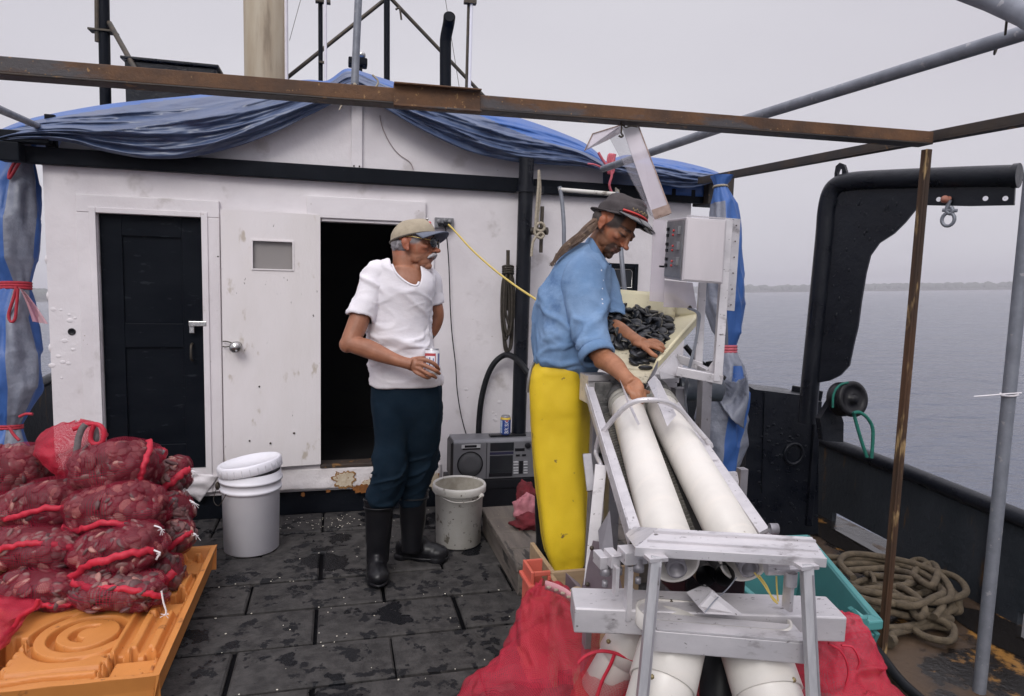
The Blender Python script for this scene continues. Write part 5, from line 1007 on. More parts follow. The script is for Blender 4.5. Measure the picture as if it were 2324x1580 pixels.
# near end channel
f0, f1, r0, r1 = P(1441, 1244, 1.50), P(1877, 1270, 1.50), P(1495, 1199, 1.58), P(1843, 1219, 1.58)
mb = MB(); dn = (r0 - f0).cross(f1 - f0).normalized(); dn = dn if dn.z > 0 else -dn
mb.prism([f0, f1, r1, r0], -dn * .006); obj('end_channel', mb, alu, mc, bevel=.002)
mb = MB(); mb.beam(f0 + dn * -.008, f1 + dn * -.008, .006, .022); obj('end_channel', mb, alu, mc, bevel=.0015)
mb = MB(); m0, m1 = f0.lerp(r0, .33), f1.lerp(r1, .33); mb.beam(m0 + dn * .001 + RGT * .01, m1 + dn * .001 - RGT * .01, .004, .006); m0, m1 = f0.lerp(r0, .78), f1.lerp(r1, .78); mb.beam(m0 + dn * .001, m1 + dn * .001, .006, .007); obj('ridge', mb, alu, mc)
plate('end_gusset', [P(1441, 1243, 1.505), P(1493, 1200, 1.58), P(1441, 1196, 1.70), P(1420, 1213, 1.68)], .004)
# legs
for (xt, yt, xb, yb) in ((1489, 1262, 1457, 1592), (1830, 1280, 1846, 1592)):
    a, b_ = P(xt, yt, 1.492), P(xb, yb, 1.46); dv = (b_ - a).normalized(); foot = a + dv * ((a.z + .0) / -dv.z)
    lg = bar('leg', a, foot, .024, .024, M('galvanised_leg', (.36, .36, .38), (.46, .455, .47), s=20, rough=.45, metal=.45, st=(3, 3, .4)) if xt < 1600 else MATS['galvanised_leg'], up=RGT)
    mb = MB(); mb.beam(a + Vector((-.022, 0, -.004)), a + Vector((.022, 0, -.004)), .03, .008); obj('cap', mb, alu, lg)
    mb = MB(); mb.beam(a + dv * .02 + RGT * .008 - FWD * .0125, foot + RGT * .008 - FWD * .0125, .004, .002, FWD); obj('groove', mb, alu_dark, lg)
# front square bar and rear box beam
mb = MB(); fa, fb = P(1484, 1443, 1.53), P(1830, 1472, 1.53); mb.beam(fa + Vector((0, .02, 0)), fb + Vector((0, .02, 0)), .085, .05); obj('front_bar', mb, alu, mc, bevel=.003)
mb = MB(); ra, rb2 = P(1299, 1383, 1.66), P(1896, 1404, 1.66); mb.beam(ra, rb2, .11, .062); obj('cross_beam', mb, alu, mc, bevel=.004)
mb = MB(); mb.beam(fa + Vector((0, -.004, .0275)), fb + Vector((0, -.004, .0275)), .04, .004); obj('lip', mb, alu, mc)
# chute mouths: an oblong white ring with folded divider plates
mm = MB(); q0, q1 = P(1500, 1372, 1.60), P(1740, 1392, 1.60); axr = (q1 - q0).normalized(); axf = Vector((-axr.y, axr.x, 0)).normalized(); ring = []
def stad(k, off, z):
    th = 2 * PI * k / 48; rr = .058 + off; c = q1 if math.cos(th) > 0 else q0; return c + axr * (rr * math.cos(th)) + axf * (rr * math.sin(th)) + Vector((0, 0, z))
mm.loft([[stad(k, 0, -.05) for k in range(48)], [stad(k, 0, -.012) for k in range(48)], [stad(k, -.007, -.012) for k in range(48)], [stad(k, -.007, -.05) for k in range(48)]], caps=False)
mo = obj('chute_mouth', mm, pvc, mc)
mb = MB()
for x, y in ((1523, 1366), (1718, 1378)): q = P(x, y, 1.655); mb.ell(q, (.006, .006, .006), None, 8, 6)
obj('screw', mb, iron, mo)
plate('divider', [P(1558, 1345, 1.62), P(1600, 1327, 1.66), P(1621, 1342, 1.64), P(1648, 1366, 1.60), P(1584, 1376, 1.56)], .003, alu)
plate('divider', [P(1584, 1376, 1.55), P(1616, 1340, 1.56), P(1690, 1398, 1.55), P(1600, 1393, 1.56)], .003, alu)
mb = MB(); mb.prism([p + Vector((0, 0, -.052)) for p in (q0 - axr * .05 - axf * .05, q1 + axr * .05 - axf * .05, q1 + axr * .05 + axf * .05, q0 - axr * .05 + axf * .05)], (0, 0, .002)); obj('floor_plate', mb, alu_dark, mc)
# chutes
def chute(a, b_, r, sleeve, screw=None):
    dv = (b_ - a).normalized(); l = (b_ - a).length; mb = MB(); mb.lathe(a, [(r - .006, 0), (r, 0), (r, l * sleeve), (r - .004, l * sleeve + .001), (r - .005, l * sleeve), (r - .008, 0)], 40, dv); c = obj('chute', mb, pvc, mc)
    mb = MB(); mb.lathe(a + dv * (l * sleeve * .6), [(r - .006, 0), (r - .006, l * .75), (r - .010, l * .75), (r - .010, 0)], 40, dv); obj('inner_pipe', mb, pvc, c)
    if screw: mb = MB(); mb.ell(screw, (.006, .006, .006), None, 8, 6); obj('screw', mb, M('brass_screw', (.30, .24, .12), rough=.4, metal=.6) if 'brass_screw' not in MATS else MATS['brass_screw'], c)
chute(P(1538, 1415, 1.66), P(1486, 1620, 1.52), .077, .70, P(1479, 1536, 1.475)); chute(P(1695, 1425, 1.68), P(1758, 1620, 1.54), .080, .78, P(1801, 1543, 1.53)); chute(P(1452, 1415, 1.76), P(1366, 1560, 1.80), .060, .5, P(1381, 1456, 1.72))
mb = MB(); c0 = P(1640, 1470, 1.74); mb.lathe(c0, [(0, .0), (.05, 0), (.055, .5), (0, .5)], 20, (0, 0, -1)); obj('drain_hose', mb, hose_m, mc)
# left bracket blocks, bolts, hanging flats
for x0, x1, y0, y1, d in ((1363, 1384, 1266, 1296, 1.62), (1388, 1412, 1262, 1294, 1.60), (1420, 1478, 1256, 1288, 1.57)):
    a, b_ = P(x0, y0, d), P(x1, y1, d); mb = MB(); mb.bb((a.x, a.y, b_.z), (b_.x, a.y + .05, a.z)); bk = obj('bearing_block', mb, alu, mc, bevel=.002)
    mb = MB(); q = P((x0 + x1) / 2, y1 + 8, d + .02); mb.lathe(q, [(0, 0), (.013, .0), (.013, .016), (.009, .017), (.009, .03), (0, .03)], 14); mb.lathe(q - Vector((0, 0, .03)), [(0, 0), (.007, 0), (.007, .014), (0, .014)], 10); obj('bolt', mb, alu_dark, bk)
for x0, x1, y0, y1 in ((1399, 1408, 1290, 1358), (1427, 1440, 1288, 1420)): 
    a, b_ = P(x0, y0, 1.585), P(x1, y1, 1.585); mb = MB(); mb.bb((a.x, a.y, b_.z), (b_.x, a.y + .022, a.z)); obj('hanger', mb, alu, mc, bevel=.001)
a, b_ = P(1797, 1318, 1.58), P(1806, 1395, 1.58); mb = MB(); mb.bb((a.x, a.y, b_.z), (b_.x, a.y + .03, a.z)); obj('hanger', mb, alu, mc, bevel=.001)
mb = MB(); q = P(1738, 1288, 1.60); mb.tube([q, q + RGT * .05], .018, 14); mb.bb(P(1762, 1304, 1.58), P(1815, 1280, 1.62)); q = P(1795, 1318, 1.58); mb.lathe(q, [(.014, -.012), (.014, .02)], 12); obj('bearing_block', mb, alu, mc, bevel=.002)
plate('lower_plate', [P(1410, 1262, 1.575), P(1352, 1272, 1.66), P(1352, 1266, 1.67), P(1410, 1256, 1.58)], .004)
# tangle of wires under the channel
mb = MB()
for k, (c_, pts) in enumerate((('y', ((1722, 1305), (1740, 1330), (1752, 1358), (1765, 1370))), ('b', ((1712, 1300), (1730, 1322), (1745, 1345), (1762, 1365))), ('y', ((1762, 1308), (1763, 1335), (1766, 1365))))): mb.tube(cr_([P(x, y, 1.62) for x, y in pts]), .0022, 6)
obj('cable', mb, yellow_cord, mc)
mb = MB(); mb.tube(cr_([P(1672, 1310, 1.60), P(1650, 1338, 1.60), P(1625, 1360, 1.55), P(1600, 1390, 1.54)]), .0016, 5); obj('cable', mb, galv, mc)
mb = MB(); q = P(1750, 1204, 1.66); mb.beam(P(1728, 1212, 1.70), P(1756, 1197, 1.66), .008, .008); mb.lathe(P(1756, 1200, 1.65), [(.013, -.01), (.013, .01), (0, .01)], 12, RGT); obj('adjuster', mb, alu_dark, mc)
# dark gear housing below the near end
mb = MB(); a, b_ = P(1560, 1300, 1.80), P(1720, 1345, 1.80); mb.bb((a.x, a.y, b_.z - .05), (b_.x, a.y + .15, a.z)); obj('drive_housing', mb, bb_dark, mc, bevel=.01)
mb = MB()
for x in (1590, 1630): mb.lathe(P(x, 1292, 1.70), [(0, -.03), (.026, -.03), (.026, .05)], 20, -FWD)
obj('drive_pulley', mb, rubber, mc)
# left support leg: aluminium angle above, dark plate below, brackets
bar('leg', P(1364, 1055, 2.10), P(1338, 1330, 2.02), .036, .006, alu, up=FWD); 
l0 = [P(1346, 1228, 2.04), P(1392, 1236, 1.98), P(1412, 1335, 1.90), P(1320, 1338, 2.02)]; sp_ = plate('side_plate', l0, .006, alu_plate)
mb = MB()
for x, y in ((1343, 1244), (1333, 1326)): mb.ell(P(x, y, 2.0), (.007, .007, .007), None, 8, 6)
obj('bolt', mb, iron, sp_)
plate('side_plate', [P(1358, 1205, 1.92), P(1384, 1160, 1.90), P(1392, 1242, 1.86), P(1362, 1264, 1.88)], .005, alu_dark)
bar('leg', P(1332, 1030, 2.30), P(1342, 1115, 2.24), .03, .01, alu_dark, up=FWD)
a = P(1338, 1334, 2.03); bar('leg', a, Vector((a.x - .01, a.y, -.02)), .03, .02, alu_dark); a = P(1660, 1000, 2.35); bar('leg', a + Vector((.05, 0, -.1)), Vector((a.x + .05, a.y, -.02)), .03, .03, alu_dark); bar('leg', P(1352, 930, 2.62), Vector((P(1352, 930, 2.62).x, P(1352, 930, 2.62).y, .0)), .03, .03, alu_dark)
plate('tab', [P(1652, 1073, 2.20), P(1673, 1072, 2.20), P(1677, 1092, 2.20), P(1674, 1118, 2.20), P(1655, 1090, 2.20)], .02, alu)
mb = MB(); mb.tube([P(1402, 1341, 1.75), P(1436, 1341, 1.7)], .006, 8); obj('rod', mb, alu, mc)
# hoop handle over the rollers
mb = MB(); hp = [P(1354, 1015, 2.26), P(1360, 990, 2.24), P(1424, 920, 2.16), P(1486, 908, 2.14), P(1538, 926, 2.20), P(1575, 966, 2.22), P(1612, 1008, 2.22), P(1614, 1016, 2.22)]
mb.tube(hp[:1] + cr_(hp[1:-1], 5) + hp[-1:], .0085, 8); mb.tube(cr_([P(1354, 1015, 2.26), P(1352, 1030, 2.25), P(1362, 1052, 2.12), P(1364, 1066, 2.1)]), .007, 8); obj('hoop', mb, alu, mc)
plate('guide_plate', [P(1406, 860, 2.44), P(1412, 872, 2.42), P(1452, 962, 2.16), P(1448, 966, 2.16), P(1424, 915, 2.26)], .003, alu)
plate('guide_plate', [P(1470, 868, 2.46), P(1486, 852, 2.48), P(1498, 866, 2.44), P(1535, 942, 2.20), P(1514, 968, 2.15), P(1500, 930, 2.22)], .003, alu)
# far end: bearing housings
for x0, x1, y0, y1, d in ((1336, 1398, 853, 897, 2.70), (1493, 1544, 858, 904, 2.74)):
    a, b_ = P(x0, y0, d), P(x1, y1, d); mb = MB(); mb.bb((a.x, a.y, b_.z - .04), (b_.x, a.y + .10, a.z)); hb = obj('end_housing', mb, alu, mc, bevel=.003)
    mb = MB(); mb.bb((a.x - .004, a.y - .006, a.z - .02), (b_.x + .004, a.y - .0005, a.z + .003)); obj('flange', mb, alu, hb)
mb = MB()
mb.box(P(1366, 965, 2.655), (.07, .012, .34))
for k in range(16): q = P(1345 + random.uniform(5, 36), 890 + random.uniform(0, 150), 2.64); r = random.uniform(.01, .024); mb.box(q, (r * 2, r, r * 1.6))
obj('drive_parts', mb, M('dirty_drive', (.05, .05, .05), (.16, .155, .15), s=25, rough=.6), mc, bevel=.003)
# hopper tray
h = dict(A=P(1350, 712, 3.04), B=P(1533, 722, 3.04), C=P(1482, 842, 2.66), D=P(1388, 836, 2.68))
mb = MB()
def quad(p, q, r, s_, nu=20, nv=20, amp=.004):
    def f(u, v): w = p.lerp(q, u).lerp(s_.lerp(r, u), v); return w + Vector((0, 0, amp * mnoise.noise(w * 9)))
    mb.grid(f, nu, nv)
quad(h['A'], h['B'], h['C'], h['D']); fl = obj('hopper_floor', mb, dirty_cream, mc, solid=.012)
bt0, bt1 = P(1338, 652, 3.06), P(1531, 668, 3.06); mb = MB(); quad(bt0, bt1, h['B'], h['A'], 10, 6, .002); obj('hopper_back', mb, cream, mc, solid=.014)
rt0, rt1 = P(1590, 713, 2.97), P(1493, 818, 2.64); mb = MB(); quad(h['B'], rt0, rt1, h['C'], 12, 16, .002); quad(bt1, rt0 + (rt0 - rt0), rt0, h['B'], 6, 4, .001); obj('hopper_side', mb, cream, mc, solid=.014)
mb = MB(); rim_dn = Vector((0, 0, -.034)); mb.hexa([rt1 + rim_dn, rt0 + rim_dn, rt0 + rim_dn + FWD * .012, rt1 + rim_dn + FWD * .012, rt1 + Vector((0, 0, .003)), rt0 + Vector((0, 0, .003)), rt0 + FWD * .012 + Vector((0, 0, .003)), rt1 + FWD * .012 + Vector((0, 0, .003))]); obj('hopper_rim', mb, cream, mc, bevel=.003)
mb = MB(); quad(h['D'], h['C'], P(1466, 870, 2.60), P(1424, 866, 2.60), 14, 6, .004); obj('hopper_lip', mb, dirty_cream, mc, solid=.006)
plate('hopper_bracket', [P(1494, 818, 2.56), P(1492, 838, 2.55), P(1476, 872, 2.50), P(1466, 882, 2.48), P(1478, 850, 2.50)], .006, alu_dark)
plate('hopper_bracket', [P(1495, 842, 2.60), P(1530, 800, 2.72), P(1545, 830, 2.72), P(1548, 858, 2.66), P(1500, 860, 2.60)], .006, alu)
mb = MB(); mb.beam(P(1540, 880, 2.75), Vector((P(1540, 880, 2.75).x, P(1540, 880, 2.75).y, 0)), .05, .05); mb.beam(P(1400, 880, 2.9), Vector((P(1400, 880, 2.9).x, P(1400, 880, 2.9).y, 0.15)), .05, .05); obj('leg', mb, alu_dark, mc)
mb = MB(); mb.bb(P(1405, 905, 2.85), P(1530, 850, 3.0)); obj('motor_box', mb, bb_dark, mc, bevel=.01)

# control cabinet on its stand
cb = thing('control_cabinet', 'grey metal switch cabinet on an aluminium stand beside the hopper', 'cabinet', P(1590, 860, 2.6))
e = [P(1515, 499, 2.74), P(1557, 493, 2.52), P(1650, 499, 2.50), P(1507, 632, 2.74), P(1547, 638, 2.52), P(1641, 645, 2.50)]
bk = (e[0] - e[1]); up_c = None
mb = MB(); mb.hexa([e[4], e[5], e[5] + bk, e[3], e[1], e[2], e[2] + bk, e[0]]); obj('box', mb, alu_box, cb, bevel=.004)
mb = MB(); t_ = .012; u1 = (e[2] - e[1]).normalized(); d1_ = (e[4] - e[1]).normalized(); nn = u1.cross(d1_).normalized(); nn = nn if nn.dot(CAM - e[1]) > 0 else -nn
mb.hexa([e[4] + nn * .003 - d1_ * .006 + u1 * .006, e[5] + nn * .003 - d1_ * .006 - u1 * .006, e[5] + nn * .0 - d1_ * .006 - u1 * .006, e[4] + nn * .0 - d1_ * .006 + u1 * .006, e[1] + nn * .003 + d1_ * .008 + u1 * .006, e[2] + nn * .003 + d1_ * .008 - u1 * .006, e[2] + d1_ * .008 - u1 * .006, e[1] + d1_ * .008 + u1 * .006]); obj('door', mb, alu_box, cb, bevel=.001)
# switch face (the left side)
sn = (e[3] - e[1]).cross(e[0] - e[1]).normalized(); sn = sn if sn.dot(CAM - e[1]) > 0 else -sn
def SFp(u, v): return e[1].lerp(e[0], u).lerp(e[4].lerp(e[3], u), v)
mb = MB(); mb.prism([SFp(.05, .04) + sn * .002, SFp(.95, .04) + sn * .002, SFp(.95, .96) + sn * .002, SFp(.05, .96) + sn * .002], sn * .002); obj('switch_panel', mb, M('dull_switch_panel', (.20, .20, .215), (.26, .26, .27), s=14, rough=.45, metal=.4), cb)
for k, v in enumerate((.20, .45, .70)):
    mb = MB(); q = SFp(.24, v) + sn * .008; w_ = (e[0] - e[1]).normalized(); mb.box(q, (.03, .012, .03), Matrix((w_, sn, Vector((0, 0, 1)))).transposed()); obj('meter', mb, grey_box, cb, bevel=.001)
    mb = MB(); q = SFp(.84, v + .02) + sn * .007
    for dz in (-.012, .012): mb.box(q + Vector((0, 0, dz)), (.020, .008, .013), Matrix((w_, sn, Vector((0, 0, 1)))).transposed())
    obj('rocker_switch', mb, bb_dark, cb, bevel=.002)
    mb = MB(); mb.ell(SFp(.52, v) + sn * .006, (.005, .005, .005), None, 8, 6); mb.ell(SFp(.54, v + .07) + sn * .006, (.005, .005, .005), None, 8, 6); obj('pilot_light', mb, M('red_lamp', (.45, .04, .04), rough=.3) if k == 0 else MATS['red_lamp'], cb)
mb = MB(); q = SFp(.97, .80) + sn * .004; mb.tube([q, q + sn * .02], .004, 8); obj('toggle', mb, bb_dark, cb)
# mounting back, stand
bp = [P(1640, 495, 2.66), P(1681, 497, 2.60), P(1667, 706, 2.60), P(1646, 704, 2.60), P(1642, 690, 2.66)]; mb = MB(); mb.prism([P(1661, 496, 2.585), P(1681, 497, 2.60), P(1667, 706, 2.60), P(1647, 704, 2.585)], FWD * .008); mb.prism([P(1560, 488, 2.72), P(1661, 496, 2.585), P(1681, 497, 2.60), P(1585, 490, 2.76)], (0, 0, -.006)); obj('back_plate', mb, alu, cb, bevel=.001)
mb = MB()
for k in range(6): mb.ell(P(1671 - k * 2.4, 512 + k * 36, 2.585), (.003, .003, .003), None, 8, 5)
obj('rivet', mb, iron, cb)
mb = MB(); mb.beam(P(1652, 500, 2.60), P(1627, 866, 2.60), .032, .03, FWD); obj('post', mb, alu, cb, bevel=.002)
mb = MB(); mb.beam(P(1594, 642, 2.78), P(1584, 838, 2.78), .030, .02, FWD); obj('post', mb, alu, cb, bevel=.002)
mb = MB(); mb.beam(P(1535, 812, 2.80), P(1592, 832, 2.78), .03, .034); mb.beam(P(1536, 842, 2.64), P(1640, 862, 2.60), .035, .034); mb.beam(P(1588, 836, 2.78), P(1632, 858, 2.60), .03, .03); obj('foot_frame', mb, alu, cb, bevel=.002)
mb = MB(); mb.prism([P(1632, 800, 2.61), P(1634, 850, 2.60), P(1600, 846, 2.66)], FWD * .004); obj('gusset', mb, alu, cb)
a = P(1600, 862, 2.62); mb = MB(); mb.beam(a, Vector((a.x + .02, a.y, 0)), .04, .04); obj('post', mb, alu_dark, cb)
mb = MB()
for k in range(3): mb.tube(cr_([P(1560 + 5 * k, 700, 2.72), P(1582 + 3 * k, 712, 2.70), P(1583 + 2 * k, 740, 2.70), P(1574 + k * 2, 790, 2.70), P(1564 + 2 * k, 830, 2.70), P(1560 - 3 * k, 880, 2.72), P(1552 + 4 * k, 940, 2.75), P(1560, 1000, 2.8)]), .0028, 7)
obj('cable', mb, MATS['dark_yellow_hem'] if 0 else galv, cb)
mb = MB(); mb.tube([P(1555, 785, 2.95), P(1582, 818, 2.95), P(1645, 860, 2.95)], .012, 10); mb.lathe(P(1605, 868, 2.9), [(0, 0), (.03, .01), (.03, .06), (0, .07)], 14); mb.tube([P(1610, 820, 2.93), P(1616, 862, 2.93)], .016, 10); obj('pipe', mb, rubber, cb)
mb = MB(); mb.lathe(P(1608, 880, 2.95), [(0, -.14), (.06, -.13), (.06, .05), (.02, .07), (0, .07)], 24, RGT * 1); obj('motor', mb, M('blue_grey_motor', (.05, .06, .08), (.08, .09, .11), s=20, rough=.4), cb, bevel=.001)
gd = thing('clear_guard', 'two milky clear plastic sheets hanging below the switch cabinet', 'guard', P(1540, 700, 2.66))
mb = MB(); mb.prism([P(1483, 498, 2.84), P(1512, 500, 2.82), P(1507, 686, 2.82), P(1474, 683, 2.84)], FWD * .004); obj('sheet', mb, acrylic_milky, gd)
mb = MB(); mb.prism([P(1508, 636, 2.765), P(1572, 642, 2.765), P(1582, 700, 2.77), P(1506, 697, 2.77)], FWD * .004); obj('sheet', mb, acrylic_milky, gd)
mb = MB(); mb.ell(P(1566, 699, 2.755), (.008, .008, .010), None, 8, 6); obj('bolt', mb, iron, gd)

# ---------------- clams on the hopper floor: each one a thing of its own
random.seed(21)
def clam_mesh(seed):
    mb = MB(); me = None
    for s_ in (1, -1):
        n, m = 18, 7; vs = []
        for j in range(m + 1):
            q = j / m
            for i in range(n):
                th = 2 * PI * i / n; rr = 1 + .10 * math.cos(th) + .05 * math.cos(2 * th + seed); k = math.cos(q * PI / 2)
                rdg = 1 + .02 * math.sin(q * 40)
                vs.append((.040 * rr * math.cos(th) * k * rdg + .010 * (1 - k), .031 * rr * math.sin(th) * k * rdg, s_ * (.0145 * math.sin(q * PI / 2) ** .8)))
        fs = [(j * n + i, j * n + (i + 1) % n, (j + 1) * n + (i + 1) % n, (j + 1) * n + i) for j in range(m) for i in range(n)]
        if s_ < 0: fs = [tuple(reversed(f)) for f in fs]
        mb.add(vs, fs, True)
    me = mb.mesh('clam'); me.materials.append(mussel_m); return me
def rim_mesh():
    mb = MB(); mb.tube([(.0405 * (1 + .10 * math.cos(t_)) * math.cos(t_), .0315 * (1 + .1 * math.cos(t_)) * math.sin(t_), 0) for t_ in [2 * PI * i / 18 for i in range(18)]], .0022, 5, True); me = mb.mesh('shell_edge'); me.materials.append(mussel_rim); return me
cms = [clam_mesh(s_) for s_ in (0, 1.3, 2.5)]; rmm = rim_mesh()
fn_ = (h['B'] - h['A']).cross(h['D'] - h['A']).normalized(); fn_ = fn_ if fn_.z > 0 else -fn_
kc = 0
def clam(p, Rm, sc, rim, label='black ridged clam heaped on the cream hopper floor', grp='clams in the hopper'):
    o = bpy.data.objects.new('clam', random.choice(cms)); COL.objects.link(o); o.location = p; o.rotation_euler = Rm.to_euler(); o.scale = (sc, sc, sc); tag(o, label, 'clam', grp)
    if rim: c = bpy.data.objects.new('shell_edge', rmm); COL.objects.link(c); c.parent = o
spots = []
for k in range(2600):
    u, v = random.random(), random.random(); x, y = 1368 + 172 * u, 712 + 118 * v
    cut = 1545 - (y - 760) * .95 if y > 755 else 1500 + (y - 712) * 1.0
    if x > cut or (y > 795 and x < 1436) or (y < 722 and x > 1475) or (y < 735 and x > 1530): continue
    lay = 0 if k < 1300 else 1 if k < 2100 else 2
    edge = min((cut - x) / 40, 1); r = ray(x, y); t_ = (h['A'] - CAM).dot(fn_) / r.dot(fn_); p = CAM + r * t_
    p = p + fn_ * (.008 + .016 * lay * edge)
    if len(spots) > 285 or any((p - q).length < .0200 for q in spots): continue
    spots.append(p)
for p in spots:
    Rm = Matrix.Rotation(random.uniform(0, 6.28), 3, 'Z') @ Matrix.Rotation(random.gauss(0, .55), 3, 'X') @ Matrix.Rotation(random.gauss(0, .5), 3, 'Y'); clam(p, Rm, random.uniform(.52, .74), random.random() < .35)
for x, y in ((1466, 842), (1458, 826), (1475, 818), (1445, 812), (1452, 800), (1478, 800), (1470, 790)):
    r = ray(x, y); t_ = (h['A'] - CAM).dot(fn_) / r.dot(fn_); p = CAM + r * t_ + fn_ * .014; clam(p, Matrix.Rotation(random.uniform(0, 6.28), 3, 'Z') @ Matrix.Rotation(random.gauss(0, .4), 3, 'X'), .72, False)
# ================================================================ RED SACKS OF CLAMS
def hit(x, y, c, ax, rad):
    """point where the line of sight meets an ellipsoid (nearest approach when it misses)"""
    d = ray(x, y).normalized(); o = CAM - c; D = Vector([d.dot(a) / r for a, r in zip(ax, rad)]); O = Vector([o.dot(a) / r for a, r in zip(ax, rad)])
    A_ = D.dot(D); B_ = 2 * O.dot(D); C_ = O.dot(O) - 1; q = B_ * B_ - 4 * A_ * C_
    if q >= 0: t_ = (-B_ - math.sqrt(q)) / (2 * A_)
    else:
        t_ = -B_ / (2 * A_)
    return CAM + d * t_
def C8(x, y): return x * .4118, 929.6 + y * .4118
def sack(label, cx, cy, w, hgt, rot, d, seam, tie=None, sd=0, thick=.10, nclam=95, seam_w=13, neck=None, extra=None, dk=1.0):
    cx, cy = C8(cx, cy); w, hgt = w * .4118 / 2 * 1.0, hgt * .4118 / 2 * .98
    c = P(cx, cy, d); s_ = d / FPX; th = R(-rot); U = (RGT * math.cos(th) + UPV * math.sin(th)); V = (UPV * math.cos(th) - RGT * math.sin(th)); Wd = -FWD
    rad = (w * s_, hgt * s_, thick); ax = (U, V, Wd); rng = random.Random(sd)
    o = thing('sack', label, 'sack', c - UPV * rad[1], 'red sacks piled on the orange pallet')
    def surf(a, b, k=1.0):
        x, y, z = math.cos(b) * math.cos(a), math.sin(b), math.cos(b) * math.sin(a)
        pw = lambda q, e: math.copysign(abs(q) ** e, q)
        v = Vector((pw(x, .70), pw(y, .80), pw(z, .80))); v.y += .10 * (1 - v.x * v.x) * (1 if v.y < 0 else .3) * -1; n_ = 1 + .22 * mnoise.noise(v * 1.5 + Vector((sd * 3.1, 0, 0))) + .05 * mnoise.noise(v * 4 + Vector((sd, 5, 0)))
        return c + U * (v.x * rad[0] * n_ * k) + V * (v.y * rad[1] * n_ * k) + Wd * (v.z * rad[2] * n_ * k)
    # clams showing through the net, packed against it
    mb = MB()
    mb.c = (.09, .045, .045); 
    nu, nv = 26, 14; vs = [surf(2 * PI * i / nu, PI * j / nv - PI / 2, .93) for j in range(nv + 1) for i in range(nu)]
    mb.add(vs, [(j * nu + i, j * nu + (i + 1) % nu, (j + 1) * nu + (i + 1) % nu, (j + 1) * nu + i) for j in range(nv) for i in range(nu)], True)
    for k in range(int(nclam * 1.7)):
        a = rng.uniform(-.5, PI + .5); b = math.asin(rng.uniform(-.96, .96)); p = surf(a, b, .935); n_ = (p - c); n_ = Vector((n_.dot(U) / rad[0] ** 2, n_.dot(V) / rad[1] ** 2, n_.dot(Wd) / rad[2] ** 2)); n_ = (U * n_.x + V * n_.y + Wd * n_.z).normalized()
        n_ = (n_ + Vector((rng.gauss(0, .32), rng.gauss(0, .32), rng.gauss(0, .32)))).normalized(); q = n_.to_track_quat('Z', 'Y').to_matrix() @ Matrix.Rotation(rng.uniform(0, 6.28), 3, 'Z')
        g = rng.random(); mb.c = tuple(dk * z for z in ((.42, .20, .17) if g < .13 else (.23, .105, .10) if g < .55 else (.12, .052, .054))); rr = rng.uniform(.022, .034); mb.ell(p, (rr, rr * .82, rr * .34), q, 12, 6)
    mb.c = (1, 1, 1); cl = obj('clams', mb, shells, o); cl['kind'] = 'stuff'
    mb = MB(); nu, nv = 64, 34
    def net(u, v): a, b = 2 * PI * u, PI * v - PI / 2; k = 1.075 + .02 * mnoise.noise((u * 14, v * 9, sd)) ; return surf(a, b, k)
    mb.grid(net, nu, nv, 2.6 * (rad[0] + rad[2]), 2.4 * rad[1]); obj('net', mb, net_sack, o)
    if seam:
        pts = [hit(*C8(x, y), c, ax, [r * 1.17 for r in rad]) for x, y in seam]; cv = cr_(pts, 8); mb = MB(); m = len(cv); vs = []; hw = seam_w * .4118 * s_ * 1.15
        for i, p in enumerate(cv):
            t_ = (cv[min(i + 1, m - 1)] - cv[max(0, i - 1)]).normalized(); nn = (CAM - p).normalized(); side = t_.cross(nn).normalized(); wv = .002 * math.sin(i * .8 + sd) + .005 * mnoise.noise((i * .4, sd, 1))
            lift = nn * (.004 + .005 * abs(mnoise.noise((i * .23, sd, 7)))); k = hw * (1 + .25 * mnoise.noise((i * .35, sd, 3)))
            vs += [p + lift - side * k + side * wv, p + lift + nn * .003 + side * wv, p + lift + side * k + side * wv]
        mb.add(vs, [(3 * i + j, 3 * i + j + 1, 3 * i + j + 4, 3 * i + j + 3) for i in range(m - 1) for j in (0, 1)], True); obj('binding', mb, seam_red, o, solid=.002)
    if tie:
        mb = MB()
        for q in tie: mb.tube(cr_([P(*C8(x, y), d - thick - .015) for x, y in q]), .0035, 6)
        x, y = tie[0][-1]; e = P(*C8(x, y), d - thick - .015)
        for k in range(7): mb.tube([e, e + Vector((rng.uniform(-.02, .02), 0, rng.uniform(-.03, .005)))], .0014, 4)
        obj('tie', mb, tie_white, o)
    return o
SK = dict
sack('knotted plum coloured sack, topmost at the left edge of the pile', 118, 335, 300, 290, 0, 3.22, None, None, 1, .13, 110)
sack('big sack on top of the pile with its binding down the right side', 630, 312, 430, 290, -8, 3.10, [(818, 165), (828, 200), (810, 260), (790, 320), (772, 380), (752, 412)], [[(758, 425), (748, 440), (752, 455), (765, 458)]], 2, .13, 130)
sack('small sack behind the right shoulder of the pile with a white tied tip', 915, 372, 250, 190, -22, 3.32, [(868, 452), (910, 425), (955, 395), (1005, 350), (1052, 328)], [[(1055, 335), (1075, 345)]], 3, .09, 70, 16)
sack('plump sack in the second layer, left of the middle, white tail at its right tip', 262, 515, 470, 260, -10, 3.08, [(8, 600), (60, 598), (140, 575), (250, 545), (360, 540), (440, 522), (500, 508)], [[(500, 508), (515, 500), (522, 512)]], 4, .13, 130)
sack('large sack in the second layer, right of the middle, with a level binding', 640, 545, 500, 270, -2, 3.00, [(338, 648), (400, 662), (470, 655), (560, 625), (640, 628), (720, 638), (800, 632), (858, 640)], [[(850, 640), (880, 650), (890, 660)]], 5, .13, 140)
sack('sack cut by the left edge in the second layer', 10, 545, 210, 180, 0, 3.10, [(-40, 560), (10, 590), (20, 610)], [[(6, 545), (4, 570), (14, 585)]], 6, .10, 50)
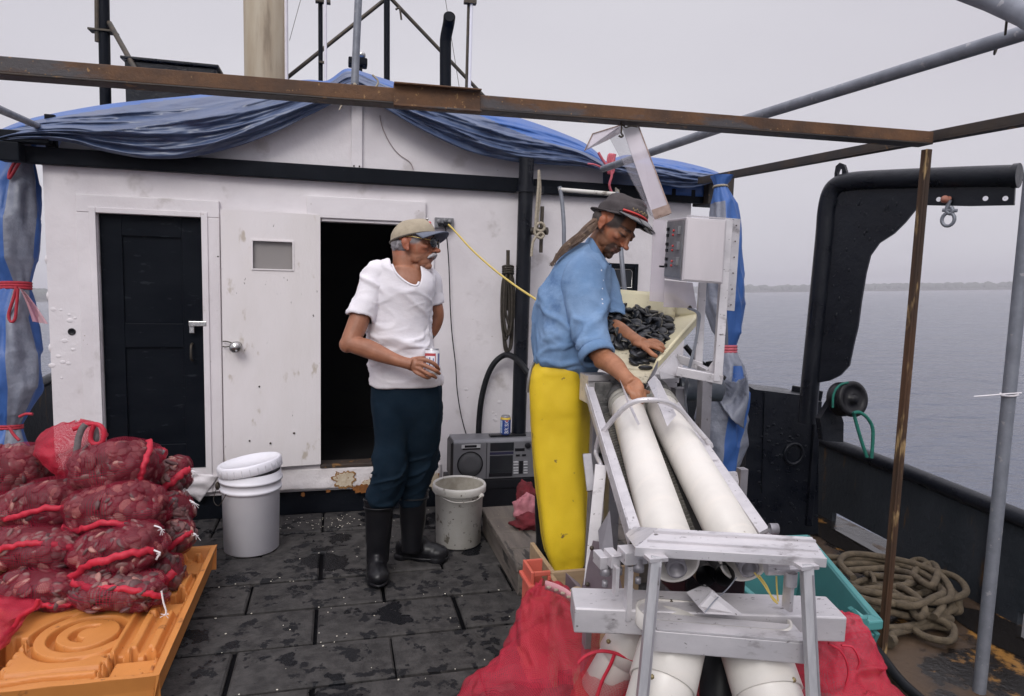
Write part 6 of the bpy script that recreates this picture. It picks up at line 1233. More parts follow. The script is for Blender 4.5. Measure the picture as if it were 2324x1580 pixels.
sack('long sack in the third layer with a square white mark on its binding', 240, 760, 500, 235, 3, 2.92, [(-10, 772), (60, 755), (150, 738), (250, 740), (340, 752), (420, 770), (488, 785)], [[(492, 770), (500, 800), (480, 835)]], 7, .13, 130)
sack('sack in the third layer whose binding slopes down to the left', 660, 775, 420, 270, -14, 2.86, [(372, 940), (430, 900), (500, 850), (590, 830), (680, 800), (780, 785), (848, 775)], [[(848, 775), (885, 790)]], 8, .13, 120, 17)
sack('sack cut by the left edge under the pile with a knotted white tip', 5, 690, 160, 200, 0, 3.06, [(-30, 725), (20, 712), (60, 708)], [[(62, 708), (85, 700), (100, 705), (85, 722)]], 9, .10, 46)
sack('flat sack at the bottom of the pile, left, binding on its lower edge', 265, 985, 470, 210, 5, 2.80, [(205, 1062), (250, 1080), (320, 1082), (400, 1070), (450, 1068), (502, 1075)], None, 10, .12, 110, 11)
sack('flat sack at the bottom of the pile, right, its binding crossing the middle', 660, 985, 470, 190, 4, 2.76, [(388, 955), (440, 965), (520, 988), (600, 985), (690, 990), (780, 1005), (840, 1020), (895, 1030)], [[(890, 1000), (900, 1060), (915, 1110), (912, 1130)]], 11, .11, 115, 14)
sack('small sack leaning at the right of the pile, below the white tied one', 955, 545, 170, 190, -25, 3.22, [(885, 600), (905, 570), (925, 525), (955, 492)], [[(1045, 500), (1072, 515)]], 12, .08, 45, 15)
sack('small sack at the right of the third layer with a white tied tip', 965, 700, 190, 170, -30, 3.14, [(875, 815), (930, 770), (990, 715), (1030, 688), (1066, 682)], [[(1066, 682), (1080, 690)]], 13, .08, 45, 13)
sack('crumpled dark sack end low at the right of the pile', 915, 890, 150, 190, -20, 2.98, [(880, 985), (905, 945), (930, 920), (960, 890)], None, 14, .08, 30, 20, dk=.7)
sack('dark sack cut by the left edge, low in the pile', 10, 870, 180, 240, 0, 3.04, [(-40, 945), (10, 955), (50, 972)], None, 15, .11, 50)
sack('sack hidden at the back of the pile between the top ones', 420, 470, 340, 260, 0, 3.30, None, None, 16, .10, 40)
sack('sack in the middle of the pile under the level binding', 520, 690, 420, 240, 0, 3.16, None, None, 17, .10, 40)
sack('sack wedged low in the middle of the pile, dark in the gap', 440, 900, 360, 220, 0, 3.06, None, None, 18, .10, 40)
# empty bright sack on top with straps, empty one folded low at the left
def drape(name, label, rings, seed, mat, amp=.12, lob=5, n=60, group=None, nv=6, usc=.9):
    """crumpled net shape: rings (xl, xr, y, depth, half thickness)"""
    out = []; R_ = []
    for j in range(len(rings) - 1):
        for k in range(nv): t_ = k / nv; R_.append([a + (b - a) * t_ for a, b in zip(rings[j], rings[j + 1])])
    R_.append(rings[-1]); L_ = len(R_)
    o = thing(name, label, 'sack', P((rings[-1][0] + rings[-1][1]) / 2, rings[-1][2], rings[-1][3]), group); uv = []
    for j, (xl, xr, y, d, hd) in enumerate(R_):
        c = P((xl + xr) / 2, y, d); w = (xr - xl) / 2 / FPX * d; rg = []
        for k in range(n):
            th = 2 * PI * k / n; cs, sn_ = math.cos(th), math.sin(th); q = 1 + amp * mnoise.noise((cs * 1.6, sn_ * 1.6, j * .09 + seed)) + amp * .6 * mnoise.noise((cs * 4, sn_ * 4, j * .22 + seed)) + .25 * amp * math.sin(lob * th + .12 * j + seed) + .55 * amp * (.5 - abs(math.sin(lob * .5 * th + .10 * j + seed + 2 * mnoise.noise((cs * 1.2, sn_ * 1.2, j * .06))))) 
            rg.append(c + RGT * (w * (1 + (q - 1) * .5) * cs) - FWD * (hd * q * sn_) + UPV * (.02 * mnoise.noise((cs * 2, sn_ * 2, j * .2 + seed)))); uv.append((usc * k / n, j * .012))
        out.append(rg)
    mb = MB(); mb.loft(out, caps=False, uvs=uv); obj('net', mb, mat, o); return o, out
D8 = lambda x, y: C8(x, y)
def ring8(xl, xr, y, d, hd): a, yy = C8(xl, y); b_, _ = C8(xr, y); return (a, b_, yy, d, hd)
o, out = drape('empty_sack', 'bright red empty net bag with grey straps lying on top of the pile', [ring8(400, 440, 62, 3.24, .02), ring8(330, 530, 75, 3.24, .05), ring8(260, 575, 110, 3.22, .08), ring8(205, 580, 170, 3.20, .10), ring8(200, 500, 240, 3.18, .10), ring8(250, 460, 300, 3.17, .08), ring8(320, 440, 345, 3.17, .06), ring8(330, 420, 390, 3.18, .04)], 3.3, net_bright, .2)
strap_m = M('grey_strap', (.13, .12, .13), (.20, .18, .18), s=60, rough=.7, bump=.4, bs=200)
def strap(o, pts, d, w=.014, mat=strap_m):
    cv = cr_([P(*C8(x, y), d + (dd[0] if dd else 0)) for x, y, *dd in pts], 8); mb = MB(); vs = []; m = len(cv)
    for i, p in enumerate(cv): t_ = (cv[min(i + 1, m - 1)] - cv[max(0, i - 1)]).normalized(); sd_ = t_.cross((CAM - p).normalized()).normalized(); vs += [p - sd_ * w, p + sd_ * w]
    mb.add(vs, [(2 * i, 2 * i + 1, 2 * i + 3, 2 * i + 2) for i in range(m - 1)], True); obj('strap', mb, mat, o, solid=.003)
strap(o, [(472, 82), (450, 110), (432, 160), (425, 210), (415, 260), (408, 305)], 3.08); strap(o, [(400, 110), (455, 92), (500, 80), (545, 85), (568, 110), (572, 150), (560, 182), (520, 190), (500, 165), (505, 120), (518, 90)], 3.10, .010, seam_red); strap(o, [(512, 92), (526, 120), (528, 160), (518, 185)], 3.12)
o, out = drape('empty_sack', 'folded bright red net with a grey strap behind the right top sack', [ring8(850, 880, 206, 3.34, .02), ring8(835, 925, 225, 3.34, .03), ring8(815, 920, 260, 3.33, .05), ring8(805, 880, 310, 3.31, .05), ring8(800, 850, 370, 3.29, .05), ring8(790, 830, 410, 3.29, .04)], 5.1, net_bright, .22)
strap(o, [(845, 232), (875, 228), (905, 238)], 3.27, .012)
o, out = drape('empty_sack', 'bright red sack end flopped over the pallet at the left edge', [ring8(-60, 20, 1000, 2.74, .06), ring8(-60, 110, 1030, 2.70, .08), ring8(-60, 205, 1060, 2.65, .08), ring8(-60, 190, 1110, 2.60, .08), ring8(-60, 120, 1150, 2.56, .08), ring8(-60, 90, 1210, 2.50, .07), ring8(-60, 40, 1270, 2.45, .05), ring8(-60, 10, 1320, 2.40, .03)], 7.7, net_bright, .2)
mb = MB(); 
strap(o, [(212, 1045), (195, 1085), (160, 1110), (110, 1140), (90, 1180), (60, 1215), (20, 1240)], 2.50, .008, seam_red)
strap(o, [(880, 600), (905, 560), (960, 490)], 3.08, .008)
# red net sacks round the grading machine
o, out = drape('net_sack', 'large red net sack slumped on the deck at the left of the grading machine', [(1228, 1262, 1328, 2.32, .02), (1200, 1295, 1340, 2.30, .07), (1182, 1320, 1368, 2.26, .11), (1168, 1350, 1410, 2.20, .15), (1150, 1385, 1455, 2.14, .17), (1122, 1400, 1500, 2.08, .19), (1075, 1415, 1545, 2.0, .20), (1035, 1425, 1585, 1.95, .20), (1000, 1440, 1640, 1.9, .2)], 2.2, net_red, .26, 7, 90, None, 8, 1.3)
mb = MB(); vs = []
cv = cr_([P(x, y, 2.12 - .002 * (x - 1240)) for x, y in ((1238, 1328), (1262, 1336), (1285, 1348), (1304, 1364), (1310, 1372))]); 
for i, p in enumerate(cv): vs += [p + UPV * .014, p - UPV * .016 + FWD * .01]
mb.add(vs, [(2 * i, 2 * i + 1, 2 * i + 3, 2 * i + 2) for i in range(len(cv) - 1)], True); obj('hem', mb, MATS['faded_net'], o, solid=.004)
mb = MB()
for k in range(5): mb.box(cv[3 + 5 * k] - FWD * .01, (.012, .004, .010), ROT)
obj('label_tag', mb, rope_white, o)
o, out = drape('net_sack', 'sheer red net sack with a bound edge in front of the white chute', [(1390, 1440, 1478, 1.86, .03), (1350, 1470, 1500, 1.84, .07), (1320, 1490, 1530, 1.80, .10), (1300, 1505, 1565, 1.77, .11), (1290, 1512, 1600, 1.74, .12), (1280, 1510, 1640, 1.7, .12)], 6.2, M('sheer_red_net', (.52, .018, .03), (.42, .012, .025), s=9, rough=.65, net=(.0055, .20)), .12, 5, 70, None, 8, .9)
def edge(o, pts, d, r, mat=seam_red): mb = MB(); mb.tube(cr_([P(x, y, d + (q[0] if q else 0)) for x, y, *q in pts]), r, 7, flat=.6); obj('binding', mb, mat, o)
edge(o, [(1312, 1505), (1330, 1488), (1360, 1478), (1395, 1482), (1440, 1500), (1500, 1522)], 1.72, .006); edge(o, [(1395, 1484), (1385, 1510), (1365, 1550), (1350, 1600)], 1.72, .005); edge(o, [(1412, 1440), (1400, 1465), (1394, 1486)], 1.74, .006)
o, out = drape('net_sack', 'red net sack bulging out at the right of the grading machine legs', [(1870, 1915, 1388, 1.86, .02), (1845, 1945, 1398, 1.85, .07), (1822, 1966, 1425, 1.82, .11), (1805, 1978, 1465, 1.79, .14), (1790, 1990, 1505, 1.76, .15), (1770, 2018, 1545, 1.73, .16), (1745, 2045, 1585, 1.70, .17), (1700, 2065, 1640, 1.66, .17)], 4.6, net_bright, .24, 6, 90, None, 8, 1.2)
edge(o, [(1880, 1460), (1905, 1475), (1920, 1500), (1925, 1530), (1915, 1570)], 1.63, .004); edge(o, [(1910, 1465), (1935, 1470), (1950, 1500), (1945, 1520)], 1.63, .004)
o, out = drape('net_sack', 'red net sack under the two white chutes between the machine legs', [(1590, 1640, 1490, 1.86, .04), (1570, 1660, 1520, 1.84, .10), (1555, 1680, 1560, 1.82, .13), (1540, 1700, 1620, 1.8, .14)], 8.6, net_red, .16, 5, 60, None, 8, .9)
o = thing('wooden_board', 'bare wooden board edge leaning behind the sheer red net sack', 'board', P(1380, 1560, 2.0)); mb = MB(); mb.prism([P(1412, 1440, 1.98), P(1420, 1448, 1.98), P(1340, 1640, 1.86), P(1318, 1640, 1.86)], FWD * .3); obj('board', mb, wood_tan, o)
# ================================================================ PEOPLE
from mathutils.bvhtree import BVHTree
skin = M('tanned_skin', (1, 1, 1), (.80, .76, .74), s=28, rough=.46, r2=.55, bump=.22, bs=90, bd=.002, col=True)
def cast(bvh, x, y, fallback):
    h_ = bvh.ray_cast(CAM, ray(x, y).normalized()); return h_[0] if h_[0] else P(x, y, fallback)
def ringp(xl, xr, y, d, hd, tilt=0, n=32, sq=2.4, k=1.0):
    c = P((xl + xr) / 2, y, d); w = (xr - xl) / 2 / FPX * d * k; out = []
    for i in range(n):
        th = 2 * PI * i / n; cs, sn_ = math.cos(th), math.sin(th); e = 2 / sq
        a = math.copysign(abs(cs) ** e, cs); b_ = math.copysign(abs(sn_) ** e, sn_)
        out.append(c + RGT * (w * a) - FWD * (hd * k * b_) - UPV * (tilt / FPX * d * a))
    return out
def rings(mb, rs, sub=5, k=1.0, sq=2.4):
    R_ = []; cols = list(zip(*[(r + (0,) if len(r) == 5 else r) for r in rs])); cols = [crs(c, sub) for c in cols]
    for t_ in zip(*cols): R_.append(ringp(*t_[:5], tilt=t_[5], k=k, sq=sq))
    mb.loft(R_); return R_
def limb(mb, pts, rads, n=16, sub=6): mb.tube(cr_(pts, sub), crs(rads, sub), n)
def local(o, f, up): f = Vector(f).normalized(); l_ = Vector(up).cross(f).normalized(); u = f.cross(l_); return Matrix((f, l_, u)).transposed()
def wrinkle(me, amp, along, across=16, run=4, seed=0, zmask=None, low=.5):
    """cloth folds: ridges that run in the direction 'along'"""
    v = co(me); n_ = nrm(me); e2 = Vector(along).normalized(); e1 = e2.orthogonal().normalized(); e3 = e2.cross(e1); d = np.empty(len(v))
    for i, p in enumerate(v):
        p = Vector(p); q = Vector((p.dot(e1) * across, p.dot(e2) * run, p.dot(e3) * across + seed)); w = mnoise.noise(q * .5 + Vector((7, 0, seed)))
        r = 1 - min(1, abs(mnoise.noise(q + Vector((w, 0, 0)))) * 2.6); m = 1
        if zmask: m = math.exp(-((p.z - zmask[0]) / zmask[1]) ** 2)
        d[i] = m * (r * r * (.35 + w) * 1.0 + low * mnoise.noise(q * .45))
    setco(me, v + n_ * (amp * d)[:, None])
def head(mb, O, Mh, gaunt=1.0, nose=1.0):
    E = lambda c, r, rot=None: mb.ell(O + Mh @ Vector(c), r, Mh @ rot if rot else Mh, 22, 14)
    ry = lambda d: Matrix.Rotation(R(d), 3, 'Y')
    E((-.012, 0, .022), (.098, .077, .090)); E((.030, 0, -.012), (.062, .064, .080)); E((.030, 0, -.055), (.056, .052 * gaunt, .050)); E((.045, 0, -.083), (.040, .038, .030)); E((.072, 0, -.104), (.017, .019, .016))
    E((.024, .040, -.060), (.034, .012, .032)); E((.024, -.040, -.060), (.034, .012, .032))
    E((.084, 0, .022), (.012, .052, .012)); E((.098 , 0, -.010), (.010, .0105, .030), ry(-24)); E((.110 + .006 * nose, 0, -.033), (.013 * nose, .013, .011)); E((.100, .012, -.036), (.011, .008, .008)); E((.100, -.012, -.036), (.011, .008, .008))
    for s_ in (1, -1):
        E((.066, .044 * s_, -.020), (.020, .016, .014)); E((.084, .033 * s_, .004), (.010, .015, .009)); E((-.012, .079 * s_, -.012), (.019, .007, .031), ry(-12)); E((-.016, .083 * s_, -.002), (.017, .008, .018)); E((.0, .080 * s_, -.036), (.009, .006, .010))
    E((.086, 0, -.058), (.012, .026, .009)); E((.086, 0, -.067), (.009, .022, .0055)); E((.083, 0, -.076), (.010, .020, .0065))
def smooth_step(a, b_, x): t_ = np.clip((x - a) / (b_ - a), 0, 1); return t_ * t_ * (3 - 2 * t_)
def skin_cols(me, O, Mh, base, stubble, brow, lips, sock, hair):
    v = co(me); q = (v - np.array(O)) @ np.array(Mh); x, y, z = q.T; c = np.tile(np.array(base), (len(v), 1)); nn = np.array([mnoise.noise(Vector(p) * 22) for p in v]); n2 = np.array([mnoise.noise(Vector(p) * 9 + Vector((5, 0, 0))) for p in v])
    c *= (1 + .16 * nn + .14 * n2)[:, None]
    inh = np.linalg.norm(q, axis=1) < .2
    def lay(m, col, k=1.0): nonlocal c; m = (m * inh * k)[:, None]; c = c * (1 - m) + np.array(col) * m
    lay(smooth_step(.05, .068, np.abs(y)) * (x < .03) * (np.abs(z + .012) < .05), np.array(base) * (1.15, .80, .75), .7)                     # ears
    lay((x > .05) * smooth_step(.03, .008, np.abs(z + .036)) * smooth_step(.03, .012, np.abs(y)), np.array(base) * (1.1, .78, .72), .6)        # nose
    lay((x > .04) * smooth_step(.030, .012, np.hypot((np.abs(y) - .045) * .8, z + .03)), np.array(base) * (1.12, .80, .75), .5)                # cheeks
    if sock: lay((x > .05) * smooth_step(.019, .010, np.hypot((np.abs(y) - .033) * .72, (z - .003) * 1.25)), np.array(base) * .30, sock); lay((x > .05) * smooth_step(.0155, .011, np.hypot((np.abs(y) - .033) * .62, (z - .006) * 2.2)), np.array(base) * .75, sock); lay((x > .05) * smooth_step(.004, .0018, np.abs(z + .0005 + .0 * y)) * smooth_step(.018, .013, np.abs(np.abs(y) - .033)), (.03, .02, .02), sock)  # eye sockets and lids shaded into the skin colour
    lay((x > .05) * smooth_step(.0075, .004, np.abs(z - .026 - .12 * (.035 - np.abs(y)))) * (np.abs(np.abs(y) - .034) < .022), brow[0], brow[1])
    lay((x > .06) * smooth_step(.012, .008, np.abs(z + .0705)) * smooth_step(.026, .020, np.abs(y)), lips, .8); lay((x > .06) * smooth_step(.0026, .0012, np.abs(z + .0705)) * (np.abs(y) < .024), (.05, .02, .015), .9)
    lay(np.clip(smooth_step(.042, .052, np.abs(y)) * smooth_step(.058, .044, x + .3 * np.maximum(0, -z) + .01 * n2) * (x > -.02) * (np.abs(y) < .0725) * smooth_step(-.022, -.004, z - .5 * np.maximum(0, x - .02) + .008 * nn), 0, 1), hair, .95)
    if stubble:
        jaw = smooth_step(-.035, -.065, z - .35 * np.maximum(0, .05 - x)) * (x > -.03); lay(np.clip(jaw * (.6 + .8 * nn), 0, 1), stubble[0], stubble[1])
        gt = (stubble[1] > .4) * (x > .055) * np.maximum(smooth_step(.010, .004, np.abs(z + .053)) * smooth_step(.034, .024, np.abs(y)), smooth_step(.012, .006, np.abs(np.abs(y) - .030 + .1 * (z + .06))) * (z < -.048) * (z > -.1)); gt = np.maximum(gt, (x > .05) * smooth_step(-.080, -.088, z) * smooth_step(.032, .02, np.abs(y)) * (z > -.125)) * (stubble[1] > .4); lay(gt, stubble[2], .85)
    # creases, their shade put into the skin colour
    lay((x > .03) * smooth_step(.006, .002, np.abs(np.abs(y) - .030 - .5 * np.maximum(0, -z - .035))) * (z < -.03) * (z > -.075), np.array(base) * .55, .6)
    paint(me, np.clip(c, 0, 1))
def hand_(mb, palm, pr, Mp, fingers, rf=.0088):
    mb.ell(palm, pr, Mp, 16, 10)
    for f in fingers: r = f[0] if isinstance(f[0], float) else rf; p = f[1:] if isinstance(f[0], float) else f; limb(mb, p, [r * 1.08] + [r] * (len(p) - 2) + [r * .78], 10, 4); mb.ell(p[-1], (r * .8,) * 3, None, 8, 6)

# ---------------------------------------------------------------- the man in the white tee
m1 = thing('person', 'man in a white tee shirt, khaki cap and sunglasses holding a drinks can', 'person', (.3, 3.3, 0))
O1 = P(941, 553, 3.17); M1 = local(O1, RGT * .965 - FWD * .23 - UPV * .04, UPV)
T1 = [(872, 940, 597, 3.17, .05), (852, 958, 608, 3.18, .09), (833, 976, 622, 3.19, .105), (824, 984, 645, 3.19, .118), (828, 982, 680, 3.19, .122), (836, 976, 715, 3.20, .122), (840, 975, 755, 3.21, .120), (841, 982, 800, 3.22, .120), (842, 996, 840, 3.23, .122), (842, 1001, 868, 3.24, .124, 0)]
mb = MB(); head(mb, O1, M1, 1.0, 1.05)
limb(mb, [P(917, 560, 3.18), P(918, 592, 3.17), P(916, 618, 3.18), P(912, 645, 3.19)], [.058, .054, .060, .075], 20)
limb(mb, [P(950, 602, 3.16), P(936, 622, 3.15), P(930, 645, 3.14)], [.022, .030, .04], 12)
rings(mb, [r[:4] + (r[4] * .88,) for r in T1[1:]] + [(846, 998, 930, 3.27, .09)], 4, .90)
limb(mb, [P(846, 630, 3.13), P(836, 660, 3.11), P(822, 705, 3.08), P(808, 745, 3.06), P(794, 777, 3.04), P(800, 788, 3.035)], [.052, .052, .047, .046, .040, .036]); mb.ell(P(788, 782, 3.04), (.036, .036, .038))
limb(mb, [P(796, 782, 3.035), P(830, 790, 3.025), P(862, 803, 3.015), P(890, 814, 3.01), P(914, 822, 3.00), P(934, 827, 3.0)], [.036, .043, .038, .030, .026, .027])
Mp = Matrix((RGT * .96 - UPV * .2, UPV * .96 + RGT * .2, -FWD)).transposed()
def Q(cx, cy, d): return P(892.4 + cx * .0706, 771.6 + cy * .0706, d)
hand_(mb, Q(660, 800, 3.005), (.046, .031, .017), Mp, [
  [.0096, Q(800, 640, 3.0), Q(1010, 640, 2.995), Q(1270, 740, 3.0), Q(1400, 850, 3.02), Q(1470, 950, 3.05)],
  [.0096, Q(780, 780, 2.995), Q(960, 800, 2.985), Q(1280, 945, 2.985), Q(1400, 1010, 3.0), Q(1490, 1085, 3.03)],
  [.0092, Q(740, 900, 2.995), Q(900, 960, 2.985), Q(1160, 1110, 2.985), Q(1270, 1150, 3.0), Q(1380, 1215, 3.03)],
  [.0086, Q(680, 1000, 3.0), Q(780, 1075, 2.99), Q(980, 1170, 2.995), Q(1100, 1215, 3.01), Q(1190, 1200, 3.04)],
  [.0105, Q(600, 640, 3.02), Q(760, 600, 3.045), Q(950, 590, 3.075), Q(1150, 600, 3.105), Q(1290, 640, 3.125)]])
limb(mb, [P(972, 640, 3.27), P(980, 675, 3.29), P(991, 712, 3.31), P(985, 738, 3.33), P(972, 762, 3.34), P(952, 785, 3.36), P(930, 800, 3.36)], [.046, .043, .036, .036, .030, .026, .03])
hand_(mb, P(925, 806, 3.37), (.04, .03, .016), Mp, [[P(910 + k * 3, 800 + 5 * k, 3.37), P(893 + k * 3, 805 + 6 * k, 3.37), P(880 + k * 3, 812 + 6 * k, 3.375)] for k in range(4)] + [[.0095, P(930, 798, 3.36), P(918, 788, 3.35), P(905, 786, 3.35)]])
for xs in (((880, 930, 3.27), (888, 1000, 3.30), (884, 1060, 3.31), (866, 1120, 3.34), (858, 1200, 3.37), (857, 1262, 3.40)), ((960, 930, 3.32), (955, 1000, 3.37), (948, 1060, 3.42), (938, 1120, 3.47), (936, 1200, 3.525), (935, 1245, 3.545))): limb(mb, [P(*q) for q in xs], [.075, .058, .045, .040, .030, .028])
a1 = P(857, 1285, 3.41); mb.ell(Vector((a1.x, a1.y - .06, .045)), (.03, .09, .022)); mb.ell(Vector((.40, 3.475, .055)), (.09, .025, .02))
me = fuse(mb, .0036, 3, .5); v = co(me); v[:, 2] = np.maximum(v[:, 2], .008); setco(me, v)
skin_cols(me, O1, M1, (.36, .155, .088), ((.27, .15, .11), .08, (.40, .30, .26)), ((.25, .20, .18), .5), (.30, .12, .09), 0, (.26, .24, .25))
obj('body', me, skin, m1)
tee = M('white_cotton', (.78, .75, .78), (.72, .69, .73), s=9, c3=(.70, .67, .71), s3=5, t3=.62, w3=.12, rough=.9, bump=.3, bs=38, bd=.006, st=(1, 1, 1.8), spec=.2)
mb = MB(); rings(mb, [(874, 938, 595, 3.17, .055)] + T1[1:-1] + [(842, 1002, 862, 3.24, .126, -3), (843, 1001, 878, 3.245, .126, -1)], 5)
limb(mb, [P(872, 622, 3.15), P(850, 634, 3.13), P(840, 662, 3.11), P(829, 695, 3.09), P(819, 722, 3.075)], [.060, .058, .060, .057, .054], 18); limb(mb, [P(962, 630, 3.24), P(976, 640, 3.27), P(980, 668, 3.29), P(985, 692, 3.30)], [.055, .052, .048, .046], 18)
me = fuse(mb, .0055, 5, .5, 'tee'); wrinkle(me, .020, RGT * .9 - UPV * .45, 12, 3.5, 3); wrinkle(me, .026, RGT * .95 + UPV * .22, 19, 4.5, 9, (1.20, .15), 0)
bv = BVHTree.FromPolygons([Vector(p) for p in co(me)], [p.vertices[:] for p in me.polygons])
neck = [(884, 584), (889, 602), (899, 619), (914, 634), (931, 645), (945, 649), (953, 642), (956, 624), (952, 596), (930, 570), (900, 565)]
edgep = [cast(bv, x, y, 3.1) for x, y in ((890, 600), (899, 619), (914, 634), (931, 645), (945, 648), (951, 640))]
v = co(me); zsl1, zsl2 = P(807, 724, 3.07), P(985, 694, 3.30)
axR = (P(819, 722, 3.075) - P(840, 662, 3.11)).normalized(); axL = (P(985, 692, 3.30) - P(976, 640, 3.27)).normalized(); eR, eL = P(819, 722, 3.075), P(985, 692, 3.30)
mask = np.array([not (inpoly(*proj(p), neck)) for p in v])
mask &= np.array([not ((Vector(p) - eR).dot(axR) > -.004 and (Vector(p) - eR).length < .085 and ((Vector(p) - eR) - axR * (Vector(p) - eR).dot(axR)).length < .0595 and proj(p)[0] < 842) for p in v]); mask &= np.array([not ((Vector(p) - eL).dot(axL) > -.004 and (Vector(p) - eL).length < .07 and proj(p)[0] > 972 and proj(p)[1] < 720 and (Vector(p) - eL).dot(axL) < .06 and Vector(p).x > eL.x - .03) for p in v])
hem_z = P(920, 886, 3.24).z; hz = np.array([P(920, 874 + 12 * math.sin(max(0, min(1, (proj(p)[0] - 843) / 158)) * PI), 3.24).z for p in v]); mask &= v[:, 2] > hz
ts = obj('tee_shirt', keep(me, mask), tee, m1, solid=.004, off=1)
mb = MB(); mb.tube(cr_([e_ - FWD * .003 for e_ in edgep], 6), .0055, 8, flat=.6); obj('collar', mb, tee, ts)
# cap
khaki = M('khaki_cotton', (.40, .34, .25), (.33, .28, .205), s=18, c3=(.22, .18, .13), s3=8, t3=.62, w3=.1, rough=.9, bump=.5, bs=26, bd=.012)
ct = M1 @ Matrix.Rotation(R(10), 3, 'Y'); cO = O1 + M1 @ Vector((-.010, 0, .020))
ct = M1 @ Matrix.Rotation(R(-14), 3, 'Y')
mb = MB(); nu, nv = 40, 16; vs = []
for j in range(nv + 1):
    ph = j / nv * PI / 2
    for i in range(nu):
        th = 2 * PI * i / nu; k = math.cos(ph) ** .75; r = Vector((.108 * k * math.cos(th), .090 * k * math.sin(th), .086 * math.sin(ph) ** 1.05)); r *= 1 + .035 * mnoise.noise(r * 30) + .02 * math.cos(3 * th) * math.sin(2 * ph); r.x += .012 * math.sin(ph); vs.append(cO + ct @ r)
mb.add(vs, [(j * nu + i, j * nu + (i + 1) % nu, (j + 1) * nu + (i + 1) % nu, (j + 1) * nu + i) for j in range(nv) for i in range(nu)], True); cap = obj('cap', mb, khaki, m1, solid=.004)
mb = MB()
def vis(u, v): # u across, v outwards
    a = (u - .5) * 2.3; rin = Vector((.104 * math.cos(a), .088 * math.sin(a), .004)); L_ = .070 * math.cos(a * .72) ** .8; return cO + ct @ (rin + Vector((L_ * v * (.55 + .45 * math.cos(a)), L_ * v * .35 * math.sin(a), -.006 * v - .026 * (math.sin(a) ** 2) * v - .008 * v * v)))
mb.grid(vis, 22, 8); obj('visor', mb, M('blue_grey_visor', (.10, .115, .16), (.13, .145, .19), s=20, rough=.7), cap, solid=.005)
mb = MB(); mb.ell(cO + ct @ Vector((.098, .0, .052)), (.006, .012, .010), ct, 10, 6); obj('badge', mb, M('red_badge', (.55, .12, .12), rough=.6), cap)
mb = MB(); q = cO + ct @ Vector((.088, 0, .075)); mb.ell(q, (.008, .006, .006), ct, 10, 6); obj('pin', mb, chrome, cap)
mb = MB(); mb.tube([cO + ct @ Vector((.1085 * math.cos(a_), .0905 * math.sin(a_), .004)) for a_ in [2 * PI * i / 40 for i in range(40)]], .0045, 6, True); obj('sweatband', mb, M('dark_band', (.10, .085, .07), rough=.9), cap)
grey_hair = M('grey_hair', (.34, .32, .34), (.14, .13, .14), s=60, rough=.6, bump=.9, bs=120, bd=.006, st=(1, 1, .4))
mb = MB(); blob(mb, O1 + M1 @ Vector((-.048, 0, -.012)), (.062, .079, .048), 2, .14, 4, 30, 20, M1)
for k in range(0):
    a_ = random.uniform(PI * .55, PI * 1.45); b_ = random.uniform(-.05, .02); p = O1 + M1 @ Vector((-.045 + .066 * math.cos(a_), .08 * math.sin(a_), b_)); mb.tube([p, p + M1 @ Vector((-.006 + random.uniform(-.006, .003), random.uniform(-.004, .004), -.014)), p + M1 @ Vector((random.uniform(-.008, .008), 0, -.024))], [.0022, .0018, .0006], 4)
obj('hair', mb, grey_hair, m1)
mb = MB()
for s_ in (1, -1): mb.tube([O1 + M1 @ Vector(q) for q in ((.104, 0, -.051), (.100, .012 * s_, -.053), (.090, .026 * s_, -.061), (.080, .033 * s_, -.070))], [.0095, .0095, .0075, .004], 8)
obj('moustache', mb, M('white_moustache', (.50, .48, .49), (.32, .30, .31), s=120, rough=.7, bump=.8, bs=250), m1)
mb = MB()
for s_ in (1, -1):
    c = O1 + M1 @ Vector((.106, .033 * s_, .000)); Mx = M1 @ Matrix.Rotation(R(14 * s_), 3, 'Z'); mb.ell(c, (.005, .028, .024), Mx, 18, 10)
gl = obj('sunglasses', mb, glass_dark, m1)
mb = MB()
for s_ in (1, -1): mb.tube(cr_([O1 + M1 @ Vector(q) for q in ((.100, .058 * s_, .008), (.07, .072 * s_, .012), (.02, .079 * s_, .020), (-.012, .083 * s_, .022))]), .0021, 6)
mb.tube([O1 + M1 @ Vector(q) for q in ((.110, -.010, .006), (.112, 0, .008), (.110, .010, .006))], .0018, 6); obj('frame', mb, M('gold_wire', (.55, .42, .16), rough=.3, metal=.8), gl)
# trousers, boots, watch
navy = M('dark_navy_cotton', (.007, .016, .028), (.011, .022, .036), s=9, rough=.9, spec=.06, bump=.4, bs=45, bd=.005)
mb = MB(); rings(mb, [(845, 1000, 862, 3.25, .118), (843, 1002, 880, 3.26, .122), (842, 1001, 915, 3.27, .122), (845, 1000, 940, 3.28, .110), (856, 992, 962, 3.29, .09), (880, 970, 985, 3.30, .06)], 4)
rings(mb, [(846, 932, 915, 3.265, .112), (848, 930, 955, 3.268, .106), (852, 928, 1000, 3.28, .092), (847, 924, 1032, 3.28, .090), (851, 920, 1068, 3.29, .086), (843, 912, 1100, 3.31, .080), (836, 902, 1124, 3.325, .074), (840, 892, 1150, 3.34, .058)], 5); rings(mb, [(910, 1001, 915, 3.285, .112), (911, 1000, 950, 3.30, .108), (910, 998, 995, 3.345, .098), (904, 994, 1035, 3.40, .084), (903, 986, 1068, 3.43, .080), (902, 976, 1098, 3.455, .074), (905, 970, 1125, 3.475, .062), (910, 962, 1150, 3.485, .055)], 5)
me = fuse(mb, .0065, 20, .5, 'trousers'); wrinkle(me, .018, UPV + RGT * .3, 11, 3, 11, None, .4); wrinkle(me, .026, RGT + UPV * .25, 15, 5, 5, (P(880, 1090, 3.3).z, .16), .3); obj('trousers', me, navy, m1)
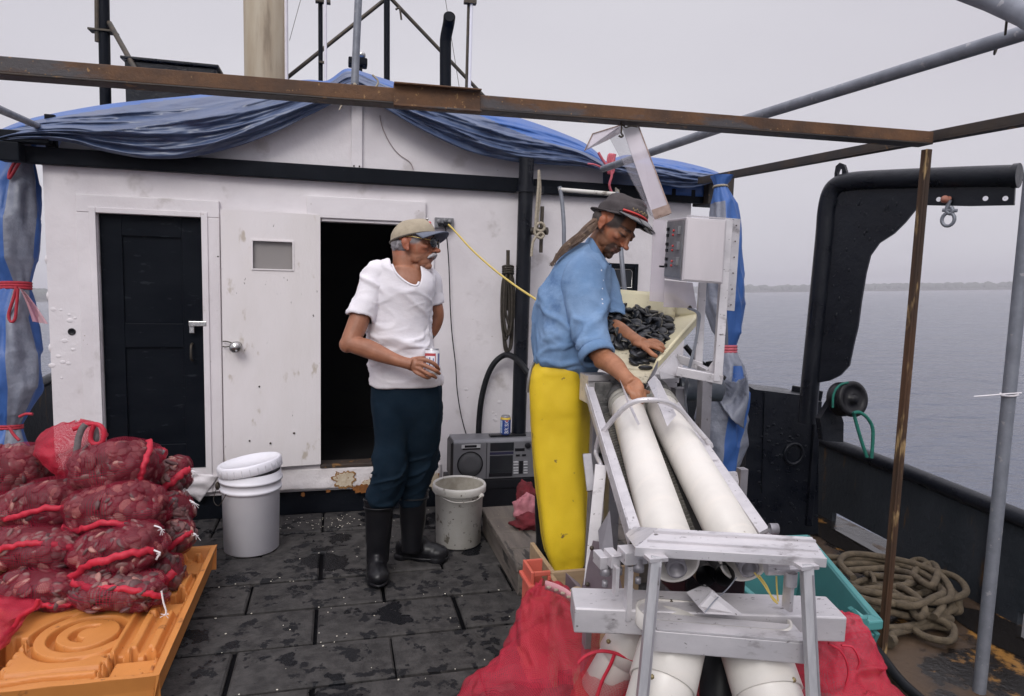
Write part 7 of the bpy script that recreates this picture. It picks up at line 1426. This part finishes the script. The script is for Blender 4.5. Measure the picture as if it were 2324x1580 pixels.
for rs, heel, toe, lean in (([(827, 896, 1134, 3.335, .062), (826, 896, 1152, 3.345, .060), (829, 892, 1160, 3.35, .057), (830, 889, 1200, 3.37, .056), (832, 884, 1240, 3.39, .055), (832, 882, 1275, 3.40, .058)], Vector((.185, 3.385, 0)), Vector((.192, 3.19, 0)), 0), ([(903, 972, 1114, 3.475, .062), (903, 972, 1130, 3.48, .06), (906, 968, 1138, 3.485, .057), (908, 966, 1180, 3.51, .056), (911, 960, 1220, 3.53, .056), (912, 958, 1250, 3.54, .06)], Vector((.33, 3.50, 0)), Vector((.535, 3.43, 0)), 0)):
    mb = MB(); R_ = rings(mb, rs, 4, 1, 2.1); d = (toe - heel).normalized(); sdv = Vector((-d.y, d.x, 0)); Mx = Matrix((d, sdv, Vector((0, 0, 1)))).transposed()
    mb.ell(heel.lerp(toe, .15) + Vector((0, 0, .055)), (.070, .046, .062), Mx); mb.ell(heel.lerp(toe, .55) + Vector((0, 0, .05)), (.12, .050, .050), Mx); mb.ell(toe - d * .03 + Vector((0, 0, .042)), (.065, .054, .042), Mx); mb.ell(heel.lerp(toe, .35) + Vector((0, 0, .085)), (.085, .042, .06), Mx @ Matrix.Rotation(R(28), 3, 'Y'))
    for q, a, b_ in ((heel.lerp(toe, .0), .055, .044), (heel.lerp(toe, .5), .11, .046), (toe - d * .03, .068, .056)): mb.lathe(q + Vector((0, 0, -.002)), [(0, 0), (b_, 0), (b_, .026), (0, .026)], 20)
    me = fuse(mb, .0055, 4, .5, 'boot'); v = co(me); v[:, 2] = np.maximum(v[:, 2], .001); setco(me, v); wrinkle(me, .003, RGT, 14, 6, heel.x * 9, (.16, .1), .2); v = co(me); v[:, 2] = np.maximum(v[:, 2], .001); setco(me, v); bt = obj('boot', me, rubber, m1)
    top = R_[0]; mb = MB(); mb.tube([p + UPV * .002 for p in top], .006, 8, True); mb.tube([p * 1.0 - UPV * .035 for p in top], .004, 8, True); obj('cuff', mb, rubber, bt)
    mb = MB(); pts = []
    for k in range(28):
        th = 2 * PI * k / 28; q = heel.lerp(toe, .5) + d * (.142 * math.cos(th)) + sdv * ((.047 + .008 * math.cos(th)) * math.sin(th)); pts.append(q + Vector((0, 0, .020)))
    mb.tube(pts, .006, 8, True); obj('sole', mb, rubber, bt)
mb = MB(); q = P(974, 757, 3.335); ax = (P(972, 762, 3.34) - P(985, 738, 3.33)).normalized(); mb.lathe(q - ax * .008, [(.030, 0), (.033, .003), (.033, .013), (.030, .016)], 20, ax); mb.ell(q - FWD * .03, (.016, .016, .008), ROT, 12, 8); obj('watch', mb, chrome, m1)
# the can in his hand
cc = P(980, 852, 3.085); cax = (P(981, 793, 3.085) - cc).normalized()
can_white = M('white_can_print', (.75, .74, .78), rough=.35, coat=.3)
o = can('drinks_can', 'open red, white and blue drinks can held by the man in the white tee', cc, .122, [(can_white, 0, 0, [(.024, 0), (.0325, .010), (.033, .014), (.033, .106), (.030, .114)]), (can_alu, 0, 0, [(.0302, .1135), (.0308, .120), (.028, .122), (.0265, .118), (.0, .117)])], cax)
fx = -FWD - cax * (-FWD).dot(cax); fx.normalize(); fy_ = cax.cross(fx); fy_ = fy_ if fy_.dot(RGT) > 0 else -fy_
def wrap(a0, a1, z0, z1, mat, dr=.0004, name='band'):
    mb = MB(); mb.grid(lambda u, v: cc + cax * (z0 + (z1 - z0) * v) + (fx * math.cos(a0 + (a1 - a0) * u) + fy_ * math.sin(a0 + (a1 - a0) * u)) * (.033 + dr), 12, 2); return obj(name, mb, mat, o)
red_p, blu_p = MATS['red_print'], M('dusty_blue_print', (.13, .15, .33), (.2, .22, .42), s=80, rough=.4)
wrap(-1.5, .62, .088, .100, red_p); wrap(.52, .62, .03, .088, red_p); wrap(-1.5, -.95, .02, .088, blu_p); wrap(-1.0, -.92, .02, .088, red_p, .0006); wrap(.95, 1.6, .02, .100, blu_p); wrap(-.30, -.12, .035, .082, blu_p, .0006, 'print'); wrap(.22, .36, .04, .078, blu_p, .0006, 'print'); wrap(-.62, -.55, .03, .08, blu_p, .0006, 'print'); wrap(-.05, .15, .035, .042, blu_p, .0006, 'print'); wrap(-1.45, -1.1, .040, .060, red_p, .0007, 'print')
mb = MB(); t0 = cc + cax * .119; mb.prism([t0 + fx * (.012 * math.cos(t_)) + fy_ * (.008 * math.sin(t_) + .008) for t_ in [2 * PI * i / 12 for i in range(12)]], cax * .001); obj('opening', mb, bb_dark, o)

# ---------------------------------------------------------------- the man at the machine
m2 = thing('person', 'stooping man in a denim shirt, yellow apron and dark visored cap sorting clams', 'person', (1.02, 3.05, .15))
dz = 2.97
f2 = RGT * .57 - UPV * .64 - FWD * .515; O2 = P(1393, 515, 2.94); M2 = local(O2, f2, RGT * .587 + UPV * .763 - FWD * .228)
T2 = [(1306, 1366, 560, dz + .02, .05), (1284, 1374, 576, dz + .01, .10), (1262, 1381, 600, dz, .13), (1240, 1381, 640, dz, .145), (1227, 1376, 680, dz, .15), (1219, 1372, 720, dz, .15), (1214, 1369, 765, dz, .15), (1214, 1364, 800, dz, .148), (1222, 1358, 822, dz, .14), (1262, 1350, 840, dz, .12), (1284, 1334, 850, dz, .09)]
mb = MB(); head(mb, O2, M2, .92, .95)
limb(mb, [P(1378, 530, 2.96), P(1362, 552, 2.97), P(1344, 580, 2.98), P(1330, 610, 2.98)], [.056, .054, .060, .08], 20)
rings(mb, [r[:4] + (r[4] * .86,) for r in T2[2:9]], 4, .86); rings(mb, [(1225, 1345, 815, dz, .12), (1215, 1335, 880, dz + .02, .12), (1222, 1330, 940, dz + .04, .10)], 4)
limb(mb, [P(1326, 625, 2.86), P(1330, 690, 2.80), P(1340, 750, 2.76), P(1356, 796, 2.71), P(1374, 812, 2.68)], [.055, .048, .043, .042, .041])
def Q2(cx, cy, d): return P(1348 + cx * .1412, 706.5 + cy * .1412, d)
limb(mb, [Q2(110, 760, 2.70), Q2(230, 810, 2.66), Q2(350, 900, 2.60), Q2(450, 1010, 2.55), Q2(540, 1100, 2.52), Q2(610, 1180, 2.50)], [.041, .041, .037, .030, .028, .028])
ud = (Q2(700, 1250, 2.485) - Q2(540, 1100, 2.515)).normalized(); Mh2 = Matrix((ud, ud.cross(-FWD).normalized(), -FWD)).transposed()
hand_(mb, Q2(625, 1200, 2.495), (.050, .036, .020), Mh2, [
  [.0098, Q2(540, 1230, 2.485), Q2(590, 1310, 2.465), Q2(640, 1420, 2.465), Q2(660, 1500, 2.485)], [.0100, Q2(620, 1270, 2.475), Q2(660, 1340, 2.460), Q2(700, 1430, 2.460), Q2(705, 1510, 2.485)], [.0098, Q2(690, 1270, 2.475), Q2(735, 1340, 2.460), Q2(760, 1420, 2.465), Q2(755, 1500, 2.485)], [.0092, Q2(740, 1240, 2.485), Q2(795, 1310, 2.475), Q2(810, 1390, 2.475), Q2(800, 1450, 2.495)], [.0095, Q2(700, 1200, 2.495), Q2(780, 1270, 2.505), Q2(835, 1300, 2.515), Q2(880, 1302, 2.525)]])
limb(mb, [P(1372, 640, 3.06), P(1376, 690, 3.04), P(1382, 735, 2.98), P(1405, 750, 2.88), P(1430, 765, 2.80), P(1449, 776, 2.75), P(1460, 780, 2.725)], [.05, .045, .042, .037, .029, .025, .025])
fd = (P(1485, 784, 2.70) - P(1449, 776, 2.75)).normalized(); Mh3 = Matrix((fd, Vector((0, 0, 1)).cross(fd).normalized(), fd.cross(Vector((0, 0, 1)).cross(fd)).normalized())).transposed()
hand_(mb, Q2(800, 540, 2.725), (.048, .036, .017), Mh3, [
  [.0092, Q2(880, 520, 2.715), Q2(980, 530, 2.695), Q2(1070, 555, 2.685), Q2(1130, 600, 2.685)], [.0094, Q2(880, 560, 2.695), Q2(980, 580, 2.675), Q2(1060, 610, 2.665), Q2(1105, 645, 2.665)], [.0090, Q2(870, 500, 2.735), Q2(960, 490, 2.735), Q2(1050, 510, 2.725), Q2(1110, 550, 2.715)], [.0084, Q2(850, 480, 2.755), Q2(940, 465, 2.755), Q2(1010, 480, 2.755), Q2(1060, 510, 2.745)], [.0105, Q2(790, 570, 2.695), Q2(870, 630, 2.665), Q2(940, 690, 2.645), Q2(1000, 722, 2.645)]])
for dx, yy in ((-.07, 3.0), (.09, 3.10)):
    hp = P(1275, 930, dz + .04) + Vector((dx, .03, 0)); hp.x -= dx * .5; kn = Vector((1.05 + dx, yy - .02, .60)); an = Vector((1.04 + dx, yy, .26)); limb(mb, [hp, hp.lerp(kn, .5), kn, kn.lerp(an, .4), an], [.07, .06, .048, .046, .036]); mb.ell((1.07 + dx, yy, .2), (.09, .03, .025))
me = fuse(mb, .0038, 3, .5); skin_cols(me, O2, M2, (.38, .165, .085), ((.12, .07, .05), .62, (.045, .028, .022)), ((.05, .03, .025), .85), (.28, .10, .08), .85, (.03, .024, .022)); obj('body', me, skin, m2)
denim = M('faded_denim', (.135, .235, .40), (.22, .335, .52), s=6, c3=(.10, .18, .34), s3=5, t3=.56, w3=.14, rough=.9, bump=.45, bs=45, bd=.006, spec=.15)
mb = MB(); rings(mb, T2, 5)
SL = [(1322, 604, 2.90, 34), (1322, 632, 2.86, 41), (1327, 672, 2.82, 42), (1334, 720, 2.79, 37), (1341, 760, 2.755, 36), (1351, 795, 2.71, 37)]
limb(mb, [P(x, y, d) for x, y, d, r in SL], [r / FPX * d for x, y, d, r in SL], 22)
limb(mb, [P(1360, 620, 3.04), P(1374, 660, 3.05), P(1380, 700, 3.02), P(1388, 730, 2.97)], [.065, .062, .055, .046], 20)
me = fuse(mb, .0058, 5, .5, 'shirt'); wrinkle(me, .027, UPV + RGT * .25, 9, 2.6, 21); wrinkle(me, .028, RGT + UPV * .3, 17, 5, 4, (P(1290, 820, 2.97).z, .10), .2); wrinkle(me, .024, RGT * .8 - UPV * .6, 14, 4, 14, (P(1330, 720, 2.8).z, .12), .2)
bv = BVHTree.FromPolygons([Vector(p) for p in co(me)], [p.vertices[:] for p in me.polygons])
v = co(me); eR = P(1388, 730, 2.97); axR = (P(1388, 730, 2.97) - P(1380, 700, 3.02)).normalized(); eS = P(1352, 799, 2.707); axS = (P(1351, 795, 2.71) - P(1341, 760, 2.755)).normalized()
neck2 = [(1338, 535), (1343, 548), (1357, 570), (1370, 590), (1380, 602), (1390, 595), (1385, 560), (1370, 535)]
mask = np.array([not (inpoly(*proj(p), neck2)) and not ((Vector(p) - eR).length < .06 and (Vector(p) - eR).dot(axR) > -.004) and not ((Vector(p) - eS).length < .09 and (Vector(p) - eS).dot(axS) > -.002 and proj(p)[0] > 1318 and (Vector(p) - CAM).dot(FWD) < 2.86) for p in v])
sh = obj('shirt', keep(me, mask), denim, m2, solid=.004, off=1)
mb = MB(); c0, c1 = P(1349, 793, 2.712), P(1357, 812, 2.69); axc = (c1 - c0).normalized(); mb.lathe(c0 - axc * .004, [(.058, 0), (.071, .006), (.0745, .022), (.0735, .040), (.068, .045), (.060, .044), (.056, .03)], 30, axc)
for i in range(len(mb.v)): q = Vector(mb.v[i]); mb.v[i] = tuple(q + (q - c0) * .05 * mnoise.noise(q * 22))
obj('cuff', mb, denim, sh)
def ccast(x, y, lift): p = cast(bv, x, y, 2.9); return p + (CAM - p).normalized() * lift
mb = MB(); vs = []; cpath = [(1328, 556, 3.00), (1336, 545, 2.93), (1345, 548, 2.885), (1356, 566, 2.865), (1368, 585, 2.87), (1379, 601, 2.895), (1383, 596, 2.94)]
cv = cr_([P(*q) for q in cpath], 6); m = len(cv)
for i, p in enumerate(cv): dn_ = (Vector((0, 0, -1)) + RGT * -.45); k_ = min(1, (m - i) / 8); vs += [p + Vector((0, 0, .010 * k_)), p + dn_ * .020 * k_ - FWD * .011, p + dn_ * .038 * k_ - FWD * .013]
mb.add(vs, [(3 * i + j, 3 * i + j + 1, 3 * i + j + 4, 3 * i + j + 3) for i in range(m - 1) for j in (0, 1)], True); obj('collar', mb, denim, sh, solid=.004)
mb = MB(); mb.tube(cr_([ccast(x, y, .0015) for x, y in ((1284, 632), (1296, 618), (1315, 607), (1336, 603), (1352, 612), (1364, 626))], 5), .0022, 6); mb.tube(cr_([ccast(x, y, .0015) for x, y in ((1288, 622), (1302, 608), (1322, 599), (1344, 598))], 5), .0016, 6); obj('seam', mb, M('denim_stitching', (.30, .40, .56), rough=.9), sh)
mb = MB()
for x, y in ((1364, 614), (1368, 637), (1366, 656), (1366, 680), (1367, 690)): q = ccast(x, y, .003); mb.ell(q, (.0046, .0046, .0025), ROT, 10, 6)
obj('button', mb, bucket_white, sh)
# apron
yel = M('yellow_oilskin', (.80, .57, .028), (.74, .51, .024), s=5, c3=(.40, .25, .03), s3=10, t3=.66, w3=.1, c4=(.22, .15, .05), s4=20, t4=.66, w4=.04, rough=.5, bump=.25, bs=14, bd=.006, spec=.35)
mb = MB(); AP = [(1224, 1334, 812, dz, .125), (1208, 1335, 838, dz, .135), (1201, 1336, 868, dz + .01, .14), (1201, 1335, 920, dz + .02, .14), (1204, 1333, 966, dz + .03, .135), (1209, 1332, 1040, dz + .04, .13), (1215, 1335, 1108, dz + .05, .13), (1224, 1337, 1170, dz + .06, .13), (1232, 1336, 1231, dz + .07, .125), (1243, 1331, 1265, dz + .07, .115), (1253, 1324, 1286, dz + .07, .105, -6)]
R_ = []; cols = [crs(c, 6) for c in zip(*[(r + (0,) if len(r) == 5 else r) for r in AP])]
for j, t_ in enumerate(zip(*cols)):
    rg = ringp(*t_[:5], tilt=t_[5], n=72); c = sum(rg, Vector()) / len(rg); q = j / 60
    R_.append([p + (p - c).normalized() * ((.010 * math.sin(5 * 2 * PI * i / 72 + 1.2 + 1.5 * q) + .008 * mnoise.noise((math.cos(i * .0873) * 2, math.sin(i * .0873) * 2, j * .10))) * min(1, .25 + q) + .0025 * mnoise.noise((i * .3, j * .45, 2))) for i, p in enumerate(rg)])
mb.loft(R_, caps=False); ap = obj('apron', mb, yel, m2, solid=.004)
mb = MB(); mb.tube([p for p in R_[-1]], .0035, 6, True); mb.tube([r[36] - RGT * .001 for r in R_[2:]], .0025, 6); obj('hem', mb, M('dark_yellow_hem', (.42, .27, .02), rough=.6), ap)
mb = MB(); mb.tube(cr_([P(1214, 822, 2.97), P(1205, 835, 2.94), P(1200, 862, 2.93), P(1197, 890, 2.95)]), .007, 8); obj('tie', mb, grey_box, ap)
# boots on the step
for dx, yy in ((-.07, 3.0), (.09, 3.10)):
    mb = MB(); limb(mb, [(1.04 + dx, yy, .45), (1.04 + dx, yy, .36), (1.04 + dx, yy, .26), (1.04 + dx, yy, .2)], [.064, .06, .052, .055]); mb.ell((1.07 + dx, yy, .20), (.09, .048, .05)); mb.ell((1.14 + dx, yy, .185), (.075, .050, .036)); mb.bb((.99 + dx, yy - .042, .152), (1.20 + dx, yy + .042, .175)); me = fuse(mb, .006, 3, .5, 'boot'); v = co(me); v[:, 2] = np.maximum(v[:, 2], .1525); setco(me, v); obj('boot', me, rubber, m2)
mb = MB()
for dx, yy in ((-.07, 3.0), (.09, 3.10)): limb(mb, [P(1280, 930, dz + .04) + Vector((dx * .5, .03, 0)), (1.05 + dx, yy - .02, .62), (1.04 + dx, yy, .42)], [.085, .070, .062])
obj('trousers', mb, navy, m2)
# hat: soft crown, brim, shiny visor with a red cord
hat_m = M('washed_black_cotton', (.055, .048, .050), (.085, .075, .076), s=16, c3=(.03, .027, .03), s3=7, t3=.6, w3=.1, rough=.85, bump=.4, bs=90, bd=.003, spec=.1)
hM = M2 @ Matrix.Rotation(R(-25), 3, 'Y'); hO = O2 + M2 @ Vector((.0, 0, .042))
mb = MB(); nu, nv = 44, 18; vs = []
for j in range(nv + 1):
    q = j / nv; ph = q * PI / 2
    for i in range(nu):
        th = 2 * PI * i / nu; k = math.cos(ph) ** .62; r = Vector((.112 * k * math.cos(th), .096 * k * math.sin(th), .100 * math.sin(ph) ** .95)); r *= 1 + (.09 * mnoise.noise(r * 16 + Vector((3, 0, 0))) + .05 * mnoise.noise(Vector((r.x * 40, r.y * 25, r.z * 60)))) * math.sin(ph) + .03 * math.exp(-((q - .22) / .08) ** 2) - .03 * math.exp(-((q - .42) / .08) ** 2); r.z -= .018 * math.exp(-((r.x + .01) ** 2 + r.y ** 2) / .002) ; r.x += .006 * math.sin(ph); vs.append(hO + hM @ r)
mb.add(vs, [(j * nu + i, j * nu + (i + 1) % nu, (j + 1) * nu + (i + 1) % nu, (j + 1) * nu + i) for j in range(nv) for i in range(nu)], True); hat = obj('hat', mb, hat_m, m2, solid=.004)
mb = MB()
def brim(u, v):
    th = -PI + 2 * PI * u; back = max(0, -math.cos(th)); fr_ = max(0, math.cos(th)); w = .005 + .048 * max(0, back - .35) ** 1.1; d = Vector((math.cos(th), math.sin(th), 0)); return hO + hM @ (Vector((.110 * math.cos(th), .095 * math.sin(th), .006)) + d * (w * v) + Vector((0, 0, -.010 * v * (1 - back) + .010 * v * back)))
mb.grid(brim, 60, 6); obj('brim', mb, hat_m, hat, solid=.005)
mb = MB()
def vis2(u, v):
    a = (u - .5) * 2.5; L_ = .062 * max(0, math.cos(a * 1.15)) ** .75; return hO + hM @ (Vector((.113 * math.cos(a), .098 * math.sin(a), .012)) + Vector((L_ * v * math.cos(a * .7), L_ * v * math.sin(a * .7), -L_ * (.45 * v + .25 * v * v))))
mb.grid(vis2, 26, 9); obj('visor', mb, M('shiny_black_visor', (.006, .006, .007), rough=.08, coat=.6), hat, solid=.005)
mb = MB(); mb.tube([hO + hM @ Vector((.1155 * math.cos(a_), .100 * math.sin(a_), .019)) for a_ in [(-1.12 + 2.24 * i / 24) for i in range(25)]], .0046, 8); obj('cord', mb, M('red_cap_cord', (.62, .05, .045), rough=.5), hat)
mb = MB()
for a_ in [(-.75 + 1.5 * i / 26) for i in range(27)]: mb.ell(hO + hM @ Vector((.112 * math.cos(a_), .097 * math.sin(a_), .034 + .004 * math.sin(a_ * 30))), (.004, .004, .0045), None, 7, 5)
obj('braid', mb, M('gold_braid', (.34, .26, .12), (.2, .15, .08), s=200, rough=.6), hat)
# hair: dark sides, long brown ponytail
br = M('brown_hair', (.19, .12, .08), (.08, .05, .036), s=22, c3=(.30, .21, .14), s3=40, t3=.58, rough=.5, bump=1, bs=90, bd=.005, st=(1, 1, 1))
mb = MB(); blob(mb, O2 + M2 @ Vector((-.045, 0, -.006)), (.062, .078, .055), 4, .1, 4, 30, 20, M2)
obj('hair', mb, M('dark_hair', (.035, .028, .025), (.06, .045, .04), s=60, rough=.6, bump=.8, bs=150), m2)
mb = MB(); core = [(1356, 500, 2.93), (1345, 512, 2.90), (1332, 524, 2.88), (1318, 538, 2.87), (1298, 552, 2.87), (1280, 566, 2.87), (1268, 580, 2.88), (1260, 594, 2.89)]; rad = [10, 13, 14, 13, 11.5, 10, 7, 2.5]
rng2 = random.Random(3)
for k in range(120):
    a_ = rng2.uniform(0, 6.28); rr = rng2.random() ** .5; pts = []
    for (x, y, d), r in zip(core, rad): wv = .35 * math.sin(k + x * .05); pts.append(P(x + r * rr * math.cos(a_ + wv) * .75, y + r * rr * math.sin(a_ + wv), d - .018 * math.sin(a_ + 1.1) * rr))
    cv = cr_(pts, 5); mb.tube(cv, [.0027 * (1 - .6 * i / len(cv)) for i in range(len(cv))], 4)
for k in range(12): mb.tube(cr_([P(1266 + rng2.uniform(-4, 4), 575, 2.88), P(1260 + rng2.uniform(-6, 3), 592, 2.88), P(1256 + rng2.uniform(-10, 4), 604 + rng2.uniform(-6, 4), 2.88)]), [.002] * 16 + [.0008], 4)
obj('ponytail', mb, br, m2)
# ================================================================ HAZE
hz = bpy.data.materials.new('haze_air'); hz.use_nodes = True; t = hz.node_tree; t.nodes.clear(); ou = t.nodes.new('ShaderNodeOutputMaterial'); pv = t.nodes.new('ShaderNodeVolumePrincipled')
pv.inputs['Color'].default_value = (.93, .92, .98, 1); pv.inputs['Density'].default_value = .0007; pv.inputs['Anisotropy'].default_value = .2; t.links.new(pv.outputs[0], ou.inputs['Volume'])
mb = MB(); q = [sea((sx * 2700, sy * 2700, z)) for z in (-1.2, 46) for sx, sy in ((-1, -1), (1, -1), (1, 1), (-1, 1))]; mb.hexa(q)
tag(obj('haze', mb, hz), 'thin even sea haze over the water', 'haze', kind='stuff')
